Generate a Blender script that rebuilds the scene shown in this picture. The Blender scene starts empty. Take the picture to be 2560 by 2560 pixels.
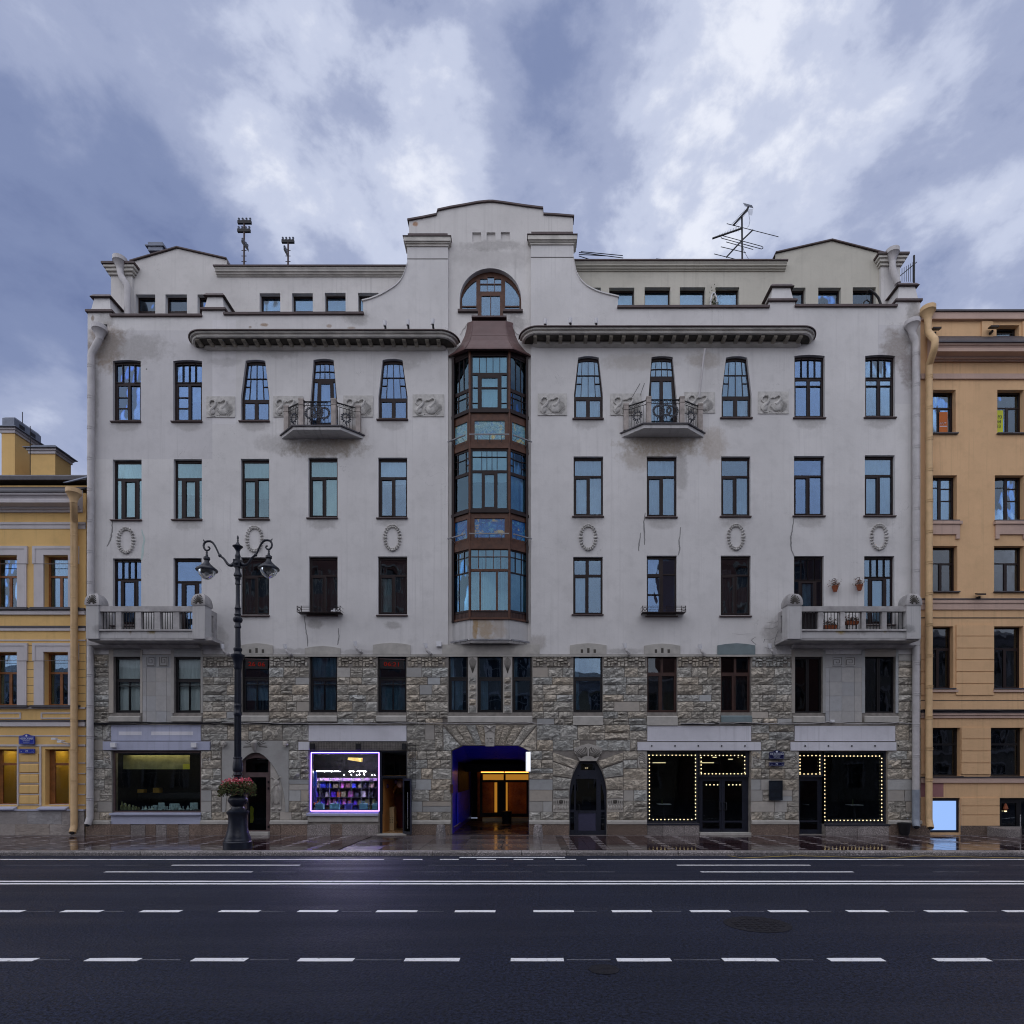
import bpy, math, random
from mathutils import Vector, Matrix
from mathutils.geometry import delaunay_2d_cdt
RAD = math.radians
rnd = random.Random(72)
scene = bpy.context.scene
COL = scene.collection

# ------------------------------------------------------------------ camera
# the front of the grey building is the plane y = 0, 58 photo pixels to the metre
S = 58.0; PX0 = 1320.0; HOR = 1933.0; CAMY = -26.0; CAMZ = 2.655
cam = bpy.data.cameras.new('camera'); camo = bpy.data.objects.new('camera', cam); COL.objects.link(camo)
camo.location = (0, CAMY, CAMZ); camo.rotation_euler = (RAD(90), 0, 0)
cam.sensor_width = 36; cam.lens = 36 * S * 26 / 2560
cam.shift_x = (1280 - PX0) / 2560; cam.shift_y = (HOR - 1280) / 2560
cam.clip_start = 0.1; cam.clip_end = 2000
scene.camera = camo
scene.render.resolution_x = scene.render.resolution_y = 1024

# ------------------------------------------------------------------ light, exposure
scene.view_settings.view_transform = 'Standard'; scene.view_settings.look = 'None'
scene.view_settings.exposure = 0.28; scene.view_settings.gamma = 1.0
scene.view_settings.use_curve_mapping = False
scene.cycles.filter_width = 1.1
SUN_EL, SUN_AZ = RAD(42), RAD(205)
sun = bpy.data.lights.new('sun', 'SUN'); suno = bpy.data.objects.new('sun', sun); COL.objects.link(suno)
sun.energy = 1.5; sun.angle = RAD(130); sun.color = (1.0, 0.96, 0.90)
sd = Vector((math.sin(SUN_AZ) * math.cos(SUN_EL), math.cos(SUN_AZ) * math.cos(SUN_EL), math.sin(SUN_EL)))
suno.rotation_euler = sd.to_track_quat('Z', 'Y').to_euler()
suno.location = (0, -20, 40)

def build_world():
    w = bpy.data.worlds.new('World'); scene.world = w; w.use_nodes = True
    nt = w.node_tree; N = nt.nodes; K = nt.links; N.clear()
    out = N.new('ShaderNodeOutputWorld')
    sky = N.new('ShaderNodeTexSky'); sky.sky_type = 'NISHITA'; sky.sun_disc = False
    sky.sun_elevation = SUN_EL; sky.sun_rotation = SUN_AZ
    b1 = N.new('ShaderNodeBackground'); b1.inputs[1].default_value = 0.07
    K.new(sky.outputs[0], b1.inputs[0])
    tc = N.new('ShaderNodeTexCoord')
    def mth(op, a, b=None, clamp=False):
        m = N.new('ShaderNodeMath'); m.operation = op; m.use_clamp = clamp
        for i, v in enumerate((a, b)):
            if v is None: continue
            if isinstance(v, (int, float)): m.inputs[i].default_value = v
            else: K.new(v, m.inputs[i])
        return m.outputs[0]
    def noise(scale, detail, rough, dist, off, rot=20):
        mp = N.new('ShaderNodeMapping'); mp.inputs['Location'].default_value = off
        mp.inputs['Rotation'].default_value = (0, RAD(rot), 0); mp.inputs['Scale'].default_value = (1.0, 1.0, 1.7)
        K.new(tc.outputs['Generated'], mp.inputs[0])
        n = N.new('ShaderNodeTexNoise'); n.inputs['Scale'].default_value = scale; n.inputs['Detail'].default_value = detail
        n.inputs['Roughness'].default_value = rough; n.inputs['Distortion'].default_value = dist
        K.new(mp.outputs[0], n.inputs['Vector']); return n.outputs['Fac']
    n1 = noise(6.2, 10, 0.58, 0.12, (3.1, 1.7, 0), -18); n2 = noise(2.0, 4, 0.5, 0.1, (7.3, 2.2, 0))
    f = mth('ADD', mth('MULTIPLY', n1, 0.95), mth('MULTIPLY', n2, 0.50)); f = mth('ADD', mth('MULTIPLY', mth('SUBTRACT', f, 0.725), 1.0), 0.71)
    # breaks in the cloud where the photograph has them (direction, width, gain), and the banks between them
    for (px, py, wd, g) in ((960, 160, 0.055, 0.14), (1180, 330, 0.03, 0.05), (610, 430, 0.035, 0.20), (1900, 130, 0.07, 0.12), (1650, 570, 0.06, 0.13), (850, 560, .03, .05),
                            (2250, 620, 0.07, 0.06), (90, 230, 0.03, 0.10), (1390, 240, 0.045, -0.12), (330, 300, 0.06, -0.05), (430, 560, .03, -.04), (2150, 420, .06, -.05),
                            (40, 700, 0.12, -0.26), (800, 300, 0.025, -0.06), (130, 1010, 0.03, 0.14), (2500, 200, .05, .03)):
        d = Vector(((px - PX0) / (S * 26), 1, (HOR - py) / (S * 26))).normalized()
        vm = N.new('ShaderNodeVectorMath'); vm.operation = 'DOT_PRODUCT'
        K.new(tc.outputs['Generated'], vm.inputs[0]); vm.inputs[1].default_value = d
        e = mth('DIVIDE', mth('SUBTRACT', vm.outputs['Value'], 1.0), wd * wd * 1.6)
        gss = mth('POWER', 2.718, e)
        f = mth('ADD', f, mth('MULTIPLY', mth('MULTIPLY', gss, g), mth('ADD', mth('MULTIPLY', n1, 2.2), -0.1)))
    ramp = N.new('ShaderNodeValToRGB'); K.new(f, ramp.inputs[0])
    cr = ramp.color_ramp; cr.interpolation = 'EASE'
    cr.elements[0].position = 0.38; cr.elements[0].color = (0.115, 0.155, 0.315, 1)
    cr.elements[1].position = 1.0; cr.elements[1].color = (0.80, 0.83, 0.93, 1)
    for p, c in ((0.54, (0.205, 0.255, 0.43, 1)), (0.70, (0.345, 0.395, 0.57, 1)), (0.85, (0.55, 0.60, 0.76, 1))):
        e = cr.elements.new(p); e.color = c
    b2 = N.new('ShaderNodeBackground'); K.new(ramp.outputs[0], b2.inputs[0]); b2.inputs[1].default_value = 0.90
    mx = N.new('ShaderNodeMixShader'); mx.inputs[0].default_value = 0.93
    K.new(b1.outputs[0], mx.inputs[1]); K.new(b2.outputs[0], mx.inputs[2]); K.new(mx.outputs[0], out.inputs[0])
build_world()

# ------------------------------------------------------------------ coordinates
def PX(x): return (x - PX0) / S
def PZ(y): return CAMZ + (HOR - y) / S
def AT(px, py, y=0.0):                                   # a point seen at this pixel, standing at depth y
    k = (y - CAMY) / 26.0
    return Vector(((px - PX0) / S * k, y, CAMZ + (HOR - py) / S * k))
def ATX(px, y): return (px - PX0) / S * (y - CAMY) / 26.0
def ATZ(py, y): return CAMZ + (HOR - py) / S * (y - CAMY) / 26.0

# ------------------------------------------------------------------ materials
class NB:
    def __init__(s, name):
        s.m = bpy.data.materials.new(name); s.m.use_nodes = True
        s.t = s.m.node_tree; s.N = s.t.nodes; s.K = s.t.links; s.N.clear()
        s.out = s.N.new('ShaderNodeOutputMaterial'); s._tc = None
    def tc(s, k='Object'):
        if s._tc is None: s._tc = s.N.new('ShaderNodeTexCoord')
        return s._tc.outputs[k]
    def put(s, sock, v):
        if v is None: return
        if hasattr(v, 'links') or isinstance(v, bpy.types.NodeSocket): s.K.new(v, sock)
        else:
            if sock.type == 'RGBA' and len(v) == 3: v = (*v, 1)
            sock.default_value = v
    def mth(s, op, a, b=None, c=None, clamp=False):
        m = s.N.new('ShaderNodeMath'); m.operation = op; m.use_clamp = clamp
        for i, v in enumerate((a, b, c)): s.put(m.inputs[i], v)
        return m.outputs[0]
    def vec(s, src=None, scale=(1, 1, 1), loc=(0, 0, 0)):
        mp = s.N.new('ShaderNodeMapping'); s.put(mp.inputs[0], src if src is not None else s.tc())
        mp.inputs['Scale'].default_value = scale; mp.inputs['Location'].default_value = loc; return mp.outputs[0]
    def noise(s, scale, detail=4, rough=.55, v=None, dist=0, col=False):
        n = s.N.new('ShaderNodeTexNoise'); s.put(n.inputs['Vector'], v if v is not None else s.tc())
        n.inputs['Scale'].default_value = scale; n.inputs['Detail'].default_value = detail
        n.inputs['Roughness'].default_value = rough; n.inputs['Distortion'].default_value = dist
        return n.outputs['Color' if col else 'Fac']
    def voro(s, scale, v=None, feature='F1', out='Distance', rnd=1.0):
        n = s.N.new('ShaderNodeTexVoronoi'); s.put(n.inputs['Vector'], v if v is not None else s.tc())
        n.feature = feature; n.inputs['Scale'].default_value = scale; n.inputs['Randomness'].default_value = rnd
        return n.outputs[out]
    def rng(s, v, a, b, c=0., d=1.):
        n = s.N.new('ShaderNodeMapRange'); s.put(n.inputs[0], v)
        for i, q in enumerate((a, b, c, d)): n.inputs[i + 1].default_value = q
        return n.outputs[0]
    def mix(s, f, a, b, mode='MIX'):
        n = s.N.new('ShaderNodeMix'); n.data_type = 'RGBA'; n.blend_type = mode
        s.put(n.inputs[0], f); s.put(n.inputs[6], a); s.put(n.inputs[7], b); return n.outputs[2]
    def ramp(s, v, stops, interp='LINEAR'):
        n = s.N.new('ShaderNodeValToRGB'); s.put(n.inputs[0], v); cr = n.color_ramp; cr.interpolation = interp
        while len(cr.elements) < len(stops): cr.elements.new(0.5)
        for e, (p, c) in zip(cr.elements, stops): e.position = p; e.color = (*c, 1)
        return n.outputs[0]
    def bump(s, h, strength=.5, dist=.02, nrm=None):
        n = s.N.new('ShaderNodeBump'); s.put(n.inputs['Height'], h); n.inputs['Strength'].default_value = strength
        n.inputs['Distance'].default_value = dist; s.put(n.inputs['Normal'], nrm); return n.outputs[0]
    def bsdf(s, col, rough=.7, metal=0, spec=.4, normal=None, **kw):
        b = s.N.new('ShaderNodeBsdfPrincipled')
        s.put(b.inputs['Base Color'], col); s.put(b.inputs['Roughness'], rough); s.put(b.inputs['Metallic'], metal)
        s.put(b.inputs['Specular IOR Level'], spec); s.put(b.inputs['Normal'], normal)
        for k, v in kw.items(): s.put(b.inputs[k.replace('_', ' ')], v)
        s.K.new(b.outputs[0], s.out.inputs[0]); return b
    def objrand(s): return s.N.new('ShaderNodeObjectInfo').outputs['Random']

def M(name, col, rough=.7, var=.15, vs=1.5, bump=0., bs=40, metal=0, objvar=0., col2=None, spec=.35, dist=.01):
    b = NB(name)
    c1 = tuple(v * (1 - var) for v in col); c2 = col2 or tuple(min(1, v * (1 + var)) for v in col)
    c = b.mix(b.rng(b.noise(vs, 6, .6), .3, .7), c1, c2)
    if objvar:
        v = b.rng(b.objrand(), 0, 1, 1 - objvar, 1 + objvar)
        h = b.N.new('ShaderNodeHueSaturation'); b.K.new(v, h.inputs['Value']); b.K.new(c, h.inputs['Color']); c = h.outputs[0]
    nrm = b.bump(b.noise(bs, 5, .6), bump, dist) if bump else None
    r = b.rng(b.noise(vs * 3, 3), .3, .7, max(.02, rough - .08), min(1, rough + .08))
    b.bsdf(c, r, metal, spec, nrm)
    return b.m

def EM(name, col, strength):
    b = NB(name); e = b.N.new('ShaderNodeEmission'); b.put(e.inputs[0], col); e.inputs[1].default_value = strength
    b.K.new(e.outputs[0], b.out.inputs[0]); return b.m

def glass(name, tint=(.85, .93, .95), base=.16, wob=.012, gl=(.86, .94, 1.0), ws=1.1, ior=1.5):
    b = NB(name)
    nrm = b.bump(b.noise(ws, 2, .5, b.vec(scale=(1, 1, .55))), wob, 1.0)
    g = b.N.new('ShaderNodeBsdfGlossy'); g.inputs['Roughness'].default_value = 0.015; b.put(g.inputs[0], gl); b.put(g.inputs['Normal'], nrm)
    t = b.N.new('ShaderNodeBsdfTransparent'); b.put(t.inputs[0], tint)
    fr = b.N.new('ShaderNodeFresnel'); fr.inputs[0].default_value = ior
    mx = b.N.new('ShaderNodeMixShader'); b.K.new(b.mth('ADD', fr.outputs[0], base, clamp=True), mx.inputs[0])
    b.K.new(t.outputs[0], mx.inputs[1]); b.K.new(g.outputs[0], mx.inputs[2]); b.K.new(mx.outputs[0], b.out.inputs[0])
    return b.m

def stucco(name, col, stains=(), rects=(), streak=.5, dots=.0):
    """painted plaster: broad cloudy wear, faint rain streaks, named stains as (px, py, rx, ry, colour, amount)"""
    b = NB(name)
    big = b.noise(.35, 5, .6); mid = b.noise(1.7, 6, .65); fine = b.noise(14, 4, .6)
    c = b.mix(b.rng(big, .3, .7), tuple(v * .90 for v in col), tuple(min(1, v * 1.08) for v in col))
    c = b.mix(b.rng(mid, .50, .76, 0, .42), c, tuple(v * .70 for v in col))
    c = b.mix(b.rng(fine, .6, .8, 0, .16), c, tuple(v * .72 for v in col))
    st = b.noise(1.0, 6, .66, b.vec(scale=(6.5, 1, .13)))
    c = b.mix(b.mth('MULTIPLY', b.rng(st, .53, .72, 0, streak), b.rng(big, .35, .6)), c, tuple(v * .62 for v in col))
    sep = b.N.new('ShaderNodeSeparateXYZ'); b.K.new(b.tc(), sep.inputs[0])
    for (x0, x1, y0, y1, k) in rects:                    # repainted rectangles
        m = b.mth('MULTIPLY', b.mth('MULTIPLY', b.mth('GREATER_THAN', sep.outputs[0], PX(x0)), b.mth('LESS_THAN', sep.outputs[0], PX(x1))), b.mth('MULTIPLY', b.mth('LESS_THAN', sep.outputs[2], PZ(y0)), b.mth('GREATER_THAN', sep.outputs[2], PZ(y1))))
        c = b.mix(m, c, b.mix(1.0, c, (k, k, k * 1.02), 'MULTIPLY'))
    if dots:
        c = b.mix(b.rng(b.voro(.55, b.vec(scale=(1, .01, 1))), .012, .022, dots, 0), c, (.05, .05, .05))
        ck = b.noise(.9, 5, .6, b.vec(loc=(3, 1, 5)), dist=.8)
        c = b.mix(b.mth('MULTIPLY', b.rng(b.mth('ABSOLUTE', b.mth('SUBTRACT', ck, .5)), .0, .0035, .55, 0), b.rng(b.noise(.5, 3, .5, b.vec(loc=(9, 1, 2))), .55, .68)), c, tuple(v * .4 for v in col))
    edge = b.noise(2.6, 7, .68); edge2 = b.noise(9, 5, .7)
    for (px, py, rx, ry, cc, amt) in stains:
        dx = b.mth('DIVIDE', b.mth('SUBTRACT', sep.outputs[0], PX(px)), rx / S)
        dz = b.mth('DIVIDE', b.mth('SUBTRACT', sep.outputs[2], PZ(py)), ry / S)
        d = b.mth('SQRT', b.mth('ADD', b.mth('MULTIPLY', dx, dx), b.mth('MULTIPLY', dz, dz)))
        d = b.mth('ADD', d, b.mth('MULTIPLY', b.mth('SUBTRACT', edge, .5), 1.7))
        m = b.rng(d, .55, 1.0, amt, 0)
        m2 = b.mth('MULTIPLY', m, b.rng(edge2, .35, .6, .7, 1))
        c = b.mix(m2, c, cc)
    h = b.mth('ADD', b.mth('MULTIPLY', fine, .5), b.mth('MULTIPLY', b.noise(60, 3), .35))
    nrm = b.bump(h, .25, .02, b.bump(mid, .25, .05))
    b.bsdf(c, .9, 0, .2, nrm); return b.m

def stone_mat(name, col, objvar=.2, bumps=1.0, warm=.085):
    b = NB(name)
    ob = b.objrand()
    off = b.N.new('ShaderNodeCombineXYZ'); b.K.new(b.mth('MULTIPLY', ob, 37.0), off.inputs[0]); b.K.new(b.mth('MULTIPLY', ob, 11.0), off.inputs[2])
    va = b.N.new('ShaderNodeVectorMath'); va.operation = 'ADD'; b.K.new(b.tc(), va.inputs[0]); b.K.new(off.outputs[0], va.inputs[1])
    rot = b.vec(va.outputs[0], (2.0, 2.0, 3.2))
    chips = b.noise(1.05, 6, .62, rot, dist=1.4)
    vr = b.voro(2.1, b.vec(va.outputs[0], (1.3, 1.3, 2.4)))
    v = b.mth('ADD', chips, b.mth('MULTIPLY', vr, .5))
    tone = b.mix(b.mth('FRACT', b.mth('MULTIPLY', ob, 7.13)), tuple(x * y for x, y in zip(col, (1 + warm, 1.0, 1 - warm * 1.3))), tuple(x * y for x, y in zip(col, (1 - warm * 1.2, .985, 1 + warm * .8))))
    hs = b.N.new('ShaderNodeHueSaturation'); b.K.new(b.rng(ob, 0, 1, 1 - objvar, 1 + objvar), hs.inputs['Value']); b.K.new(tone, hs.inputs['Color'])
    c = b.mix(b.rng(b.noise(4, 6, .65, va.outputs[0]), .35, .7, 0, .42), hs.outputs[0], tuple(v * .68 for v in col))
    c = b.mix(b.rng(b.noise(.8, 3, .5), .58, .74, 0, .45), c, tuple(v * .58 for v in col))
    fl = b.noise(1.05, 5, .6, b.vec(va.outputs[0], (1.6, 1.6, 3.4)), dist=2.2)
    c = b.mix(b.rng(b.mth('ABSOLUTE', b.mth('SUBTRACT', fl, .5)), .002, .014, min(1, .6 * bumps), 0), c, tuple(v * .33 for v in col))  # dark lines put crevice shade into the stone colour
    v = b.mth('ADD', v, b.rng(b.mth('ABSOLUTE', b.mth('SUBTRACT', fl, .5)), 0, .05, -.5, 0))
    nrm = b.bump(v, min(1, .85 * bumps), .12 * min(1, bumps + .2), b.bump(b.noise(22, 5, .7), .35, .015))
    b.bsdf(c, .85, 0, .25, nrm); return b.m

def granite(name, col, sc=60):
    b = NB(name)
    sp = b.voro(sc, out='Color'); g = b.N.new('ShaderNodeSeparateColor'); b.K.new(sp, g.inputs[0])
    c = b.ramp(g.outputs[0], ((0., tuple(v * .3 for v in col)), (.35, tuple(v * .8 for v in col)), (.75, col), (1., tuple(min(1, v * 2.0) for v in col))))
    hs = b.N.new('ShaderNodeHueSaturation'); b.K.new(b.rng(b.objrand(), 0, 1, .75, 1.2), hs.inputs['Value']); b.K.new(c, hs.inputs['Color'])
    c = b.mix(b.rng(b.noise(1.6, 5), .45, .7, 0, .5), hs.outputs[0], tuple(v * .5 for v in col))
    b.bsdf(c, .55, 0, .4, b.bump(g.outputs[1], .2, .01)); return b.m

def asphalt():
    b = NB('wet_asphalt')
    p = b.vec(scale=(1, 1, 1))
    grit = b.voro(26, p); grit2 = b.noise(20, 5, .78); big = b.noise(.22, 4, .6); lane = b.noise(.9, 4, .6, b.vec(scale=(.10, 1.1, 1)))
    h = b.mth('ADD', b.mth('MULTIPLY', grit, .7), b.mth('MULTIPLY', grit2, 1.0))
    worn = b.rng(grit2, .40, .56)
    c = b.mix(worn, (.0015, .0017, .003), (.029, .036, .072))
    c = b.mix(b.rng(grit, .1, .5, .55, 0), c, (.003, .0034, .006))
    c = b.mix(b.rng(big, .35, .7, 0, .45), c, (.012, .014, .024)); c = b.mix(b.rng(lane, .5, .75, 0, .30), c, (.032, .038, .066))
    r = b.mth('ADD', b.rng(h, .35, .95, .30, .58), b.rng(lane, .35, .7, .10, -.10), clamp=True)
    b.bsdf(c, r, 0, .18, b.bump(h, 1.0, .02)); return b.m

def paving(name, col, wet=.16):
    b = NB(name)
    ob = b.objrand()
    hs = b.N.new('ShaderNodeHueSaturation'); b.K.new(b.rng(ob, 0, 1, .72, 1.3), hs.inputs['Value']); hs.inputs['Color'].default_value = (*col, 1)
    c = b.mix(b.rng(b.noise(2.2, 5, .6), .4, .7, 0, .5), hs.outputs[0], tuple(v * .55 for v in col))
    pud = b.noise(.55, 4, .55)
    r = b.rng(pud, .40, .70, wet * .3, wet + .22)
    b.bsdf(c, r, 0, .8, b.bump(b.noise(26, 4, .6), .10, .006, b.bump(b.noise(3.0, 2), .10, .02))); return b.m

def mosaic(name, base, second, accent, dark):
    b = NB(name)
    cell = b.voro(26, out='Color'); g = b.N.new('ShaderNodeSeparateColor'); b.K.new(cell, g.inputs[0])
    n = b.noise(2.6, 5, .6, dist=1.6); n2 = b.noise(4.3, 4, .6, b.vec(loc=(5, 2, 9)), dist=1.2)
    c = b.mix(b.rng(n, .42, .56), base, dark)
    c = b.mix(b.rng(n2, .55, .60), c, second)
    c = b.mix(b.rng(b.noise(3.1, 3, .5, b.vec(loc=(1, 8, 3))), .60, .66), c, accent)
    c = b.mix(.35, c, b.mix(g.outputs[1], tuple(v * .45 for v in base), tuple(min(1, v * 1.9) for v in base)))
    lead = b.voro(26, feature='DISTANCE_TO_EDGE')
    c = b.mix(b.rng(lead, .0, .05, .75, 0), c, (.03, .05, .07))
    b.bsdf(c, .22, 0, .5, b.bump(g.outputs[2], .15, .01)); return b.m

WARMDIRT = (.24, .205, .165); GREYDIRT = (.27, .255, .24)
MT = {}
MT['stucco'] = stucco('grey_stucco', (.645, .63, .62), stains=(
    (265, 868, 55, 70, (.26, .20, .15), .85), (330, 870, 110, 45, GREYDIRT, .55), (232, 990, 18, 130, GREYDIRT, .5),
    (808, 1118, 120, 34, WARMDIRT, .85), (870, 1092, 55, 30, (.30, .25, .20), .7), (690, 1110, 60, 30, GREYDIRT, .4),
    (1655, 1112, 120, 36, (.30, .25, .19), .9), (1600, 1150, 60, 30, (.36, .31, .25), .6), (1780, 1110, 45, 50, (.38, .32, .26), .6), (1700, 1180, 22, 70, GREYDIRT, .5),
    (2240, 870, 40, 58, (.33, .30, .28), .95), (2270, 920, 22, 60, (.30, .27, .26), .9), (2282, 780, 20, 40, GREYDIRT, .7),
    (1030, 890, 60, 22, GREYDIRT, .35), (1600, 905, 110, 26, (.38, .34, .29), .45), (1760, 900, 50, 26, (.34, .29, .24), .55), (700, 880, 60, 20, GREYDIRT, .35),
    (785, 1560, 26, 14, GREYDIRT, .6), (980, 1563, 26, 12, GREYDIRT, .6), (975, 1310, 40, 10, GREYDIRT, .4), (640, 1308, 30, 8, GREYDIRT, .4),
    (1345, 1605, 28, 22, (.34, .31, .28), .6), (265, 800, 30, 20, GREYDIRT, .5), (892, 795, 40, 22, GREYDIRT, .6), (660, 812, 12, 5, (.34, .25, .18), 1), (625, 818, 5, 4, (.33, .29, .25), 1), (822, 815, 9, 6, (.36, .28, .22), .9), (880, 820, 12, 5, (.36, .28, .22), .8), (232, 795, 5, 9, (.30, .24, .19), 1), (1215, 905, 20, 10, GREYDIRT, .3), (1000, 915, 60, 12, GREYDIRT, .3), (560, 905, 50, 14, GREYDIRT, .35), (1450, 1480, 60, 40, GREYDIRT, .12), (1940, 1590, 40, 46, GREYDIRT, .6), (545, 1600, 30, 40, GREYDIRT, .5), (1215, 1618, 120, 10, GREYDIRT, .5), (720, 1628, 90, 9, GREYDIRT, .45), (1560, 1628, 60, 9, GREYDIRT, .45), (890, 1630, 60, 8, GREYDIRT, .4)) + tuple((x, y, 40, 15, GREYDIRT, .42) for x, y in ((317, 1066), (470, 1066), (638, 1066), (982, 1064), (1470, 1060), (1841, 1060), (2024, 1060), (2200, 1059), (470, 1313), (807, 1311), (1470, 1307), (1655, 1310), (1839, 1308), (2023, 1308), (2199, 1308))), streak=.42, rects=((219, 531, 826, 1148, .90), (531, 590, 800, 1060, 1.05), (2195, 2285, 812, 1010, .93)), dots=.8)
MT['stucco_gable'] = stucco('grey_stucco_gable', (.65, .63, .61), stains=(
    (1037, 552, 9, 9, (.42, .25, .16), 1), (1230, 606, 90, 16, GREYDIRT, .5), (1290, 800, 30, 26, GREYDIRT, .6), (1225, 640, 120, 30, GREYDIRT, .25)), streak=.5, dots=.6)
MT['stucco_cream'] = stucco('cream_stucco', (.56, .535, .46))
MT['mould'] = M('cornice_plaster', (.56, .535, .49), .85, .25, 1.4, .25, 30)
MT['soffit_dark'] = M('dark_plaster', (.07, .062, .052), .9, .5, 3, .5, 18)
MT['mould_grey'] = M('weathered_concrete', (.40, .385, .38), .88, .3, 2.2, .5, 22, objvar=.12)
MT['concrete_stain'] = stucco('stained_concrete', (.50, .49, .485), streak=1.0, stains=((412, 1588, 12, 12, (.24, .19, .08), 1), (362, 1586, 5, 14, (.20, .15, .10), .8), (2072, 1589, 15, 13, (.34, .25, .09), 1), (2180, 1588, 7, 12, (.33, .27, .14), .8), (240, 1590, 14, 14, (.14, .13, .12), .9), (490, 1545, 16, 50, (.27, .30, .29), .9), (2110, 1588, 40, 12, (.24, .23, .22), .8), (2230, 1588, 30, 12, (.22, .22, .22), .8), (300, 1588, 30, 12, (.27, .26, .26), .8), (1985, 1575, 14, 30, (.24, .23, .24), .6), (2290, 1540, 14, 40, (.28, .28, .29), .7), (810, 1068, 70, 8, (.22, .18, .14), .8), (1660, 1064, 90, 10, (.24, .19, .14), .8), (1215, 1575, 26, 40, (.36, .27, .17), .8), (1190, 1570, 8, 60, (.34, .22, .09), .9), (1250, 1575, 20, 40, (.38, .31, .24), .6)))
MT['capmetal'] = M('brown_roof_metal', (.062, .036, .036), .5, .3, 2, .0, 20, spec=.5)
MT['bracket'] = M('grimy_bracket', (.31, .28, .23), .9, .5, 5, .5, 18)
MT['post_pink'] = M('worn_pink_stone', (.35, .31, .285), .88, .3, 4, .4, 24)
MT['bayroof'] = M('oxide_red_metal', (.115, .060, .056), .42, .15, 1.5, .05, 6, spec=.5)
MT['frame'] = M('dark_brown_frame', (.017, .0085, .009), .45, .2, 4, spec=.25)
MT['frame_black'] = M('black_frame', (.010, .009, .011), .4, .2, 4)
MT['frame_red'] = M('old_red_frame', (.050, .022, .017), .5, .3, 4)
MT['frame_mauve'] = M('mauve_frame', (.105, .070, .070), .5, .2, 4)
MT['frame_navy'] = M('navy_frame', (.016, .019, .032), .35, .2, 4, spec=.5)
MT['frame_wood'] = M('orange_wood_frame', (.22, .085, .028), .45, .3, 6)
MT['bay_wood'] = M('brown_bay_wood', (.085, .034, .018), .5, .35, 5, .1, 30)
MT['sill'] = M('brown_sill_metal', (.085, .055, .055), .5, .2, 3)
MT['glass'] = glass('window_glass', base=.08, gl=(.62, .80, 1.0), tint=(.69, .80, .87))
MT['glass_bay'] = glass('bay_glass', base=.07, gl=(.50, .76, .95), tint=(.64, .79, .84), wob=.014)
MT['glass_old'] = glass('wavy_old_glass', base=.10, wob=.010, ws=1.3)
MT['glass_blue'] = glass('deep_blue_glass', base=.12, gl=(.50, .70, 1.0), tint=(.64, .75, .88), wob=.016)
MT['glass_teal'] = glass('teal_glass', base=.07, gl=(.66, .86, .95), tint=(.73, .84, .87), wob=.012)
MT['glass_shop'] = glass('shop_glass', base=.0, tint=(.9, .95, .96), wob=.004, ior=1.28)
MT['glass_dark'] = glass('dark_glass', base=.02, tint=(.42, .43, .46), wob=.01)
MT['curtain'] = M('white_curtain', (.40, .43, .43), .9, .12, 3)
MT['curtain_green'] = M('pale_green_blind', (.33, .40, .38), .9, .08, 1)
MT['curtain_dark'] = M('dark_drape', (.06, .055, .06), .9, .2, 3)
MT['blind'] = M('grey_blind', (.56, .56, .54), .9, .05, 3)
MT['room'] = M('dim_room', (.055, .055, .06), .95, .3, .6)
MT['room_light'] = M('pale_room', (.30, .31, .33), .95, .2, .6)
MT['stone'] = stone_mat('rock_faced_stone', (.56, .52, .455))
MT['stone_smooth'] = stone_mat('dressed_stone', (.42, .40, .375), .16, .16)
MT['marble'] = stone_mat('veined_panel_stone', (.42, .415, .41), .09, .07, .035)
MT['mortar'] = M('dark_mortar', (.22, .20, .18), .95, .3, 4, .4, 20)
MT['lintel'] = M('lintel_stone', (.42, .40, .365), .9, .15, 3, .3, 30)
MT['lintel_teal'] = M('teal_painted_stone', (.17, .215, .225), .85, .12, 3, .2, 30)
MT['carve'] = M('carved_stone', (.41, .385, .35), .9, .2, 5, .3, 30)
MT['groove'] = M('dark_groove', (.075, .068, .060), .95, .2, 5)
MT['relief'] = M('plaster_relief', (.50, .485, .46), .9, .22, 6, .3, 40)
MT['granite_red'] = granite('brown_granite', (.20, .145, .115))
MT['granite_grey'] = granite('grey_granite', (.26, .23, .22))
MT['kerb'] = granite('kerb_granite', (.27, .245, .24), 40)
MT['slab'] = paving('granite_slab', (.115, .098, .098), .26)
MT['tile_dark'] = paving('plum_paver', (.038, .021, .024), .10)
MT['tile_light'] = paving('pale_paver', (.25, .22, .225), .24)
MT['bed'] = paving('paving_bed', (.030, .022, .024), .3)
MT['asphalt'] = asphalt()
def road_paint():
    b = NB('road_paint'); n = b.noise(16, 6, .7); n2 = b.noise(2.2, 3, .6)
    c = b.mix(b.rng(b.mth('ADD', n, b.mth('MULTIPLY', n2, .35)), .78, .86, 0, .8), (.92, .92, .94), (.10, .10, .12))
    c = b.mix(b.rng(n2, .45, .7, 0, .18), c, (.40, .40, .42)); b.bsdf(c, .5, 0, .4, b.bump(n, .3, .006)); return b.m
MT['paint'] = road_paint()
MT['paint_faint'] = M('thin_road_paint', (.30, .30, .33), .6, .5, 5)
MT['paint_yellow'] = M('yellow_road_paint', (.42, .31, .07), .6, .25, 8)
MT['white_paint'] = stucco('white_painted_board', (.66, .655, .70), streak=.6)
MT['lilac_paint'] = stucco('lilac_painted_board', (.42, .44, .56), streak=.5)
MT['pipe_grey'] = M('pale_grey_pipe', (.50, .48, .48), .5, .12, 3, spec=.4)
MT['pipe_bare'] = M('bare_zinc_pipe', (.24, .27, .32), .45, .15, 4, spec=.5)
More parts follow.
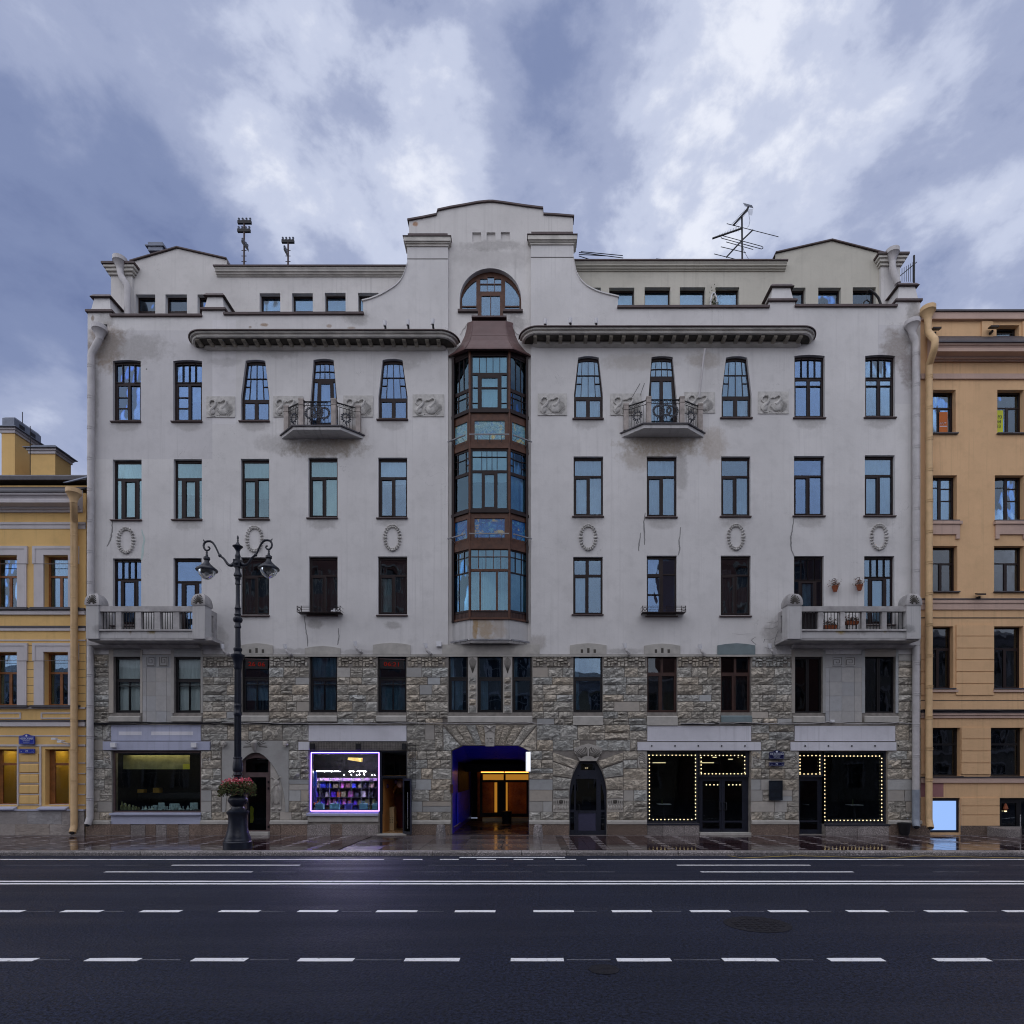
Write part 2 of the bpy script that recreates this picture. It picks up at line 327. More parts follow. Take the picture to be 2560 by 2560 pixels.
MT['pipe_cream'] = M('cream_yellow_pipe', (.62, .42, .22), .5, .12, 3, spec=.4)
MT['iron'] = M('black_iron', (.012, .012, .015), .5, .3, 5)
MT['lampiron'] = M('blue_black_cast_iron', (.008, .011, .022), .36, .25, 3, .12, 14, spec=.5)
MT['yellow_wall'] = stucco('ochre_stucco', (.74, .49, .20), streak=.5)
MT['yellow_wall_r'] = stucco('ochre_stucco_right', (.73, .475, .265), stains=((2440, 1160, 120, 60, (.52, .33, .17), .35), (2450, 960, 100, 70, (.56, .35, .17), .3)), streak=.6)
MT['pale_trim'] = stucco('pale_trim', (.56, .53, .54), streak=.3)
MT['pink_trim'] = stucco('pinkish_trim', (.55, .40, .33), streak=.4)
MT['pink_patch'] = M('pink_patch', (.33, .16, .16), .9, .1, 3)
MT['roofdark'] = M('dark_roof_metal', (.05, .045, .055), .5, .25, 2, spec=.5)
MT['zinc'] = M('zinc_sheet', (.16, .18, .23), .45, .2, 3, metal=.3)
MT['blue_paint'] = M('blue_gloss_paint', (.016, .022, .62), .35, .1, 2, spec=.4)
MT['dark_panel'] = M('black_panel', (.006, .006, .010), .6, .2, 2)
MT['sign_blue'] = M('blue_enamel', (.012, .030, .30), .3, .05, 3, spec=.5)
MT['sign_navy'] = M('navy_enamel', (.004, .006, .055), .3, .05, 3, spec=.5)
MT['sign_white'] = M('white_enamel', (.60, .64, .74), .4, .03, 3)
MT['bronze'] = M('dark_bronze', (.018, .024, .036), .45, .3, 6, .2, 30, metal=.4)
MT['crack'] = M('grey_filler', (.24, .235, .235), .9, .2, 6)
MT['mint'] = M('mint_filler', (.46, .56, .54), .9, .1, 6)
MT['terracotta'] = M('terracotta', (.27, .075, .030), .7, .2, 6)
MT['leaf'] = M('leaf_green', (.060, .075, .022), .7, .5, 8)
MT['leaf_dry'] = M('dry_leaf', (.11, .045, .022), .8, .5, 8)
MT['bloom_pink'] = M('pink_petal', (.62, .10, .14), .7, .3, 9)
MT['bloom_white'] = M('pale_petal', (.75, .65, .58), .7, .2, 9)
MT['white_plastic'] = M('white_plastic', (.70, .70, .72), .45, .06, 4)
MT['steel'] = M('brushed_steel', (.45, .46, .48), .3, .08, 6, metal=.8); MT['rail_grey'] = M('weathered_rail', (.22, .22, .235), .5, .3, 5)
MT['bulb'] = EM('warm_bulb', (1.0, .78, .42), 1.7)
MT['neon'] = EM('violet_neon', (.26, .15, 1.0), 6.5)
MT['screen'] = EM('led_screen', (.34, .54, 1.0), 0.82)
MT['lightbox'] = EM('lit_sign_face', (.86, .90, 1.0), 1.0)
MT['warm_strip'] = EM('amber_strip', (1.0, .40, .07), 3.0)
MT['tube_white'] = EM('white_tube', (1.0, .90, .80), 120.0)
MT['red_led'] = EM('red_digits', (1.0, .05, .03), .11)

# ------------------------------------------------------------------ mesh helpers
class MB:
    def __init__(s): s.v = []; s.f = []
    def mark(s): return len(s.v)
    def xform(s, fn, a=0):
        for i in range(a, len(s.v)): s.v[i] = tuple(fn(*s.v[i]))
        return s
    def box(s, x0, x1, y0, y1, z0, z1, back=True):
        n = len(s.v)
        s.v += [(x0, y0, z0), (x1, y0, z0), (x1, y1, z0), (x0, y1, z0), (x0, y0, z1), (x1, y0, z1), (x1, y1, z1), (x0, y1, z1)]
        s.f += [tuple(n + i for i in q) for q in ((0, 1, 5, 4), (1, 2, 6, 5), (3, 0, 4, 7), (4, 5, 6, 7), (3, 2, 1, 0))]
        if back: s.f.append(tuple(n + i for i in (2, 3, 7, 6)))
        return s
    def hexa(s, a, b):                                  # two quads (4 points each), joined
        n = len(s.v); s.v += [tuple(p) for p in a] + [tuple(p) for p in b]
        s.f += [tuple(n + i for i in q) for q in ((0, 1, 2, 3), (7, 6, 5, 4))] + [(n + i, n + 4 + i, n + 4 + (i + 1) % 4, n + (i + 1) % 4) for i in range(4)]
        return s
    def prism(s, loop, y0, y1):                         # loop in x,z
        n = len(s.v); m = len(loop)
        s.v += [(x, y0, z) for x, z in loop] + [(x, y1, z) for x, z in loop]
        s.f += [tuple(range(n, n + m)), tuple(range(n + 2 * m - 1, n + m - 1, -1))]
        s.f += [(n + i, n + m + i, n + m + (i + 1) % m, n + (i + 1) % m) for i in range(m)]
        return s
    def slab(s, outer, holes, y0, y1, back=False):      # a plate with openings, loops in x,z
        loops = [outer] + list(holes); pts = []; edges = []; own = []
        for li, lp in enumerate(loops):
            b = len(pts); pts += [Vector(p) for p in lp]
            edges += [(b + i, b + (i + 1) % len(lp)) for i in range(len(lp))]
        vo, eo, fo, *_ = delaunay_2d_cdt(pts, edges, [], 0, 1e-6)
        def inside(p, lp):
            c = False; x, z = p; j = len(lp) - 1
            for i in range(len(lp)):
                xi, zi = lp[i]; xj, zj = lp[j]
                if (zi > z) != (zj > z) and x < (xj - xi) * (z - zi) / (zj - zi) + xi: c = not c
                j = i
            return c
        n = len(s.v); s.v += [(p.x, y0, p.y) for p in vo]
        nb = len(s.v)
        if back: s.v += [(p.x, y1, p.y) for p in vo]
        for f in fo:
            c = (sum(vo[i].x for i in f) / len(f), sum(vo[i].y for i in f) / len(f))
            if inside(c, outer) and not any(inside(c, h) for h in holes):
                s.f.append(tuple(n + i for i in f))
                if back: s.f.append(tuple(nb + i for i in reversed(f)))
        for lp in loops:
            b = len(s.v); m = len(lp)
            s.v += [(x, y0, z) for x, z in lp] + [(x, y1, z) for x, z in lp]
            s.f += [(b + i, b + (i + 1) % m, b + m + (i + 1) % m, b + m + i) for i in range(m)]
        return s
    def extr(s, prof, x0, x1):                          # closed profile (y,z) run along x
        n = len(s.v); m = len(prof)
        s.v += [(x0, y, z) for y, z in prof] + [(x1, y, z) for y, z in prof]
        s.f += [tuple(range(n, n + m)), tuple(range(n + 2 * m - 1, n + m - 1, -1))]
        s.f += [(n + i, n + (i + 1) % m, n + m + (i + 1) % m, n + m + i) for i in range(m)]
        return s
    def lathe(s, prof, cx=0, cy=0, seg=20, cap=True):   # (r, z)
        n = len(s.v); m = len(prof)
        for r, z in prof:
            for k in range(seg):
                a = 2 * math.pi * k / seg; s.v.append((cx + r * math.cos(a), cy + r * math.sin(a), z))
        for i in range(m - 1):
            for k in range(seg):
                a = n + i * seg + k; b = n + i * seg + (k + 1) % seg
                s.f.append((a, b, b + seg, a + seg))
        if cap:
            s.f.append(tuple(n + k for k in range(seg))); s.f.append(tuple(n + (m - 1) * seg + k for k in range(seg)))
        return s
    def tube(s, pts, r, seg=6, cap=True):
        pts = [Vector(p) for p in pts]; n = len(s.v); rs = r if isinstance(r, (list, tuple)) else [r] * len(pts)
        up = None
        for i, p in enumerate(pts):
            t = (pts[min(i + 1, len(pts) - 1)] - pts[max(i - 1, 0)])
            t = t.normalized() if t.length > 1e-9 else Vector((0, 0, 1))
            if up is None:
                up = Vector((0, 1, 0)) if abs(t.y) < .9 else Vector((1, 0, 0))
            a = t.cross(up); a = a.normalized() if a.length > 1e-6 else t.orthogonal().normalized()
            b = a.cross(t).normalized(); up = b
            for k in range(seg):
                an = 2 * math.pi * k / seg
                s.v.append(tuple(p + a * (rs[i] * math.cos(an)) + b * (rs[i] * math.sin(an))))
        for i in range(len(pts) - 1):
            for k in range(seg):
                a = n + i * seg + k; b = n + i * seg + (k + 1) % seg
                s.f.append((a, b, b + seg, a + seg))
        if cap:
            s.f.append(tuple(n + k for k in range(seg))); s.f.append(tuple(n + (len(pts) - 1) * seg + k for k in range(seg)))
        return s
    def ball(s, c, rx, ry=None, rz=None, seg=8, rings=5):
        ry = ry or rx; rz = rz or rx; n = len(s.v)
        s.v.append((c[0], c[1], c[2] + rz))
        for i in range(1, rings):
            t = math.pi * i / rings
            for k in range(seg):
                a = 2 * math.pi * k / seg
                s.v.append((c[0] + rx * math.sin(t) * math.cos(a), c[1] + ry * math.sin(t) * math.sin(a), c[2] + rz * math.cos(t)))
        s.v.append((c[0], c[1], c[2] - rz)); last = len(s.v) - 1
        for k in range(seg):
            s.f.append((n, n + 1 + k, n + 1 + (k + 1) % seg))
            s.f.append((last, last - seg + (k + 1) % seg, last - seg + k))
        for i in range(rings - 2):
            for k in range(seg):
                a = n + 1 + i * seg + k; b = n + 1 + i * seg + (k + 1) % seg
                s.f.append((a, a + seg, b + seg, b))
        return s
    def sheet(s, fn, nu, nv):                           # fn(u,v) -> point
        n = len(s.v)
        for j in range(nv + 1):
            for i in range(nu + 1): s.v.append(tuple(fn(i / nu, j / nv)))
        for j in range(nv):
            for i in range(nu):
                a = n + j * (nu + 1) + i; s.f.append((a, a + 1, a + nu + 2, a + nu + 1))
        return s

def world_loc(o):
    v = Vector((0, 0, 0))
    while o: v += o.location; o = o.parent
    return v

def obj(name, mb, mat, parent=None, smooth=False, base=None, **props):
    """link one mesh object; its vertices are given in world coordinates"""
    vs = mb.v
    off = world_loc(parent) if parent else Vector((0, 0, 0))
    loc = Vector((0, 0, 0))
    if parent is None:
        if base is None:
            xs = [v[0] for v in vs]; ys = [v[1] for v in vs]; zs = [v[2] for v in vs]
            base = ((min(xs) + max(xs)) / 2, (min(ys) + max(ys)) / 2, min(zs))
        loc = Vector(base); off = loc
    me = bpy.data.meshes.new(name)
    me.from_pydata([(v[0] - off.x, v[1] - off.y, v[2] - off.z) for v in vs], [], mb.f)
    me.validate(verbose=False)
    fixnormals(me)
    if mat: me.materials.append(MT[mat] if isinstance(mat, str) else mat)
    if smooth:
        me.shade_smooth(); me.set_sharp_from_angle(angle=RAD(38))
    o = bpy.data.objects.new(name, me); COL.objects.link(o); o.location = loc
    if parent: o.parent = parent
    for k, v in props.items(): o[k] = v
    return o

import bmesh
def fixnormals(me):
    bm = bmesh.new(); bm.from_mesh(me)
    bmesh.ops.recalc_face_normals(bm, faces=bm.faces); bm.to_mesh(me); bm.free()

def thing(name, label, cat, loc=(0, 0, 0), group=None):
    o = bpy.data.objects.new(name, None); COL.objects.link(o); o.location = loc; o.empty_display_size = .2
    o['label'] = label; o['category'] = cat
    if group: o['group'] = group
    return o
def tag(o, label, cat, group=None):
    o['label'] = label; o['category'] = cat
    if group: o['group'] = group
    return o
def struct(name, mb, mat, base=(0, 0, 0), **k): return obj(name, mb, mat, None, base=base, kind='structure', **k)

def dup(root, delta, label=None, group=None):
    """copy a thing, its parts and their sub-parts, moved by delta"""
    def cp(o, par):
        c = o.copy(); COL.objects.link(c)
        if par: c.parent = par
        for ch in kids.get(o.name, []): cp(ch, c)
        return c
    kids = {}
    for o in COL.objects:
        if o.parent: kids.setdefault(o.parent.name, []).append(o)
    r = cp(root, None); r.location = root.location + Vector(delta)
    if label: r['label'] = label
    if group: r['group'] = group
    return r

def text(name, body, x, y, z, size, mat, parent=None, align='CENTER', depth=.004, sx=1.0, **props):
    cu = bpy.data.curves.new(name, 'FONT'); cu.body = body; cu.size = size; cu.align_x = align; cu.align_y = 'CENTER'
    cu.extrude = depth; cu.resolution_u = 2
    cu.materials.append(MT[mat])
    o = bpy.data.objects.new(name, cu); COL.objects.link(o)
    off = world_loc(parent) if parent else Vector((0, 0, 0))
    o.location = Vector((x, y, z)) - off; o.rotation_euler = (RAD(90), 0, 0); o.scale = (sx, 1, 1)
    if parent: o.parent = parent
    for k, v in props.items(): o[k] = v
    TEXTS.append(o); return o
TEXTS = []

def rect(x0, x1, z0, z1): return [(x0, z0), (x1, z0), (x1, z1), (x0, z1)]
def prect(px0, px1, py0, py1): return rect(PX(px0), PX(px1), PZ(py1), PZ(py0))
def ploop(pts): return [(PX(a), PZ(b)) for a, b in pts]

# ------------------------------------------------------------------ windows
# a layout is a list of panes (x0,y0,x1,y1) in pixels from the top left corner of the opening
def split(x0, x1, fr, g=1.6):
    e = [0] + list(fr) + [1]; w = x1 - x0
    return [(x0 + w * a + (g / 2 if i else 0), x0 + w * b - (g / 2 if i < len(e) - 2 else 0)) for i, (a, b) in enumerate(zip(e, e[1:]))]
def grid(x0, y0, x1, y1, cx=(), cy=(), g=1.6):
    return [(a, c, b, d) for c, d in split(y0, y1, cy, g) for a, b in split(x0, x1, cx, g)]
def lay(kind, W, H):
    f = 4.2
    if kind == 'top4':                                   # row one, plain openings
        t = H * .335
        L = grid(f, f + 3, W - f, t, (.25, .5, .75)) + grid(f + 4, t + 9, W * .46, H - f - 3, (), (.34, .66), 2.2) + [(W * .57, t + 9, W - f - 2, H - f - 3)]
    elif kind == 'top4b':
        t = H * .335
        L = grid(f, f + 3, W - f, t, (.25, .5, .75)) + grid(f + 2, t + 7, W * .46, H - f - 3, (), (.16,), 2) + grid(W * .56, t + 7, W - f - 2, H - f - 3, (), (.16,), 2)
    elif kind == 'two':
        t = H * .30
        L = [(f, f + 2, W - f, t)] + [(f + 3, t + 8, W * .45, H - f - 3), (W * .56, t + 5, W - f, H - f - 2)]
    elif kind == 'three':
        t = H * .29
        L = [(f, f + 2, W - f, t), (f, t + 5, W * .22, H - f), (W * .37, t + 9, W * .70, H - f - 4), (W * .83, t + 5, W - f, H - f)]
    elif kind == 'three4':
        t = H * .29
        L = grid(f, f + 2, W - f, t, (.25, .5, .75)) + [(f, t + 5, W * .20, H - f), (W * .32, t + 9, W * .68, H - f - 4), (W * .80, t + 5, W - f, H - f)]
    elif kind == 'cross':
        t = H * .29
        L = [(f, f + 2, W * .43, t), (W * .54, f + 2, W - f, t), (f + 2, t + 8, W * .42, H - f - 2), (W * .53, t + 6, W - f, H - f - 2)]
    elif kind == 'crossb':
        t = H * .29
        L = [(f, f + 2, W * .43, t), (W * .56, f + 2, W - f, t)] + grid(f, t + 9, W * .44, H - f - 2, (), (.48,), 3) + [(W * .56, t + 4, W - f, H - f - 2)]
    elif kind == 'stone':
        t = H * .385
        L = [(f, f + 1, W - f, t)] + grid(f + 3, t + 8, W - f - 1, H - f - 3, (.5,), (.14,), 2.6)
    elif kind == 'stone2':
        t = H * .30
        L = [(f, f, W * .47, t), (W * .55, f, W - f, t), (f, t + 9, W * .40, H - f - 2), (W * .52, t + 9, W - f - 2, H - f - 2)]
    elif kind == 'stone1':
        t = H * .38
        L = [(f, f, W - f, t), (f + 3, t + 9, W - f - 1, H - f - 3)]
    elif kind == 'dark2':
        L = [(f, f, W * .45, H - f), (W * .55, f, W - f, H - f)]
    elif kind == 'one':
        L = [(f, f, W - f, H - f - 2)]
    elif kind == 'taper':
        a, m = H * .275, H * .64
        L = grid(f, f + 3, W - f, a, (.18, .5, .82)) + grid(f, a + 1.6, W * .235, m - 2, (), (.38,)) + grid(W * .765, a + 1.6, W - f, m - 2, (), (.38,)) \
            + [(W * .235 + 1.6, a + 1.6, W * .5 - .8, m - 2), (W * .5 + .8, a + 1.6, W * .765 - 1.6, m - 2)] + [(f + 2, m + 7, W * .43, H - f - 3), (W * .56, m + 7, W - f - 2, H - f - 3)]
    elif kind == 'tdoor':
        a = H * .27
        L = grid(f, f + 3, W - f, a, (.25, .5, .75), (.52,)) + [(f, a + 9, W * .20, H - f), (W * .34, a + 13, W * .72, H - f - 4), (W * .86, a + 9, W - f, H - f)]
    elif kind == 'tdoor2':
        a = H * .27
        L = grid(f, f + 3, W - f, a, (.22, .5, .78), (.52,)) + [(f + 3, a + 12, W * .42, H - f), (W * .55, a + 12, W - f - 4, H - f)]
    return L

def densify(r, fn, n=5):
    x0, y0, x1, y1 = r; pts = []
    for i in range(n + 1): pts.append(fn(x0 + (x1 - x0) * i / n, y1))
    for i in range(n + 1): pts.append(fn(x1 + (x0 - x1) * i / n, y0))
    return pts
def wmap(o):
    """pixel offset inside the opening -> world x,z at the front plane (tapering and arching as the opening does)"""
    x0, x1, y0, y1 = o['r']; W = x1 - x0; top = o.get('top'); rise = o.get('rise', 0); yt = o.get('yt', 1)
    def fn(x, y):
        k = 1.0; cx = (x0 + x1) / 2
        if top:
            t = min(1, max(0, y / yt)); k = (top[1] - top[0] + (W - (top[1] - top[0])) * t) / W
            cx = (top[0] + top[1]) / 2 + ((x0 + x1) / 2 - (top[0] + top[1]) / 2) * t
        u = (x - W / 2)
        yy = y + rise * (2 * u / W) ** 2 * max(0, 1 - y / (.3 * (y1 - y0)))
        return (PX(cx + u * k), PZ(y0 + yy))
    return fn
def opening(o):
    x0, x1, y0, y1 = o['r']; fn = wmap(o)
    if not o.get('top') and not o.get('rise'): return prect(x0, x1, y0, y1)
    W = x1 - x0; H = y1 - y0; n = 6
    pts = [fn(0, H), fn(W, H)]
    if o.get('top'): pts.append(fn(W, o['yt']))
    pts += [fn(W - W * i / n, 0) for i in range(n + 1)]
    if o.get('top'): pts.append(fn(0, o['yt']))
    return pts

def window(parent, o, yf=.0):
    """one window as a part: the frame, with panes, curtain and sill as its own pieces"""
    x0, x1, y0, y1 = o['r']; W = x1 - x0; H = y1 - y0; fn = wmap(o)
    d = yf + o.get('rec', .14); fm = o.get('frame', 'frame')
    L = lay(o['k'], W, H)
    dens = (lambda r: densify(r, fn)) if (o.get('top') or o.get('rise')) else (lambda r: [fn(r[0], r[3]), fn(r[2], r[3]), fn(r[2], r[1]), fn(r[0], r[1])])
    holes = [dens(r) for r in L]
    mb = MB().slab(opening(o), holes, d, d + .07)
    # raised sash edges round the large panes
    for r in L:
        if r[2] - r[0] > 14 and r[3] - r[1] > 40 and not o.get('top') and o['k'] not in ('one',):
            g = 2.0; mb.slab(dens((r[0] - g, r[1] - g, r[2] + g, r[3] + g)), [dens(r)], d - .022, d + .0)
    w = obj(o.get('name', 'window'), mb, fm, parent)
    gm = o.get('glass', 'glass')
    for i, h in enumerate(holes):
        obj('pane', MB().prism(h, d + .030, d + .038), gm, w)
    cu = o.get('cur')
    if cu:
        for (u0, u1, v0, v1, m) in cu:
            xa, za = fn(W * u0, H * v1); xb, zb = fn(W * u1, H * v0); nf = max(2, int((u1 - u0) * W / 5)); ph = rnd.random() * 6
            amp = .035 if m.startswith('curtain') and m != 'curtain_green' else .012
            obj('curtain', MB().sheet(lambda u, v: (xa + (xb - xa) * u, d + .15 + amp * math.sin(u * nf * 3.1 + ph + .4 * math.sin(v * 3)) , za + (zb - za) * v), nf * 4, 2), m, w, smooth=True)
    if o.get('sill', 'sill'):
        sm = o.get('sill', 'sill'); e = o.get('sext', 4)
        bx0, bx1 = PX(x0 - e), PX(x1 + 1.5); zt = PZ(y1)
        hh = o.get('sh', .075)
        obj('sill', MB().extr([(yf - .10, zt - hh), (yf - .10, zt - hh + .03), (d, zt + .035), (d, zt - .01), (yf - .003, zt - hh + .01), (yf - .003, zt - hh - .02)], bx0, bx1), sm, w)
    return w

# ================================================================== THE GREY BUILDING
HOUSE = thing('apartment_building', 'tall grey stuccoed apartment building with a brown bay window and rough stone lower floors', 'building')

FULL = [(.02, .98, .02, .98, 'curtain')]; GREEN = [(.02, .98, .02, .98, 'curtain_green')]
HALF = [(.02, .98, .30, .62, 'curtain')]; SIDES = [(.02, .24, .3, .98, 'curtain'), (.78, .98, .3, .98, 'curtain')]
TOPB = [(.02, .98, .02, .45, 'blind')]; DRAPE = [(.05, .42, .2, .98, 'curtain_dark'), (.66, .98, .2, .98, 'curtain_dark')]
UP = []           # openings in the stucco wall
def U(x0, x1, y0, y1, k, cur=None, **kw): UP.append(dict(r=(x0, x1, y0, y1), k=k, cur=cur, **kw))
# third floor of the stucco (top row)
U(282, 352, 900, 1052, 'top4', [(.05, .98, .03, .98, 'curtain_dark')], rise=2.5, glass='glass_blue'); U(433, 505, 900, 1052, 'top4', [(.55, .98, .38, .62, 'blind')], rise=2.5, glass='glass_blue')
U(602, 673.5, 899, 1051, 'taper', [(.02, .98, .28, .64, 'curtain_green')], glass='glass_blue', top=(614, 663), yt=94, rise=3); U(946, 1019, 897, 1047, 'taper', [(.22, .8, .02, .64, 'curtain')], glass='glass_blue', top=(956.5, 1006), yt=94, rise=3)
U(774, 845, 897, 1062, 'tdoor', [(.34, .72, .3, .98, 'curtain_green')], glass='glass_blue', top=(783.7, 834), yt=130, rise=3, sill=None)
U(1435, 1507.5, 890, 1045, 'taper', FULL, top=(1445.5, 1497), yt=96, rise=4); U(1804, 1879, 890, 1043, 'taper', FULL, top=(1815, 1868), yt=96, rise=4)
U(1619, 1694, 890, 1059, 'tdoor2', FULL, top=(1629, 1682), yt=130, rise=3, sill=None)
U(1986, 2062, 887, 1043, 'top4b', None, rise=3, glass='glass_blue'); U(2163, 2238, 887, 1042, 'top4b', [(.5, .98, .3, .98, 'curtain')], rise=3)
# second row
U(282, 354, 1149, 1298, 'three', GREEN, glass='glass_teal'); U(434, 504.6, 1148, 1297, 'three', [(.02, .98, .02, .55, 'curtain_green')], glass='glass_teal')
U(602, 673, 1147, 1296, 'two', [(.02, .98, .02, .62, 'curtain_green')], glass='glass_teal'); U(771, 844, 1144, 1293, 'two', GREEN, glass='glass_teal')
U(945.6, 1018, 1144, 1293, 'two', [(.02, .98, .02, .40, 'blind')]); U(1434, 1508, 1141, 1289, 'two', FULL)
U(1617, 1692, 1141, 1291, 'two', FULL); U(1803, 1876, 1141, 1289, 'two', [(.52, .98, .3, .98, 'curtain')])
U(1985, 2061, 1140, 1288, 'two', None, glass='glass_blue'); U(2162, 2237, 1138, 1288, 'two', FULL)
# third row
U(282, 353, 1396, 1562, 'three4', SIDES, glass='glass_blue'); U(433.5, 504, 1395, 1586, 'three', [(.02, .2, .3, .98, 'curtain')], sill=None, glass='glass_blue')
U(602, 673, 1393, 1537, 'two', DRAPE, glass='glass_old'); U(772, 844, 1391, 1536, 'two', DRAPE, glass='glass_old'); U(945, 1018, 1391, 1536, 'two', [(.1, .45, .3, .98, 'curtain'), (.6, .98, .1, .98, 'curtain_dark')], glass='glass_old')
U(1433, 1507, 1392, 1536, 'cross', [(.02, .45, .3, .98, 'curtain')], sh=.04); U(1617, 1692, 1389, 1538, 'crossb', [(.02, .45, .02, .98, 'curtain_dark')], glass='glass_blue'); U(1802, 1877, 1389, 1538, 'two', DRAPE, glass='glass_old')
U(1985, 2060, 1390, 1586, 'three4', [(.34, .66, .3, .98, 'curtain')], sill=None); U(2160.5, 2236, 1390, 1560, 'three4', [(.3, .68, .3, .98, 'blind')])

LOW = []          # openings in the stone floors
def W4(x0, x1, k='stone', cur=None, y0=1637, y1=1781, **kw): LOW.append(dict(r=(x0, x1, y0, y1), k=k, cur=cur, frame=kw.pop('frame', 'frame_black'), sill=None, rec=.13, **kw))
W4(285, 351, cur=[(.02, .98, .02, .98, 'blind')], y0=1642, y1=1782, glass='glass_shop'); W4(436, 502, cur=[(.02, .98, .02, .98, 'blind')], y0=1642, y1=1782, glass='glass_shop')
W4(604, 673, cur=[(.02, .98, .38, .78, 'blind')]); W4(773.5, 843, cur=FULL); W4(944, 1016, cur=[(.02, .98, .38, .98, 'curtain_green')])
W4(1121, 1169.5, 'stone1', [(.3, .7, .4, .98, 'curtain'), (.02, .25, .02, .98, 'blind')]); W4(1194, 1257, 'stone1', [(.05, .4, .4, .98, 'curtain'), (.62, .95, .4, .98, 'curtain_dark')]); W4(1281, 1329.5, 'stone1', [(.02, .25, .02, .98, 'blind')])
W4(1433.5, 1506.5, 'stone1', [(.02, .2, .02, .98, 'blind')]); W4(1618, 1692.6, 'stone2', [(.02, .98, .3, .98, 'curtain_green')], frame='frame_red', glass='glass_dark')
W4(1802, 1877, 'stone2', [(.02, .98, .3, .98, 'curtain')], frame='frame_red', glass='glass_dark'); W4(1987, 2056, 'dark2', y0=1642, y1=1782, glass='glass_dark'); W4(2162, 2238, 'dark2', [(.02, .3, .4, .98, 'curtain_dark')], y0=1640, y1=1782, glass='glass_dark')

# ------------------------------------------------------------------ walls
curveL = [(908, 751.6), (924, 748), (938, 743), (954, 736), (968, 728), (979, 721), (988, 715), (996, 707.5), (1001, 702), (1007, 692), (1011, 682), (1015, 671), (1018, 659)]
curveR = [(1434, 645), (1437, 662), (1440.5, 678.7), (1445, 689), (1450.5, 698.6), (1458, 707), (1467, 715), (1479, 722), (1492, 728), (1507, 733), (1521.7, 736.7), (1545, 741.7)]
front = [(219, 1636), (219, 780), (279, 780), (279, 791), (505, 791), (505, 775), (562, 775), (562, 787), (908, 786)] + curveL + \
        [(1018, 612), (1120, 612), (1120, 1636), (1327, 1636), (1327, 606), (1434, 606)] + curveR + \
        [(1545, 770), (1922, 769), (1922, 753), (1988, 753), (1988, 767), (2240, 767), (2240, 753), (2301, 753), (2301, 1636)]
obj('wall', MB().slab(ploop(front), [opening(o) for o in UP], 0, .30), 'stucco', HOUSE)
arch = [(1148, 771)] + [(1225.5 - 77.5 * math.cos(a), 741 - 78 * math.sin(a)) for a in [math.pi * i / 20 for i in range(21)]] + [(1303, 771), (1258, 771), (1258, 789), (1193, 789), (1193, 771)]
sq = [prect(1180, 1202, 573, 597), prect(1216, 1238, 573, 597), prect(1252, 1274, 572, 596)]
bayh = [prect(1150, 1302, 905, 1040), prect(1150, 1302, 1138, 1290), prect(1150, 1302, 1388, 1540)]
gable = [(1060, 1640), (1060, 640), (1021, 640), (1021, 545), (1056, 538), (1090, 531), (1093, 520), (1125, 513), (1160, 507), (1195, 500.5), (1220, 498), (1232, 498), (1260, 501.5), (1310, 509), (1358, 515), (1359, 530), (1395, 532), (1433, 535.6), (1433, 640), (1390, 640), (1390, 1640)]
obj('gable_wall', MB().slab(ploop(gable), [ploop(arch)] + sq + bayh, .15, .40), 'stucco_gable', HOUSE)
mb = MB()
for q in sq: mb.box(q[0][0] - .02, q[1][0] + .02, .24, .30, q[0][1] - .02, q[2][1] + .02)
obj('niche_back', mb, 'stucco_gable', HOUSE)
# the arched attic window
fr = MB(); dd = .36
an = [math.pi * i / 24 for i in range(25)]
def arcx(px): return 741 - 78 * math.sqrt(max(0, 1 - ((px - 1225.5) / 77.5) ** 2)) if abs(px - 1225.5) < 77.5 else 741
def side(a, b, yb):
    n = 8; xs = [a + (b - a) * i / n for i in range(n + 1)]
    return [(x, arcx(x) + 10 + 4 * abs(x - 1225.5) / 77) for x in reversed(xs)] + [(a, yb), (b, yb)]
panes = [side(1153, 1189, 748), [(1153, 751), (1189, 751), (1189, 768), (1153, 768)], side(1262, 1298, 748), [(1262, 751), (1298, 751), (1298, 768), (1262, 768)]]
panes = [p if len(p) == 4 else p for p in panes]
for i in range(3):
    xa, xb = 1199 + 18.2 * i, 1199 + 18.2 * i + 16.6
    panes += [[(xa, max(arcx(xa), arcx(xb)) + 12), (xb, max(arcx(xa), arcx(xb)) + 12), (xb, 692), (xa, 692)], [(xa, 694), (xb, 694), (xb, 712), (xa, 712)]]
panes += [[(1202, 723), (1224.5, 723), (1224.5, 785), (1202, 785)], [(1226.5, 723), (1249, 723), (1249, 785), (1226.5, 785)]]
w = obj('arched_window', fr.slab(ploop(arch), [ploop(p) for p in panes], dd, dd + .08), 'bay_wood', HOUSE)
for p in panes: obj('pane', MB().prism(ploop(p), dd + .03, dd + .04), 'glass', w)
obj('curtain', MB().sheet(lambda u, v: (PX(1155 + 141 * u), dd + .3, PZ(784 - 118 * v)), 4, 2), 'curtain', w)
for a, b, y in ((1144, 1194, 771), (1257, 1307, 771), (1191, 1260, 789)): obj('sill', MB().box(PX(a), PX(b), .02, .40, PZ(y + 5), PZ(y)), 'capmetal', w)

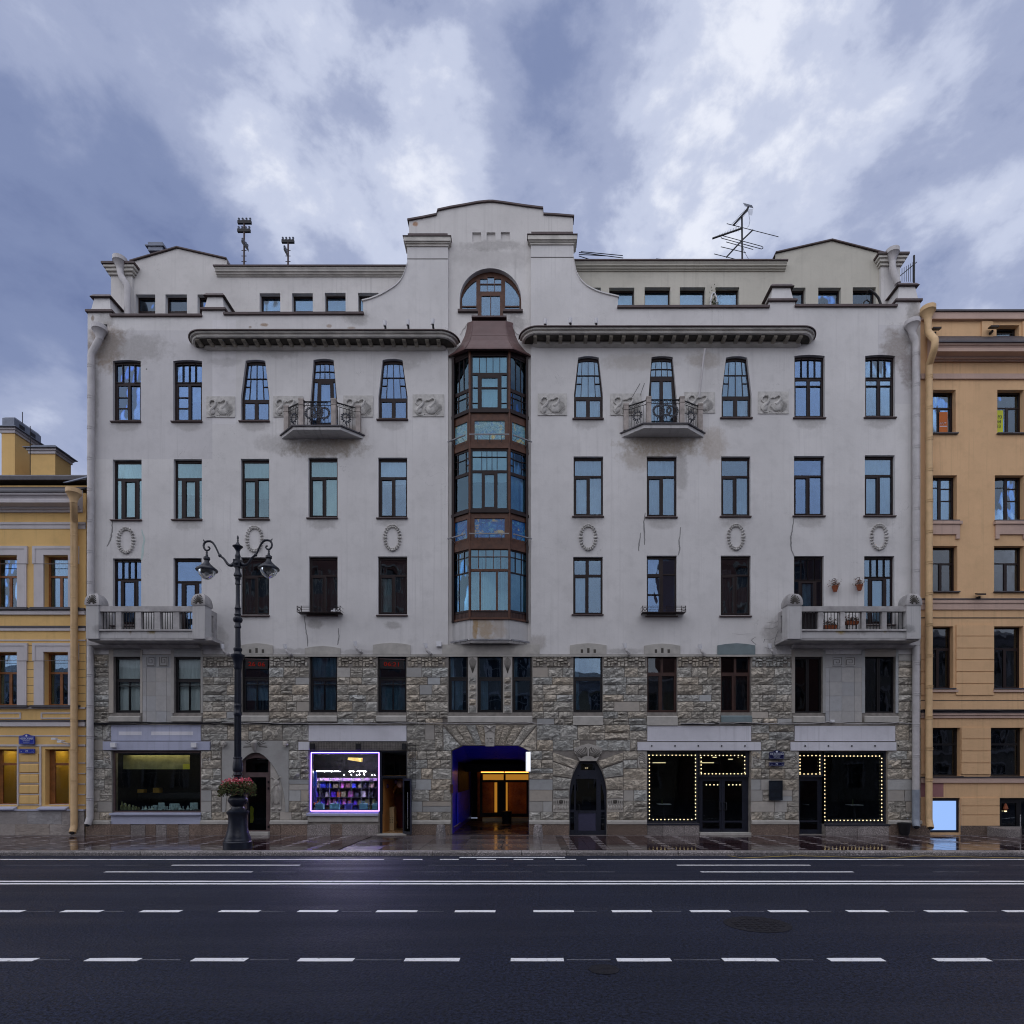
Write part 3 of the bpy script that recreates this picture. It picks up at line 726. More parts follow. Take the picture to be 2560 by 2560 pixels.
# the stone storeys below: the wall behind the blocks
passage = [(1128.5, 2092), (1128.5, 1877), (1156.5, 1864), (1295, 1864), (1322, 1877), (1322, 2092)]
def arcdoor(n=10):
    L = [];
    for i in range(n + 1):
        t = i / n; y = 1990 - 87 * t; L.append((1423.6 + (1450 - 1423.6) * t ** 2.2, y))
    return L
AD = [(1423.6, 2092)] + arcdoor() + [(1470 * 2 - x + .3, y) for x, y in reversed(arcdoor())] + [(1516.4, 2092)]
LD = [(603, 2092), (603, 1906), (610, 1897), (620, 1888), (630, 1883), (639.5, 1881), (650, 1883), (660, 1888), (670, 1897), (676, 1906), (676, 2092)]
lowholes = [opening(o) for o in LOW] + [ploop(passage), ploop(AD), ploop(LD), prect(281, 502.6, 1877, 2032), prect(773.5, 949, 1876, 2032), prect(949, 1017, 1876, 2092), prect(1618, 1748, 1877, 2058), prect(1748, 1875.5, 1877, 2086), prect(1997.5, 2060.5, 1878, 2086), prect(2060.5, 2217, 1878, 2060)]
# the outer loop must enclose doors that reach the ground: sink it a little
obj('stone_backing_wall', MB().slab(ploop([(219, 2096), (219, 1635.8), (2301, 1635.8), (2301, 2096)]), lowholes, .0, .35), 'mortar', HOUSE)

for o in UP: window(HOUSE, o)
for o in LOW: window(HOUSE, o)

# rooms behind: floors and a back wall so that the panes look into dim depth
mb = MB(); mb.box(PX(219), PX(2301), 3.2, 3.3, PZ(1800), PZ(760))
for y in (1075, 1325, 1592, 1806): mb.box(PX(222), PX(2298), .36, 3.2, PZ(y + 12), PZ(y))
for x in (395, 560, 720, 895, 1090, 1360, 1560, 1750, 1935, 2110): mb.box(PX(x), PX(x) + .15, .42, 3.2, PZ(1800), PZ(795))
obj('room_wall', mb, 'room', HOUSE)

# ------------------------------------------------------------------ capitals, caps, cornices
def strip(name, pts, y0, y1, h, mat, parent=HOUSE, over=0):
    mb = MB(); P = ploop(pts)
    for i, (a, b) in enumerate(zip(P, P[1:])):
        mb.hexa([(a[0], y0, a[1] - over), (b[0], y0, b[1] - over), (b[0], y0, b[1] + h), (a[0], y0, a[1] + h)],
                [(a[0], y1, a[1] - over), (b[0], y1, b[1] - over), (b[0], y1, b[1] + h), (a[0], y1, a[1] + h)])
    return obj(name, mb, mat, parent)
for seg in ([(219 - 3, 780), (279 + 4, 780)], [(277, 791), (506, 791)], [(502, 775), (566, 775)], [(560, 787), (910, 786)], [(1543, 770), (1923, 769)], [(1919, 753), (1992, 753)], [(1986, 767), (2242, 767)], [(2237, 753), (2304, 753)]):
    strip('parapet_cap', seg, -.09, .42, .06, 'capmetal', over=.03)
strip('gable_cap', [(1017, 545), (1056, 538), (1090, 531), (1093, 520), (1125, 513), (1160, 507), (1195, 500.5), (1220, 498), (1232, 498), (1260, 501.5), (1310, 509), (1358, 515), (1359, 530), (1395, 532), (1436, 535.6)], .08, .5, .06, 'capmetal', over=.01)
strip('scroll_cap', [(905, 752.5)] + curveL[1:], -.05, .36, .035, 'stucco', over=.02)
strip('scroll_cap', curveR[:-1] + [(1547, 742.5)], -.05, .36, .035, 'stucco', over=.02)
# square capitals on the two pylons
for x0, x1, y0 in ((1018, 1120, 588), (1327, 1434, 584)):
    xa, xb = PX(x0), PX(x1); c = MB(); e = .01
    for d, p0, p1, k in ((.05, 20, 27, .03), (.10, 14, 20, .08), (.16, 3, 14, .13)): c.box(xa - k, xb + k, -d, .5, ATZ(y0 + p1, -d) + e, ATZ(y0 + p0, -d) + (.0 if p0 == 3 else .03))
    cp = obj('pylon_capital', c, 'mould', HOUSE)
    obj('capital_cover', MB().box(xa - .16, xb + .16, -.20, .5, ATZ(y0 + 3, -.16) + .001, ATZ(y0 - .5, -.2)), 'capmetal', cp)
    obj('capital_block', MB().box(xa + .02, xb - .02, .02, .5, ATZ(y0 - .5, -.2) + .001, PZ(y0 - 6)), 'capmetal', cp)
    strip('string_line', [(x0, y0 + 60), (x1, y0 + 60)], -.012, .02, .022, 'groove')
# parapet piers: battered blocks with metal hoods
for x0, x1, yb, yt in ((226, 276, 780, 741), (510, 559, 775, 738), (1928, 1984, 753, 715), (2245, 2297, 753, 712)):
    a, b = PX(x0), PX(x1); i = .10
    pr = obj('parapet_pier', MB().hexa([(a, .02, PZ(yb) + .06), (b, .02, PZ(yb) + .06), (b, 1.0, PZ(yb) + .06), (a, 1.0, PZ(yb) + .06)], [(a + i, .10, PZ(yt)), (b - i, .10, PZ(yt)), (b - i, .92, PZ(yt)), (a + i, .92, PZ(yt))]), 'stucco', HOUSE)
    obj('pier_hood', MB().hexa([(a - .04, -.02, PZ(yt) + .005), (b + .04, -.02, PZ(yt) + .005), (b + .04, 1.02, PZ(yt) + .005), (a - .04, 1.02, PZ(yt) + .005)], [(a + .06, .06, PZ(yt - 8)), (b - .06, .06, PZ(yt - 8)), (b - .06, .94, PZ(yt - 8)), (a + .06, .94, PZ(yt - 8))]), 'capmetal', pr)

def rounded_sweep(xa, xb, prof, seg=10):
    """profile (d,z) swept along the wall from xa to xb with quarter-round ends"""
    mb = MB(); path = [(xa, -math.cos(t), -math.sin(t)) for t in [math.pi / 2 * i / seg for i in range(seg + 1)]] + [(xb, math.sin(t), -math.cos(t)) for t in [math.pi / 2 * i / seg for i in range(seg + 1)]]
    m = len(prof)
    for (x, nx, ny) in path:
        for d, z in prof: mb.v.append((x + nx * d, ny * d, z))
    for i in range(len(path) - 1):
        for j in range(m):
            a = i * m + j; b = i * m + (j + 1) % m
            mb.f.append((a, b, b + m, a + m))
    mb.f += [tuple(range(m)), tuple(range((len(path) - 1) * m, len(path) * m))]
    return mb
for x0, x1, y0, first, pitch in ((477, 1151, 822, 510, 28.1), (1296, 2036, 813, 1338, 31.0)):
    D = .80; pad = D * S * 25.2 / 26
    xa, xb = PX(x0) + D, PX(x1) - D; zt = ATZ(y0, -D)
    q = lambda d, p: (d, ATZ(y0 + p, -d)); zs = ATZ(y0 + 21, -.60)
    co = obj('main_cornice', rounded_sweep(xa, xb, [(.0, zs + .42), q(.72, 2.5), q(.74, 5), q(.72, 9), q(.66, 12), q(.63, 13.5), q(.66, 14.5), q(.63, 19), (.60, zs), (.0, zs)]), 'mould', HOUSE, smooth=True)
    obj('cornice_cover', rounded_sweep(xa, xb, [(.0, zs + .43), q(.80, 2.3), q(.80, 0), (.0, zs + .50)]), 'capmetal', co)
    obj('bed_mould', rounded_sweep(xa, xb, [(.0, zs - .001), (.17, zs - .001), (.17, zs - .05), (.20, zs - .07), (.18, zs - .12), (.06, zs - .16), (.0, zs - .17)]), 'mould', co)
    obj('dark_soffit', rounded_sweep(xa, xb, [(.0, zs - .001), (.54, zs - .001), (.54, zs - .022), (.0, zs - .022)]), 'soffit_dark', co)  # thin dark sheet across the cornice underside
    n = 0; x = first
    br = None
    while x < x1 - 26:
        if br is None:
            b = MB(); bx = PX(x)
            prof = [(-.53, zs - .02), (-.53, zs - .07), (-.48, zs - .10), (-.40, zs - .095), (-.32, zs - .12), (-.24, zs - .145), (-.18, zs - .13), (-.18, zs - .02)]
            b.extr(prof, bx - .075, bx + .075); b.extr([(y - .012, z - .008) for y, z in prof[1:6]] + [(y + .02, z + .02) for y, z in reversed(prof[1:6])], bx - .035, bx + .035)
            br = obj('cornice_bracket', b, 'bracket', HOUSE); x_first = x
        else:
            c = br.copy(); COL.objects.link(c); c.location.x += (x - x_first) / S
        x += pitch

# ------------------------------------------------------------------ attic storey, set back
YA = 1.0
def al(pts): return [(ATX(a, YA), ATZ(b, YA)) for a, b in pts]
attic = al([(278, 800), (278, 668), (327, 668), (327.5, 655.6), (443.5, 621.7), (567.6, 650), (570, 690), (1060, 686), (1060, 800)])
attic2 = al([(1400, 800), (1400, 676), (1938, 674), (1938, 635), (2079, 603), (2213, 637), (2213, 655), (2250, 655), (2250, 800)])
AW = [(339, 388, 736), (413.5, 467.5, 736), (493.6, 545, 736), (649, 700.6, 733), (730, 782, 733), (812, 864, 732), (895, 946.5, 732)]
AW2 = [(1448, 1502, 719), (1523, 1586, 719), (1611.5, 1676, 718), (1699.6, 1763.3, 718), (1788.7, 1848, 718), (1955, 2014, 719), (2045.6, 2102.6, 719), (2132, 2190, 718)]
for nm, lp, ws, mt in (('attic_wall', attic, AW, 'stucco_gable'), ('attic_wall', attic2, AW2, 'stucco_cream')):
    hs = [al([(a, 786), (b, 786), (b, c), (a, c)]) for a, b, c in ws]
    aw = obj(nm, MB().slab(lp, hs, YA, YA + .35), mt, HOUSE)
    for hq in hs:
        (xa, z0), (xb, _), (_, z1), _ = hq
        p = rect(xa + .06, xb - .06, z0 + .30, z1 - .08)
        fw = obj('attic_window', MB().slab(hq, [p], YA + .20, YA + .27), 'frame', HOUSE)
        obj('pane', MB().prism(p, YA + .225, YA + .233), 'glass', fw)
        obj('curtain', MB().sheet(lambda u, v: (xa + (xb - xa) * u, YA + .5, z0 + (z1 - z0) * v), 2, 1), 'blind', fw)
def straight_cornice(name, x0, x1, py, y, prof, mat, parent=HOUSE):
    xa, xb = ATX(x0, y), ATX(x1, y); zt = ATZ(py, y)
    return obj(name, MB().extr([(yy, zt - dz) for yy, dz in prof], xa, xb), mat, parent)
for x0, x1, py, mt in ((536, 1020, 664, 'mould'), (1436, 1968, 650, 'stucco_cream')):
    pr = [(YA + .3, .03), (YA - .25, .05), (YA - .25, .09), (YA - .21, .14), (YA - .20, .19), (YA - .14, .20), (YA - .12, .26), (YA - .06, .27), (YA - .05, .31), (YA + .3, .31)]
    ac = straight_cornice('attic_cornice', x0, x1, py, YA - .25, pr, mt)
    straight_cornice('cornice_cover', x0 - 4, x1 + 3, py - 3, YA - .3, [(YA + 1.6, -.10), (YA - .30, 0), (YA - .30, .06), (YA + 1.6, -.04)], 'capmetal', ac)
def astrip(pts, h=.05):
    mb = MB(); P = al(pts)
    for a, b in zip(P, P[1:]):
        mb.hexa([(a[0], YA - .08, a[1]), (b[0], YA - .08, b[1]), (b[0], YA - .08, b[1] + h), (a[0], YA - .08, a[1] + h)], [(a[0], YA + 2, a[1]), (b[0], YA + 2, b[1]), (b[0], YA + 2, b[1] + h), (a[0], YA + 2, a[1] + h)])
    return obj('attic_gable_cap', mb, 'capmetal', HOUSE)
astrip([(326, 655.6), (443.5, 621.2), (568, 649.5), (572, 662)]); astrip([(1930, 652), (1938, 634.5), (2079, 602.5), (2214, 636.5)])
for x0, x1, yt in ((282, 335, 675), (2198, 2246, 652)):            # corner piers of the attic
    a, b = ATX(x0, YA), ATX(x1, YA); z = lambda p: ATZ(p, YA)
    q = obj('attic_pier', MB().box(a, b, YA - .12, YA + .8, z(800), z(yt + 20)), 'stucco_gable', HOUSE)
    c = MB(); c.box(a - .06, b + .06, YA - .2, YA + .85, z(yt + 20), z(yt + 14)); c.box(a - .13, b + .13, YA - .28, YA + .9, z(yt + 13.9), z(yt + 7)); c.box(a - .2, b + .2, YA - .34, YA + .95, z(yt + 6.9), z(yt + 1))
    obj('pier_capital', c, 'mould', q); obj('pier_cover', MB().box(a - .26, b + .26, YA - .4, YA + 1, z(yt + .9), z(yt - 4)), 'capmetal', q)
# main roof behind and the flanks of the house
mb = MB()
for x0, x1, py in ((540, 1020, 664), (1436, 1968, 650)): mb.box(ATX(x0, YA), ATX(x1, YA), YA + 1.2, 12, PZ(800), ATZ(py + 6, YA))
mb.box(PX(1030), PX(1425), .5, 10, PZ(800), PZ(548)); mb.box(ATX(330, YA), ATX(560, YA), YA + .4, 10, PZ(800), ATZ(656, YA)); mb.box(ATX(1945, YA), ATX(2205, YA), YA + .4, 10, PZ(800), ATZ(640, YA))
mb.box(PX(219) + .01, PX(2301) - .01, 3.4, 12, PZ(1806), PZ(800)); mb.box(PX(219) + .01, PX(2301) - .01, 10.2, 12, 0, PZ(1806) - .01); mb.box(PX(219), PX(219) + .3, .30, 12, 0, PZ(793)); mb.box(PX(2301) - .3, PX(2301), .30, 12, 0, PZ(770))
obj('roof', mb, 'roofdark', HOUSE)
obj('roof_vent', MB().box(ATX(380, 2), ATX(416, 2), 1.7, 2.6, ATZ(640, 2), ATZ(619, 2)), 'zinc', HOUSE)
obj('roof_vent', MB().box(ATX(374, 2), ATX(420, 2), 1.65, 2.65, ATZ(630, 2), ATZ(627, 2)), 'zinc', HOUSE)

# ------------------------------------------------------------------ swan reliefs and laurel ovals
def relief(x0, x1, y0, y1):
    a, b, zt, zb = PX(x0), PX(x1), PZ(y0), PZ(y1); W = b - a; H = zt - zb
    P = lambda u, v, d: (a + u * W, -.035 - d, zt - v * H)
    mb = MB().box(a, b, -.035, .01, zb, zt)
    r = obj('swan_relief', mb, 'relief', HOUSE)
    m = MB()
    # left swan: looped neck bending down into its breast
    m.tube([P(.17, .50, .02), P(.11, .42, .03), P(.12, .30, .04), P(.20, .21, .05), P(.30, .22, .05), P(.35, .33, .05), P(.33, .45, .04), P(.27, .56, .04), P(.20, .66, .04), P(.16, .78, .03)], [.02, .03, .035, .04, .04, .045, .05, .06, .07, .05], 8)
    m.ball(P(.20, .74, .02), W * .11, .06, H * .17, 9, 6)
    m.tube([P(.10, .62, .02), P(.09, .80, .03), P(.18, .93, .03), P(.32, .95, .02)], [.015, .02, .02, .012], 6)
    # right swan: neck arching left, wing feathers sweeping right
    m.tube([P(.40, .34, .03), P(.46, .29, .04), P(.52, .31, .04), P(.58, .25, .05), P(.66, .21, .05), P(.72, .27, .05), P(.70, .40, .05), P(.64, .52, .04), P(.56, .62, .04)], [.012, .03, .026, .03, .036, .042, .05, .06, .07], 8)
    m.ball(P(.60, .70, .01), W * .20, .07, H * .22, 10, 6)
    for i in range(11):
        t = i / 10; an = -1.1 + 2.35 * t
        m.tube([P(.62, .62, .05), P(.62 + .16 * math.cos(an), .62 + .17 * math.sin(an), .055), P(.62 + .33 * math.cos(an * .9), .62 + .34 * math.sin(an * .95) + .03, .02)], [.012, .019, .008], 5)
    for i in range(6):
        m.tube([P(.44 + .03 * i, .56 + .04 * i, .05), P(.37 + .03 * i, .70 + .035 * i, .05)], [.012, .018], 5)
    for i in range(7): m.ball(P(.38 + .07 * i, .90 + .03 * math.sin(i * 2.1), .0), .035, .03, .022, 6, 4)
    obj('swan_carving', m, 'relief', r, smooth=True)
for x0, x1, y0, y1 in ((517, 588, 992, 1044), (684, 758, 991, 1043), (859, 933, 990, 1043), (1032, 1110, 987, 1042), (1344.5, 1417, 985, 1039), (1526, 1604, 985, 1039), (1711, 1787, 981, 1033), (1895, 1971, 980, 1035)): relief(x0, x1, y0, y1)
def oval(cx, cy, rx, ry):
    mb = MB(); n = 24
    for i in range(n):
        a = 2 * math.pi * i / n; k = 1.3 if i % 12 in (0, 6) else 1
        x, z = PX(cx + rx * math.sin(a) * (abs(math.cos(a)) * .06 + .97)), PZ(cy - ry * math.cos(a))
        for sgn in (-1, 1):
            mb.ball((x + sgn * .034 * math.sin(a), -.035 - .02 * (sgn > 0), z + sgn * .034 * math.cos(a)), .050 * k, .055, .038 * k, 6, 4)
    return obj('laurel_wreath', mb, 'relief', HOUSE, smooth=True)
for c in ((316, 1351.5), (637, 1348), (981.5, 1345), (1470.5, 1344), (1839.5, 1343), (2197, 1343)): oval(c[0], c[1], 19, 29.5)

# cracks filled with grey and mint mortar
def crack(pts, w=2.0, mat='crack'):
    mb = MB(); P = []
    for (x0, y0), (x1, y1) in zip(pts, pts[1:]):
        for i in range(5): t = i / 5; P.append((x0 + (x1 - x0) * t + rnd.uniform(-1, 1) * .8, y0 + (y1 - y0) * t))
    P.append(pts[-1]); n = len(P)
    L = [(PX(x - w * (.5 + .5 * math.sin(3.1 * i / n)) * rnd.uniform(.6, 1.1)), PZ(y)) for i, (x, y) in enumerate(P)]
    R = [(PX(x + w * (.5 + .5 * math.sin(3.1 * i / n)) * rnd.uniform(.6, 1.1)), PZ(y)) for i, (x, y) in enumerate(P)]
    for i in range(n - 1): mb.prism([L[i], R[i], R[i + 1], L[i + 1]], -.006, .004)
    obj('filled_crack', mb, mat, HOUSE)
crack([(281, 1302), (280, 1330), (276, 1350), (268, 1366)], 2.2); crack([(354, 1324), (360, 1345), (357, 1385), (353, 1400)], 3.2, 'mint')
crack([(761, 1540), (764, 1570), (769, 1600), (769, 1616)], 1.5); crack([(846, 1570), (847, 1590), (844, 1612)], 1.6)
crack([(1613, 1282), (1609, 1310), (1611, 1345), (1611, 1362)], 1.8); crack([(1602, 1332), (1598, 1360), (1597, 1378)], 1.8)
crack([(1702, 1318), (1697, 1358), (1700, 1372), (1695, 1388)], 1.8); crack([(1984, 1296), (1981, 1325), (1976, 1345), (1978, 1375), (1985, 1390)], 2.2)
for c in ([(1950, 1562), (1930, 1572), (1910, 1570)], [(1945, 1590), (1925, 1600), (1912, 1598), (1908, 1606)], [(1952, 1560), (1940, 1590), (1935, 1612), (1945, 1625)], [(1890, 1592), (1878, 1600), (1890, 1612)], [(1830, 1584), (1850, 1586), (1876, 1584)], [(1948, 1615), (1925, 1622), (1912, 1618)], [(1940, 1576), (1950, 1568), (1956, 1545)], [(1916, 1555), (1935, 1558), (1948, 1552)]): crack(c, 1.1)

# ------------------------------------------------------------------ rough stone facing, block by block
def rockblock(loop4, rough, proud=.03):
    """one block: a quad in x,z; front broken into facets, sides back to the wall"""
    mb = MB(); (x0, z0), (x1, _), (_, z1), _ = loop4; w, h = x1 - x0, z1 - z0
    nu = 4 if w > .42 else 3; nv = 3 if h > .26 else 2
    if rough < .3: nu, nv = 1, 1
    j = .012
    for k in range(nv + 1):
        for i in range(nu + 1):
            u, v = i / nu, k / nv; e = i in (0, nu) or k in (0, nv)
            d = proud if e else proud + rnd.uniform(.0, .095) * rough
            uu = u if i in (0, nu) else u + rnd.uniform(-.3, .3) / nu; vv = v if k in (0, nv) else v + rnd.uniform(-.3, .3) / nv
            mb.v.append((x0 + j + (w - 2 * j) * uu, -d, z0 + j + (h - 2 * j) * vv))
    for k in range(nv):
        for i in range(nu):
            a = k * (nu + 1) + i; mb.f.append((a, a + 1, a + nu + 2, a + nu + 1))
    n = len(mb.v); c = [(x0 + j, z0 + j), (x1 - j, z0 + j), (x1 - j, z1 - j), (x0 + j, z1 - j)]
    mb.v += [(x, .006, z) for x, z in c]; q = [0, nu, (nu + 1) * (nv + 1) - 1, (nu + 1) * nv]
    mb.f += [(q[i], q[(i + 1) % 4], n + (i + 1) % 4, n + i) for i in range(4)]
    return mb
obst = [o['r'] for o in LOW]
obst += [(273, 357, 1637, 1804), (428, 508, 1637, 1804), (357, 432, 1637, 1806), (1979, 2063, 1637, 1806), (2154, 2245, 1637, 1806), (2063, 2154, 1637, 1806)]
obst += [(603, 674, 1780, 1804), (770, 844, 1780, 1804), (942, 1017, 1780, 1804), (1120, 1331, 1637, 1807), (1432, 1507, 1780, 1812), (1617, 1693.5, 1780, 1812), (508, 1978, 1637, 1669), (1801, 1878, 1780, 1807)]
obst += [(279, 504, 1812, 1853), (261, 527, 1853, 1877), (281, 503, 1876, 2056), (772, 1017.5, 1812, 1853), (772, 1018, 1852, 2058), (745, 773, 1855, 1877), (1617, 1877.5, 1812, 1854), (1592, 1901, 1853, 1877), (1617, 1877, 1875, 2060), (1985, 2237, 1812, 1854), (1974, 2238, 1853, 1878), (1996.5, 2218, 1876, 2062)]
obst += [(553, 723, 1851, 2031), (603, 676, 1850, 2060), (1107, 1342, 1810, 1878), (1128, 1323, 1850, 2060), (1450, 1490, 1858, 1903), (1382, 1558, 1880, 1975), (1430, 1511, 1905, 2060), (1423, 1517, 1975, 2060), (1381, 1424, 1975, 2030), (1516, 1558, 1975, 2030)]
courses = [1637, 1653, 1669, 1693.5, 1712, 1737, 1754, 1779, 1796, 1812, 1850, 1877, 1899, 1921, 1948, 1975, 2003, 2030, 2050]
blocks = []
for ya, yb in zip(courses, courses[1:]):
    xs = sorted({219, 2301} | {x for o in obst for x in (o[0], o[1]) if o[2] < yb - 1 and o[3] > ya + 1 and 219 < x < 2301})
    runs = []; cur = None
    for a, b in zip(xs, xs[1:]):
        m = (a + b) / 2; free = not any(o[0] <= m <= o[1] and o[2] < yb - 1 and o[3] > ya + 1 for o in obst)
        if free: cur = (cur[0], b) if cur else (a, b)
        if (not free) and cur: runs.append(cur); cur = None
    if cur: runs.append(cur)
    h = yb - ya
    for a, b in runs:
        if b - a < 4: continue
        x = a
        while x < b - .5:
            w = rnd.uniform(24, 66) if h < 30 else rnd.uniform(34, 74)
            if ya >= 2030: w = rnd.uniform(24, 34)
            if b - (x + w) < 16: w = b - x
            rg = rnd.uniform(.55, 1.25)
            if 1948 <= ya < 2030: rg = .12 if rnd.random() < .75 else .8
            elif rnd.random() < .07: rg = .15
            if h > 30 and rnd.random() < .35:
                s2 = ya + h * rnd.uniform(.4, .6); blocks += [(x, x + w, ya, s2, rg), (x, x + w, s2, yb, rg)]
            elif h > 22 and rnd.random() < .16: s2 = ya + h * rnd.uniform(.45, .6); blocks += [(x, x + w, ya, s2, rg), (x, x + w, s2, yb, rg)]
            elif w > 44 and rnd.random() < .3:
                c = x + w * rnd.uniform(.4, .6); s2 = ya + h * .5; blocks += [(x, c, ya, yb, rg), (c, x + w, ya, s2, rg), (c, x + w, s2, yb, rg)]
            else: blocks.append((x, x + w, ya, yb, rg))
            x += w
blocks.sort(key=lambda q: -(q[1] - q[0]) * (q[3] - q[2]))
rest = MB()
def merge(dst, src):
    n = len(dst.v); dst.v += src.v; dst.f += [tuple(n + i for i in f) for f in src.f]
for i, (x0, x1, y0, y1, rg) in enumerate(blocks):
    mb = rockblock(prect(x0, x1, y0, y1), rg)
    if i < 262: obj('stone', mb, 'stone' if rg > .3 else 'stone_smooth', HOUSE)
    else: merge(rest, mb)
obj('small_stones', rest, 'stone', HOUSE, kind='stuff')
def poly_block(pts, rough=.8, mat='stone', name='stone', proud=.035):
    P = ploop(pts); cx = sum(p[0] for p in P) / len(P); cz = sum(p[1] for p in P) / len(P); mb = MB(); m = len(P)
    sh = [(cx + (x - cx) * .965, cz + (z - cz) * .965) for x, z in P]
    mid = [(cx + (x - cx) * rnd.uniform(.45, .7), cz + (z - cz) * rnd.uniform(.45, .7)) for x, z in sh]
    mb.v += [(x, .004, z) for x, z in sh] + [(x, -proud, z) for x, z in sh] + [(x, -proud - rnd.uniform(.02, .08) * rough, z) for x, z in mid]
    for i in range(m):
        k = (i + 1) % m; mb.f += [(i, k, m + k, m + i), (m + i, m + k, 2 * m + k, 2 * m + i)]
    mb.f.append(tuple(range(2 * m, 3 * m)))
    return obj(name, mb, mat, HOUSE)
# voussoirs over the carriage passage
top, bot = 1812, 1864
fan = [1109, 1138, 1164, 1189, 1212]; bx = [1153, 1170, 1190, 1206, 1213]
for a, b, c, d in zip(fan, fan[1:], bx, bx[1:]): poly_block([(c, bot), (d, bot), (b, top), (a, top)])
for a, b, c, d in zip(fan, fan[1:], bx, bx[1:]): poly_block([(2450 - d, bot), (2450 - c, bot), (2450 - a, top), (2450 - b, top)])
poly_block([(1109, 1877), (1128, 1877), (1152, 1865), (1108, 1815)]); poly_block([(1299, 1865), (1322, 1877), (1341, 1877), (1342, 1815)])
# key stone with the eagle mask and number
ks = obj('keystone', MB().prism(ploop([(1214, 1866), (1236, 1866), (1237, 1835), (1240, 1814), (1210, 1814), (1213, 1835)]), -.11, .0), 'carve', HOUSE)
m = MB(); X, Z = PX(1225), PZ(1822)
m.tube([(X, -.13, Z + .10), (X, -.19, Z + .02), (X, -.15, Z - .09)], [.05, .05, .015], 7)
for sg in (-1, 1):
    m.tube([(X + sg * .03, -.15, Z + .03), (X + sg * .15, -.14, Z + .12), (X + sg * .27, -.10, Z + .10)], [.03, .028, .01], 6); m.tube([(X + sg * .02, -.14, Z - .04), (X + sg * .2, -.12, Z - .16)], .022, 5)
obj('eagle_mask', m, 'carve', ks, smooth=True)
text('house_number', '72', PX(1224.5), -.125, PZ(1850), .30, 'lintel', ks, depth=.02)
# arch stones and the double-headed bird above the small arched door
for sg in (-1, 1):
    f = lambda x: 1470 + sg * x
    poly_block([(f(22), 1903), (f(88), 1881), (f(88), 1902), (f(34), 1921)] if sg > 0 else [(f(22), 1903), (f(34), 1921), (f(88), 1902), (f(88), 1881)])
    poly_block([(f(35), 1923), (f(88), 1904), (f(88), 1939), (f(41), 1945)] if sg > 0 else [(f(35), 1923), (f(41), 1945), (f(88), 1939), (f(88), 1904)])
    poly_block([(f(42), 1947), (f(88), 1941), (f(88), 1974), (f(46), 1974)] if sg > 0 else [(f(42), 1947), (f(46), 1974), (f(88), 1974), (f(88), 1941)])
    poly_block([(f(47), 1976), (f(88), 1976), (f(88), 1995), (f(47), 1995)][::sg], .5); 
    pb = poly_block([(f(47), 1996), (f(88), 1996), (f(88), 2012), (f(47), 2012)][::sg], .0, 'carve')
    m = MB(); c = (PX(f(67.5)), PZ(2004))
    for i in range(-4, 5):
        if i: m.box(c[0] + i * .075 - .012, c[0] + i * .075 + .012, -.048, -.03, c[1] - .08, c[1] + .08 - abs(i) * .015)
    m.ball((c[0], -.05, c[1]), .07, .03, .09, 8, 5); obj('bird_carving', m, 'groove', pb)
    pb = poly_block([(f(47), 2013), (f(88), 2013), (f(88), 2030), (f(47), 2030)][::sg], .0, 'stone_smooth')
    m = MB()
    for i in range(6): m.ball((PX(f(51 + 6.6 * i)), -.035, PZ(2019)), .05, .04, .11, 8, 6)
    obj('egg_moulding', m, 'carve', pb, smooth=True)
kp = [(1435, 1871), (1452, 1864), (1470, 1859), (1488, 1864), (1504, 1871), (1504, 1881), (1490.5, 1902.5), (1450, 1902.5), (1436, 1881)]
kb = obj('bird_keystone', MB().prism(ploop(kp), -.12, .0), 'carve', HOUSE)
m = MB(); c = (PX(1470), PZ(1896))
for i in range(-11, 12):
    if abs(i) < 2: continue
    a = i / 11 * 1.18; r0, r1 = (.30, .74 if abs(i) < 9 else .62)
    m.tube([(c[0] + r0 * math.sin(a), -.125, c[1] + r0 * math.cos(a) * .55 - .05), (c[0] + r1 * math.sin(a), -.125, c[1] + r1 * math.cos(a) * .62)], .011, 4)
for sg in (-1, 1):
    m.tube([(c[0] + sg * .05, -.125, c[1] + .1), (c[0] + sg * .06, -.13, c[1] + .40), (c[0] + sg * .13, -.13, c[1] + .48), (c[0] + sg * .16, -.13, c[1] + .40), (c[0] + sg * .12, -.13, c[1] + .36)], .016, 5)
obj('wing_carving', m, 'groove', kb)
# Greek-key frieze under the stucco
for x0, x1 in ((262, 274), (508, 602), (675, 772), (845, 943), (1018, 1120), (1331, 1432), (1508, 1617), (1694, 1801), (1879, 1978)):
    mb = MB(); x = x0 + 1; n = 0
    while x < x1 - 6:
        s = 26; f = 1 if n % 2 == 0 else -1
        for (a, b, c, d) in ((0, 8, 0, 8), (9, 17, 0, 3.5), (0, 8, 9, 24) if f > 0 else (0, 8, 9, 16), (9, 25, 4.5, 11), (9, 16, 12, 24), (17, 25, 12, 24) if f < 0 else (17, 25, 12, 17), (18, 25, 0, 3.5), (17, 25, 18, 24)):
            if x + b > x1: continue
            dd = rnd.uniform(.02, .085)
            P = prect(x + a + .4, x + b - .2, 1643 + c + .4, 1643 + d - .2); mb.hexa([(P[i][0], .004, P[i][1]) for i in range(4)], [(P[i][0] + (.012 if i in (0, 3) else -.012), -dd, P[i][1] + (.012 if i < 2 else -.012)) for i in range(4)])
        x += s; n += 1
    obj('meander_frieze', mb, 'stone', HOUSE, kind='stuff')
mb = MB(); mb.box(PX(508), PX(1978), -.05, .002, PZ(1642), PZ(1637)); obj('frieze_band', mb, 'lintel', HOUSE)
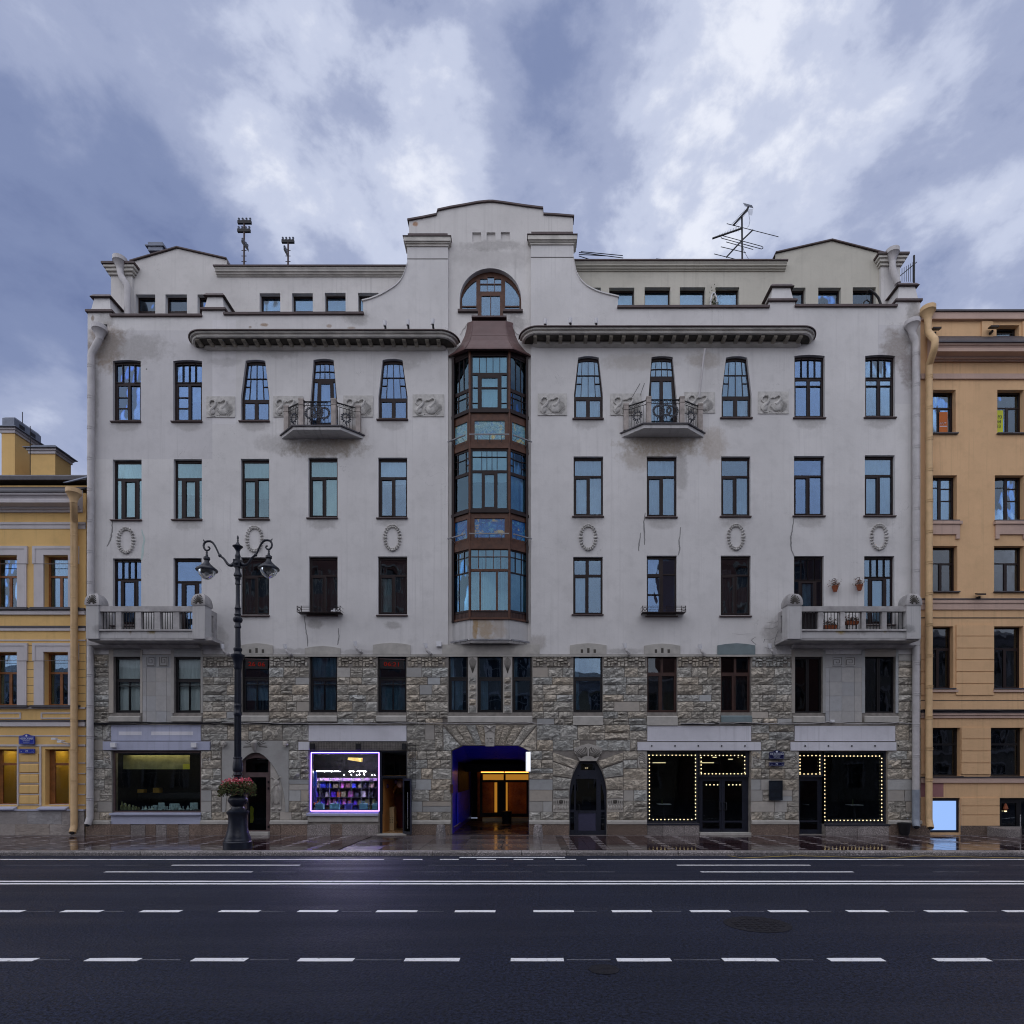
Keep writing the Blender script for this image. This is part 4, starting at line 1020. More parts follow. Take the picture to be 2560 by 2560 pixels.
# plinth: granite slabs and a weathered step above them
pl = [(219, 281, 'granite_red'), (281, 330, 'granite_red'), (330, 367, 'granite_grey'), (367, 393, 'granite_red'), (393, 420, 'granite_grey'), (420, 449, 'granite_red'), (449, 476, 'granite_grey'), (476, 508, 'granite_red'), (508, 560, 'granite_red'), (560, 602, 'granite_red'), (677, 704, 'granite_red'), (704, 770, 'granite_red'), (770, 828, 'granite_grey'), (828, 857, 'granite_red'), (857, 914, 'granite_grey'), (914, 947, 'granite_grey'), (1018, 1127, 'granite_red'), (1323, 1423, 'granite_red'), (1517, 1617, 'granite_red'), (1617, 1656, 'granite_grey'), (1656, 1709, 'granite_grey'), (1709, 1747, 'granite_grey'), (1876, 1968, 'granite_red'), (1968, 1996, 'granite_red'), (2062, 2140, 'granite_grey'), (2140, 2219, 'granite_grey'), (2219, 2301, 'granite_red')]
for a, b, m in pl:
    P = prect(a + .4, b - .4, 2060 if m == 'granite_red' else 2061.5, 2092); obj('plinth_slab', MB().box(P[0][0], P[1][0], -.10, .0, P[0][1], P[2][1]), m, HOUSE)
for a, b in ((219, 280), (504, 602), (677, 771), (1018, 1127), (1323, 1423), (1517, 1616), (1878, 1995), (2219, 2301)):
    obj('plinth_step', MB().extr([(-.13, PZ(2060) + .003), (-.13, PZ(2053)), (-.05, PZ(2050.3)), (0, PZ(2050.3)), (0, PZ(2060) + .003)], PX(a), PX(b)), 'lintel', HOUSE)
# stone sills and lintels of the stone storey
for a, b, y0, y1, m in ((603, 673, 1782, 1804, 'lintel'), (770, 843.5, 1782, 1804, 'lintel'), (942, 1016, 1782, 1804, 'lintel'), (1120, 1331, 1783, 1806, 'lintel'), (1432.5, 1507, 1783, 1813, 'lintel'), (1617, 1693, 1783, 1814, 'lintel'), (1802, 1878, 1782, 1806, 'lintel_teal'), (274, 352, 1783, 1804, 'lintel'), (430, 505, 1783, 1804, 'lintel'), (1982, 2060, 1783, 1806, 'lintel'), (2160, 2244, 1783, 1806, 'lintel')):
    obj('stone_sill', MB().extr([(-.10, PZ(y1)), (-.10, PZ(y0 + 10)), (.30, PZ(y0 - 3)), (.30, PZ(y1))], PX(a) - .002, PX(b)), m, HOUSE)
for a, b, y0, m in ((603, 683, 1610, 'lintel'), (763, 851, 1617, 'lintel'), (933, 1026, 1609, 'lintel'), (1425, 1516, 1610, 'lintel'), (1610, 1700, 1611, 'lintel'), (1793, 1887, 1610, 'lintel_teal')):
    c = (a + b) / 2; lp = [(a, 1637), (b, 1637), (b, y0 + 4), (c + (b - c) * .55, y0 + .5), (c, y0 - 1.5), (c - (b - c) * .55, y0 + .5), (a, y0 + 4)]
    l = obj('stone_lintel', MB().prism(ploop(lp), -.06, .0), m, HOUSE)
    if a in (603, 1425, 1610):
        for i in (-1, 0, 1): obj('drain_slot', MB().box(PX(c + i * 16 - 3), PX(c + i * 16 + 3), -.065, -.055, PZ(1633), PZ(1624 - (3 if i == 0 else 0))), 'groove', l)
obj('stone_lintel', MB().box(PX(1106), PX(1349), -.06, 0, PZ(1637), PZ(1612)), 'lintel', HOUSE)
for a, b, n in ((1170.5, 1193, 0), (1258, 1280, 1)):                 # carved piers between the three middle windows
    p = obj('carved_pier', MB().box(PX(a), PX(b), -.02, .30, PZ(1783), PZ(1637)), 'carve', HOUSE)
    m = MB(); c = PX((a + b) / 2)
    for i in range(-4, 5): m.tube([(c, -.022, PZ(1683)), (c + i * .036, -.024, PZ(1658)), (c + i * .038, -.022, PZ(1643 + abs(i) * 2))], .008, 4)
    obj('palm_carving', m, 'groove', p)
    for i in range(5):
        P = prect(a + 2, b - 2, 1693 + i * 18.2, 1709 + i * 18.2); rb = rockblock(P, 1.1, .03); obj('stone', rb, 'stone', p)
# smooth panel-work under the corner balconies
for x0, x1, sg in ((219, 520, 0), (1962, 2301, 1)):
    obj('bracket_band', MB().extr([(-.34, PZ(1607)), (-.34, PZ(1617)), (-.20, PZ(1622)), (0, PZ(1622)), (0, PZ(1607))], PX(x0 + 14), PX(x1 - 14)), 'mould_grey', HOUSE)
for (x0, x1) in ((357, 432), (2063, 2154)):
    xs = [x0, x0 + 10, x0 + (x1 - x0) * .45, x0 + (x1 - x0) * .8, x1]; ys = [1670, 1705, 1740, 1778, 1806]
    for i in range(4):
        for j in range(4):
            P = prect(xs[i] + .3, xs[i + 1] - .3, ys[j] + .3, ys[j + 1] - .3); d = rnd.uniform(.018, .034)
            obj('stone', MB().box(P[0][0], P[1][0], -d, .004, P[0][1], P[2][1]), 'marble', HOUSE)
    obj('panel_head', MB().box(PX(x0), PX(x1), -.03, .004, PZ(1669.6), PZ(1638)), 'marble', HOUSE)
    for cx in ((x0 + x1) / 2 - 16, (x0 + x1) / 2 + 16):
        e = obj('key_tablet', MB().box(PX(cx - 12), PX(cx + 12), -.06, -.028, PZ(1666), PZ(1642)), 'marble', HOUSE)
        m = MB(); q = [(-10, -9), (10, -9), (10, 9), (-10, 9), (-10, -4), (4, -4), (4, 4), (-4, 4), (-4, 1)]
        if x0 < 1000: q = [(y, x) for x, y in q]
        for (a, b), (c, d) in zip(q, q[1:]):
            m.box(PX(cx + min(a, c) - .6), PX(cx + max(a, c) + .6), -.066, -.055, PZ(1654 + max(b, d) + .6), PZ(1654 + min(b, d) - .6))
        obj('key_pattern', m, 'groove', e)
for a, b, y0, y1 in ((273, 284.5, 1625, 1783), (351.5, 357, 1625, 1783), (428, 435.5, 1625, 1783), (502.5, 508, 1625, 1783), (1978.5, 1986.5, 1625, 1783), (2056.5, 2063, 1625, 1783), (2154, 2161.5, 1625, 1783), (2238.5, 2245, 1625, 1783)):
    obj('stone_jamb', MB().box(PX(a), PX(b), -.035, .004, PZ(y1), PZ(y0)), 'stone_smooth', HOUSE)
for a, b in ((284.5, 351.5), (435.5, 502.5), (1986.5, 2056.5), (2161.5, 2238.5)): obj('stone_head', MB().box(PX(a), PX(b), -.03, .004, PZ(1642), PZ(1623)), 'stone_smooth', HOUSE)

# dressed slabs and carved owls round the left arched door
arcp = [(629 + sg * 0, 0) for sg in (1,)]
for sg in (-1, 1):
    cx = 639.5; f = lambda x: cx + sg * x
    inner = [(37, 1905), (48, 1920), (58, 1940), (66, 1962), (71, 1985), (74, 2008), (75, 2030)]
    outer = [(83, 2030), (83, 1852), (0, 1852), (0, 1881), (10, 1882.5), (20, 1888), (30, 1897), (36.6, 1905)]
    lp = [(f(x), y) for x, y in inner + outer]
    s = obj('dressed_slab', MB().slab(ploop(lp), [], -.04, .0), 'stone_smooth', HOUSE)
    lp2 = [(f(x), y) for x, y in [(37, 1907)] + [(x - 1, y + 1) for x, y in inner[1:]] + [(37, 2030)]]
    p = obj('owl_panel', MB().slab(ploop(lp2), [], -.012, .0), 'carve', HOUSE)
    m = MB(); ox, oz = PX(f(52)), PZ(1950)
    for k in range(2): m.tube([(ox + sg * (k * 2 - 1) * .02, -.05, oz), (ox + (k * 2 - 1) * .16, -.05, oz + .12), (ox + (k * 2 - 1) * .26, -.03, oz + .10)], [.03, .03, .015], 6)
    m.ball((ox, -.04, oz - .12), .13, .05, .14, 8, 6); m.tube([(ox, -.08, oz - .08), (ox, -.07, oz - .17)], [.03, .008], 5)
    m.ball((ox, -.02, oz - .62), .24, .06, .46, 10, 8)
    for i in range(7):
        for k in (-1, 1): m.tube([(ox + k * .05, -.07, oz - .25 - i * .09), (ox + k * .17, -.06, oz - .38 - i * .10), (ox + k * (.27 - i * .01), -.02, oz - .62 - i * .11)], [.016, .018, .008], 4)
    for k in (-1, 1): m.ball((ox + k * .14, -.04, PZ(2022)), .09, .06, .06, 7, 4)
    obj('owl_carving', m, 'carve', p, smooth=True)
    m = MB(); lx, lz = PX(f(77)), PZ(1860)
    m.ball((lx, -.12, lz), .12, .13, .12, 10, 7); m.ball((lx, -.22, lz - .04), .07, .06, .06, 8, 5)
    for k in (-1, 1): m.ball((lx + k * .09, -.14, lz + .09), .04, .04, .04, 6, 4); m.ball((lx + k * .045, -.235, lz + .03), .02, .015, .02, 6, 4)
    m.box(lx - .07, lx + .07, -.26, -.19, lz - .12, lz - .085); obj('lion_head', m, 'carve', HOUSE, smooth=True)
m = MB(); cx, cz = PX(639.5), PZ(1862)
m.tube([(cx, -.05, cz + .14), (cx, -.20, cz + .05), (cx, -.15, cz - .2), (cx, -.07, cz - .3)], [.10, .13, .07, .015], 9)
obj('eagle_head', m, 'carve', HOUSE, smooth=True)
m = MB()
for i in range(-5, 6):
    if i == 0: continue
    a = math.copysign(.35 + .22 * abs(i), i); m.tube([(cx + .16 * math.sin(a), -.045, cz - .1 + .16 * math.cos(a)), (cx + .52 * math.sin(a), -.045, cz - .14 + .42 * math.cos(a) * (1 if abs(a) < 1.2 else .6))], .010, 4)
obj('feather_carving', m, 'groove', HOUSE)
m = MB()
for a, b in ((261, 279.5), (504, 527), (747, 771), (1018, 1040), (1594, 1616), (1878.5, 1900), (1975, 1995.5), (2220, 2242)):
    cb = obj('carved_block', MB().box(PX(a), PX(b), -.045, .0, PZ(1917), PZ(1878)), 'carve', HOUSE)
    m = MB()
    for i in range(5):
        m.tube([(PX(a + 3), -.047, PZ(1886 + 4 * i)), (PX((a + b) / 2), -.047, PZ(1882 + 4.6 * i)), (PX(b - 3), -.047, PZ(1891 + 4.6 * i))], .010, 4)
        m.tube([(PX(a + 3 + 3.5 * i), -.047, PZ(1913)), (PX(a + 5 + 3.2 * i), -.047, PZ(1903))], .008, 4)
    obj('feather_carving', m, 'groove', cb)

# ------------------------------------------------------------------ pale fascia boards over the shops
for (x0, x1, y0, y1, m, yy) in ((279.5, 503, 1813, 1852, 'lilac_paint', -.05), (261, 527, 1854, 1875.5, 'lilac_paint', -.10), (772.5, 1016.5, 1814, 1853, 'white_paint', -.05), (747, 774, 1855, 1875, 'white_paint', -.05),
                                (1618, 1877, 1815, 1853, 'white_paint', -.05), (1593, 1900, 1855.5, 1876, 'white_paint', -.10), (1986, 2236.5, 1815, 1853, 'white_paint', -.05), (1975, 2237.5, 1855.5, 1876.5, 'white_paint', -.10)):
    fb = obj('fascia_board', MB().box(PX(x0), PX(x1), yy, .002, PZ(y1), PZ(y0)), m, HOUSE)
    if y0 > 1853 and x0 > 1000:
        for i in range(5): obj('fixing_bolt', MB().lathe([(.035, 0), (.035, .03), (.015, .05)], 0, 0, 8).xform(lambda x, y, z: (PX(x0 + 35 + i * 58) + x, yy - z, PZ(1865) + y)), 'iron', fb)
for a, b in ((299, 356), (380, 484)): obj('name_patch', MB().box(PX(a), PX(b), -.056, -.05, PZ(1838), PZ(1829)), 'white_paint', HOUSE)
for a in (284, 484): tag(obj('flood_lamp', MB().box(PX(a), PX(a + 13), -.22, -.10, PZ(1869), PZ(1857)), 'white_plastic'), 'small square flood lamp at the %s end of the lilac fascia board' % ('left' if a < 300 else 'right'), 'lamp', 'square lamps on the lilac fascia')

# ------------------------------------------------------------------ corner balconies
def balcony(x0, x1, post_l, post_r, posts, gaps, seg_rail, right_side, zrail=(1515, 1528), zled=(1573, 1577), zb=1597):
    yf = -1.0; A = lambda p: ATX(p, yf); Z = lambda p: ATZ(p, yf)
    b = obj('corner_balcony', MB().box(A(x0 + 4), A(x1 - 2), yf + .06, .0, Z(zb + 3), Z(zb - 5)), 'mould_grey', HOUSE)
    obj('balcony_fascia', MB().box(A(post_l[1]), A(post_r[0]), yf + .05, yf + .2, Z(zb - 2), Z(zled[1])), 'concrete_stain', b)
    obj('balcony_ledge', MB().box(A(post_l[1]) + .003, A(post_r[0]) - .003, yf - .01, yf + .25, Z(zled[1] - .1), Z(zled[0])), 'mould_grey', b)
    obj('balcony_rail', MB().box(A(post_l[1]) + .002, A(post_r[0]) - .002, yf + .03, yf + .25, Z(zrail[1]), Z(zrail[0])), 'mould_grey', b)
    for px in posts: obj('baluster', MB().box(A(px[0]), A(px[1]), yf + .06, yf + .22, Z(zled[0]) + .001, Z(zrail[1]) - .001), 'mould_grey', b)
    for g0, g1 in gaps:
        for i in range(5):
            q = A(g0 + (g1 - g0) * (i + .5) / 5); obj('balcony_bar', MB().box(q - .011, q + .011, yf + .12, yf + .142, Z(zled[0]) + .001, Z(zrail[1]) - .001), 'iron', b)
    for (p0, p1, nm) in ((post_l[0], post_l[1], 0), (post_r[0], post_r[1], 1)):
        w = A(p1) - A(p0); xa = A(p0)
        pil = obj('balcony_pillar', MB().box(xa, xa + w, yf - .03, yf + .50, Z(zb), Z(1513)), 'concrete_stain', b)
        m = MB(); N = 8; cxx, cyy = xa + w / 2, yf + .235; hh = Z(1480) - Z(1513)
        rings = [(w / 2 + .035) * (max(0, 1 - (i / N) ** 2.2)) ** .52 + .03 * (i / N) for i in range(N + 1)]
        for i, r in enumerate(rings):
            z = Z(1513) + hh * i / N; ry = r * (.30 / (w / 2 + .035))
            m.v += [(cxx - r, cyy - ry, z), (cxx + r, cyy - ry, z), (cxx + r, cyy + ry, z), (cxx - r, cyy + ry, z)]
            if i:
                a = (i - 1) * 4
                m.f += [(a + k, a + (k + 1) % 4, a + 4 + (k + 1) % 4, a + 4 + k) for k in range(4)]
        m.f += [(0, 1, 2, 3), tuple(len(m.v) - 4 + k for k in range(4))]
        obj('pillar_dome', m, 'mould_grey', b, smooth=False)
        m = MB()
        for i in range(-5, 6):
            a = i / 5 * 1.35; r0, r1 = .10, .30 + .10 * math.cos(a)
            def fp(rr):
                z = rr * math.cos(a) * 1.05; t = max(0, min(1, z / hh)); rad = (w / 2 + .035) * max(0, 1 - t ** 2.2) ** .52
                return (cxx + rr * math.sin(a) * .62, cyy - rad * (.30 / (w / 2 + .035)) - .014, Z(1513) + z + .03)
            m.tube([fp(r0), fp((r0 + r1) / 2), fp(r1)], .018, 4)
        m.tube([(cxx + .09 * math.sin(t), cyy - .305, Z(1513) + .03 + .09 * math.cos(t)) for t in [-1.5 + 3 * i / 6 for i in range(7)]], .014, 4)
        obj('ray_carving', m, 'groove', b)
    for side, on in ((0, True), (1, True)):                           # return walls to the house
        xa, xb = (A(post_l[0]) + .03, A(post_l[0]) + .20) if side == 0 else (A(post_r[1]) - .20, A(post_r[1]) - .03)
        m = MB(); m.box(xa, xb, yf + .502, 0, Z(zb), Z(zled[0])); m.box(xa, xb, yf + .502, 0, Z(1529), Z(1517)); m.box(xa, xb, -.28, 0, Z(zled[0]) + .001, Z(1529) - .001)
        obj('return_wall', m, 'mould_grey', b)
    return b
balcony(214, 531, (216, 247.5), (482, 513), [(286.6, 300), (336, 350), (383.5, 397.5), (431, 446)], [(249, 286), (301, 335), (351, 383), (399, 430), (447, 482)], None, True)
balcony(1958, 2303, (1968, 2003.5), (2266, 2301), [(2048, 2060), (2103, 2114), (2157, 2167), (2208, 2219)], [(2005, 2047), (2061, 2102), (2115, 2156), (2168, 2207), (2220, 2265)], None, False)

# ------------------------------------------------------------------ three-sided wreath balconies
def wreath_ring(m, c, r, ax, n=20):
    """a ring of leaf lumps; ax = horizontal unit vector of the railing's plane"""
    for i in range(n):
        a = 2 * math.pi * i / n
        for s in (-1, 1):
            rr = r + s * .02; m.ball((c[0] + ax[0] * rr * math.sin(a), c[1] + ax[1] * rr * math.sin(a) - .02, c[2] + rr * math.cos(a)), .038, .028, .034, 5, 4)
    for s in (-1, 1): m.tube([(c[0], c[1] - .02, c[2] - r), (c[0] + ax[0] * s * .06, c[1] + ax[1] * s * .06 - .02, c[2] - r - .16)], [.02, .012], 4)
def upper_balcony(fx0, fx1, bx0, bx1, yt, ybot, yrail, pf, pe):
    yf = -.70; Z = lambda p: ATZ(p, yf)
    F0, F1 = ATX(fx0, yf), ATX(fx1, yf); B0, B1 = ATX(bx0, -.02), ATX(bx1, -.02); zt, zb = Z(yt), Z(ybot)
    q = [(B0, .0), (F0, yf), (F1, yf), (B1, .0)]
    b = obj('wreath_balcony', MB().hexa([(x, y, zb) for x, y in q], [(x, y, zt - .05) for x, y in q]), 'concrete_stain', HOUSE)
    e = [(B0 - .08, .0), (F0 - .05, yf - .06), (F1 + .05, yf - .06), (B1 + .08, .0)]
    obj('balcony_edge', MB().hexa([(x, y, zt - .049) for x, y in e], [(x, y, zt) for x, y in e]), 'roofdark', b)
    zr = Z(yrail); s = .095; P = []
    for px, yy in ((pe[0], -.12), (pf[0], yf + .09), (pf[1], yf + .09), (pe[1], -.12)):
        c = ATX(px, yy); P.append((c, yy))
        m = MB(); m.box(c - s, c + s, yy - s, yy + s, zt + .001, zr + .05); m.box(c - s - .015, c + s + .015, yy - s - .015, yy + s + .015, zr - .165, zr - .14); m.box(c - s - .015, c + s + .015, yy - s - .015, yy + s + .015, zr + .02, zr + .09)
        obj('balcony_post', m, 'post_pink', b)
    for i in range(3):
        A, Bq = Vector((*P[i], 0)), Vector((*P[i + 1], 0)); d = (Bq - A).normalized(); L = (Bq - A).length; u = (d.x, d.y)
        pt = lambda t, z, o=0: (A.x + u[0] * t, A.y + u[1] * t + o, z)
        m = MB(); t0, t1 = .10, L - .10
        for z, r in ((zr, .026), (zr - .16, .014), (zt + .04, .012)): m.tube([pt(t0, z), pt(t1, z)], r, 5)
        obj('hand_rail', m, 'iron', b)
        k = max(4, int((t1 - t0) / .13))
        m = MB()
        for j in range(1, k): m.tube([pt(t0 + (t1 - t0) * j / k, zt + .001), pt(t0 + (t1 - t0) * j / k, zr - .16)], .010, 4)
        obj('rail_bars', m, 'iron', b)
        m = MB(); st = .17; t = t0 + .02
        while t + st < t1 + .03:
            h0, h1 = zr - .15, zr - .02; seq = [(0, h0), (0, h1 - .02), (st * .75, h1 - .02), (st * .75, h0 + .045), (st * .4, h0 + .045), (st * .4, h1 - .055)]
            for (a, z0), (c, z1) in zip(seq, seq[1:]): m.tube([pt(t + a, z0), pt(t + c, z1)], .011, 4)
            t += st
        obj('meander_rail', m, 'iron', b)
        m = MB()
        if i == 1:
            for tt, zz in ((.26, .02), (.5, .06), (.74, .02)): wreath_ring(m, pt(t0 + (t1 - t0) * tt, zt + .52 + zz, -.03), .22, u)
        else: wreath_ring(m, pt(L * .5, zt + .48, -.03), .17, u, 12)
        obj('iron_wreath', m, 'lampiron', b, smooth=True)
    return b
upper_balcony(733.8, 851, 703, 908, 1063.6, 1074, 1001, (754, 835), (717, 896))
upper_balcony(1609.5, 1718.8, 1554, 1760, 1058, 1070, 996, (1621.5, 1704.5), (1565, 1750))

# ------------------------------------------------------------------ bay window
YB, YW = -.38, .15
def facet(pa, ya, pb, yb):
    A = Vector((ATX(pa, ya), ya, 0)); B = Vector((ATX(pb, yb), yb, 0)); d = (B - A).normalized(); n = Vector((-d.y, d.x, 0))   # n points into the bay
    L = (B - A).length
    return (lambda u, w, z: (A.x + d.x * u + n.x * w, A.y + d.y * u + n.y * w, z)), L
FAC = [facet(1131, YW, 1174.5, YB), facet(1174.5, YB, 1273.5, YB), facet(1273.5, YB, 1320, YW)]
zb = lambda p: ATZ(p, YB)
BAY = obj('bay_window', MB().box(FAC[1][0](0, 0, 0)[0] + .05, FAC[1][0](FAC[1][1], 0, 0)[0] - .05, YB + .12, YW - .01, zb(1590), zb(1550)), 'stucco', HOUSE)
def bays(name, fi, u0, u1, z0, z1, w0, w1, mat, par=None):
    f, L = FAC[fi]; mb = MB().box(u0 * L, u1 * L, w0, w1, z0, z1); mb.xform(f); return obj(name, mb, mat, par or BAY)
# horizontals by level: (top px, bottom px, how far proud, material)
for fi in range(3):
    for p0, p1, pr, m in ((876, 886, .02, 'frame'), (1025, 1033, .07, 'frame'), (1033, 1046, .0, 'bay_wood'), (1102, 1109, .02, 'bay_wood'), (1109.2, 1122, .05, 'bay_wood'), (1276, 1283, .08, 'frame'), (1283, 1290, .01, 'bay_wood'), (1347, 1353, .02, 'bay_wood'), (1353.2, 1373, .05, 'bay_wood'), (1527, 1530, .03, 'frame'), (1544, 1549, .06, 'bay_wood')):
        bays('bay_beam', fi, 0, 1, zb(p1), zb(p0) - .002, -pr, .10, m)
    bays('bay_apron', fi, 0, 1, zb(1600), zb(1549) - .002, .0, .10, 'concrete_stain')
    bays('bay_base', fi, 0, 1, zb(1607), zb(1600) - .002, .03, .2, 'mould_grey')
    f, L = FAC[fi]
    m = MB(); n = int(L / .07)
    for i in range(n): m.box(L * (i + .1) / n, L * (i + .8) / n, -.012, .05, zb(1544), zb(1530))
    m.box(0, L, .0, .06, zb(1544), zb(1530) ); m.xform(f); obj('ribbed_panel', m, 'frame_red', BAY)
# windows of the bay: panes given as fractions of each facet
def baywin(fi, p0, p1, panes, mat='frame', cur=None, gm='glass_bay'):
    f, L = FAC[fi]; H = p1 - p0
    q = [rect(a * L, b * L, zb(p0 + H * d), zb(p0 + H * c)) for a, c, b, d in panes]
    mb = MB().slab(rect(0.02, L - .02, zb(p1), zb(p0)), q, .0, .07); mb.xform(f); w = obj('bay_light', mb, mat, BAY)
    for h in q: obj('pane', MB().prism(h, .03, .038).xform(f), gm, w)
    for (u0, u1, v0, v1, m) in cur or ():
        za, zc = zb(p0 + H * v1), zb(p0 + H * v0)
        obj('curtain', MB().sheet(lambda u, v: f(L * (u0 + (u1 - u0) * u), .16 + .02 * math.sin(u * 25), za + (zc - za) * v), 20, 1), m, w, smooth=True)
def G(x0, y0, x1, y1, cx=(), cy=(), gx=.016, gy=.010):
    return [(a, c, b, d) for c, d in split(y0, y1, cy, gy) for a, b in split(x0, x1, cx, gx)]
C = 'curtain'
baywin(1, 886, 1025, G(.07, .03, .93, .33, (.2, .4, .6, .8)) + G(.07, .37, .20, .97, (), (.38, .84)) + G(.30, .42, .70, .95, (), (.34,), .02, .03) + G(.80, .37, .93, .97, (), (.38, .84)), cur=[(.03, .97, 0, .34, C), (.28, .72, .4, .97, 'blind'), (.03, .2, .34, 1, C), (.8, .97, .34, 1, C)])
sd = lambda fl: [(1 - b, c, 1 - a, d) if fl else (a, c, b, d) for a, c, b, d in G(.12, .03, .93, .60, (.33, .66), (), .03) + G(.12, .66, .32, .97, (), (.3, .72), .03) + G(.36, .66, .80, .97, (), (.3,), .03) + G(.83, .66, .93, .97, (), (.3, .72), .03)]
baywin(0, 886, 1025, sd(0), cur=[(.1, .6, 0, 1, 'curtain_green')]); baywin(2, 886, 1025, sd(1), cur=[(.05, .95, 0, .5, C)])
baywin(1, 1122, 1275, G(.07, .03, .93, .35, (.27, .42, .57, .72), (.32,)) + [(.07, .39, .30, .97), (.38, .42, .61, .95), (.70, .39, .93, .97)], cur=[(.03, .97, .0, .52, 'blind')])
s2 = lambda fl: [(1 - b, c, 1 - a, d) if fl else (a, c, b, d) for a, c, b, d in G(.1, .03, .30, .37, (), (.33, .66), .02) + G(.33, .03, .76, .37, (), (.36,), .02) + G(.79, .03, .95, .37, (), (.33, .66), .02) + [(.15, .42, .92, .97)]]
baywin(0, 1122, 1275, s2(0), cur=[(.1, .45, .4, 1, 'curtain_green')]); baywin(2, 1122, 1275, s2(1), cur=[(.1, .6, 0, 1, C)])
baywin(1, 1373, 1527, G(.03, .01, .97, .32, (.2, .4, .6, .8), (.36,)) + [(.03, .36, .24, .99), (.28, .36, .66, .99), (.71, .36, .96, .99)], 'bay_wood', cur=[(.2, .30, 0, 1, C), (.32, .66, .1, 1, 'curtain_green'), (.78, .86, .1, 1, C)])
s3 = G(.03, .02, .97, .36, (.33, .68), (.3,), .025) + [(.03, .38, .36, .98), (.38, .38, .97, .98)]
baywin(0, 1373, 1527, s3, 'frame', cur=[(.03, .97, 0, 1, C)]); baywin(2, 1373, 1527, [(1 - b, c, 1 - a, d) for a, c, b, d in s3], 'frame', cur=[(.03, .97, 0, 1, C)])
# majolica panels
MT['maj_a'] = mosaic('sunset_majolica', (.20, .36, .38), (.04, .17, .42), (.55, .40, .06), (.07, .24, .36)); MT['maj_b'] = mosaic('blue_majolica', (.012, .13, .36), (.10, .32, .40), (.55, .43, .10), (.008, .050, .22))
for p0, p1, m, hi in ((1046, 1102, 'maj_a', 0), (1290, 1347, 'maj_b', 1)):
    for fi in range(3):
        a, b = ((.14, .86), (.12, .88), (.14, .86))[fi]
        f, L = FAC[fi]
        mb = MB().slab(rect(.02, L - .02, zb(p1), zb(p0)), [rect(a * L, b * L, zb(p1 - 3), zb(p0 + 6))], -.01, .08); mb.xform(f); fr = obj('panel_frame', mb, 'bay_wood', BAY)
        obj('majolica_panel', MB().box(a * L, b * L, .03, .05, zb(p1 - 3), zb(p0 + 6)).xform(f), m, fr)
        q = MB(); z0 = zb(p1 - 6)                                     # lamp rail on brackets in front
        q.box(.0, L, -.33, -.29, z0 - .025, z0 + .02)
        for t in (.2, .5, .8): q.tube([(t * L, -.01, z0 - .16), (t * L, -.30, z0 - .03)], .012, 4)
        q.xform(f); obj('lamp_rail', q, 'rail_grey', BAY)
for fi in range(3):
    f, L = FAC[fi]; q = MB(); z0 = zb(1601); q.box(.02, L - .02, -.16, -.10, z0 - .03, z0 + .035)
    for t in (.2, .5, .8): q.tube([(t * L, .0, z0 - .04), (t * L, -.13, z0)], .012, 4)
    q.xform(f); obj('lamp_rail', q, 'rail_grey', BAY)
# corner posts, back posts and pale reveals
for px, yy in ((1174.5, YB), (1273.5, YB)):
    x = ATX(px, yy); obj('bay_post', MB().lathe([(.055, zb(1549)), (.055, zb(872))], x, yy - .01, 12), 'bay_wood', BAY, smooth=True)
for px in (1133, 1318):
    x = ATX(px, YW); obj('bay_post', MB().box(x - .05, x + .05, YW - .16, YW - .01, zb(1549), zb(876)), 'frame', BAY)
ml = MB(); q = [FAC[0][0](0, .06, 0), FAC[1][0](0, .06, 0), FAC[1][0](FAC[1][1], .06, 0), FAC[2][0](FAC[2][1], .06, 0)]
for p in (874, 1035, 1112, 1285, 1360, 1536, 1602):
    n = len(ml.v); ml.v += [(v[0], v[1], zb(p)) for v in q] + [(v[0], v[1], zb(p) - .06) for v in q]
    ml.f += [(n, n + 1, n + 2, n + 3), (n + 7, n + 6, n + 5, n + 4)]
obj('bay_floor', ml, 'room_light', BAY)
# bell-shaped metal hood
LV = [((107, 890), (60, 869), -.62), ((89, 879), (55, 862), -.56), ((72, 858), (49, 851), -.44), ((63, 838), (44.5, 834), -.33), ((58.5, 820), (42, 816), -.25), ((57, 807), (41, 802), -.20)]
mb = MB(); cb, cf = 1225.3, 1223.2
for (hb, yb_), (hf, yf_), yy in LV:
    mb.v += [AT(cb - hb, yb_, YW - .01), AT(cf - hf, yf_, yy), AT(cf + hf, yf_, yy), AT(cb + hb, yb_, YW - .01)]
mb.v = [tuple(v) for v in mb.v]
for i in range(len(LV) - 1):
    a = i * 4; mb.f += [(a, a + 1, a + 5, a + 4), (a + 1, a + 2, a + 6, a + 5), (a + 2, a + 3, a + 7, a + 6)]
n = len(mb.v) - 4; mb.f.append((n, n + 1, n + 2, n + 3))
mb.v += [(v[0], v[1], v[2] - .05) for v in mb.v[:4]]; k = len(mb.v) - 4
mb.f += [(0, 1, k + 1, k), (1, 2, k + 2, k + 1), (2, 3, k + 3, k + 2), (k, k + 1, k + 2, k + 3)]
hood = obj('bay_hood', mb, 'bayroof', BAY)
m = MB()
for s, c in ((-1, 0), (1, 1)): m.tube([AT(cf + s * hf, yf_, yy - .012) for (hb, yb_), (hf, yf_), yy in LV], .014, 5)
m.tube([AT(cb - 64, 841, YW - .02), AT(cf - 45.5, 839, -.36), AT(cf + 45.5, 839, -.36), AT(cb + 64, 841, YW - .02)], .010, 4)
obj('hood_seam', m, 'bayroof', hood)
obj('hood_cover', MB().box(PX(1180), PX(1267), -.24, .15, PZ(803), PZ(799)), 'capmetal', hood)

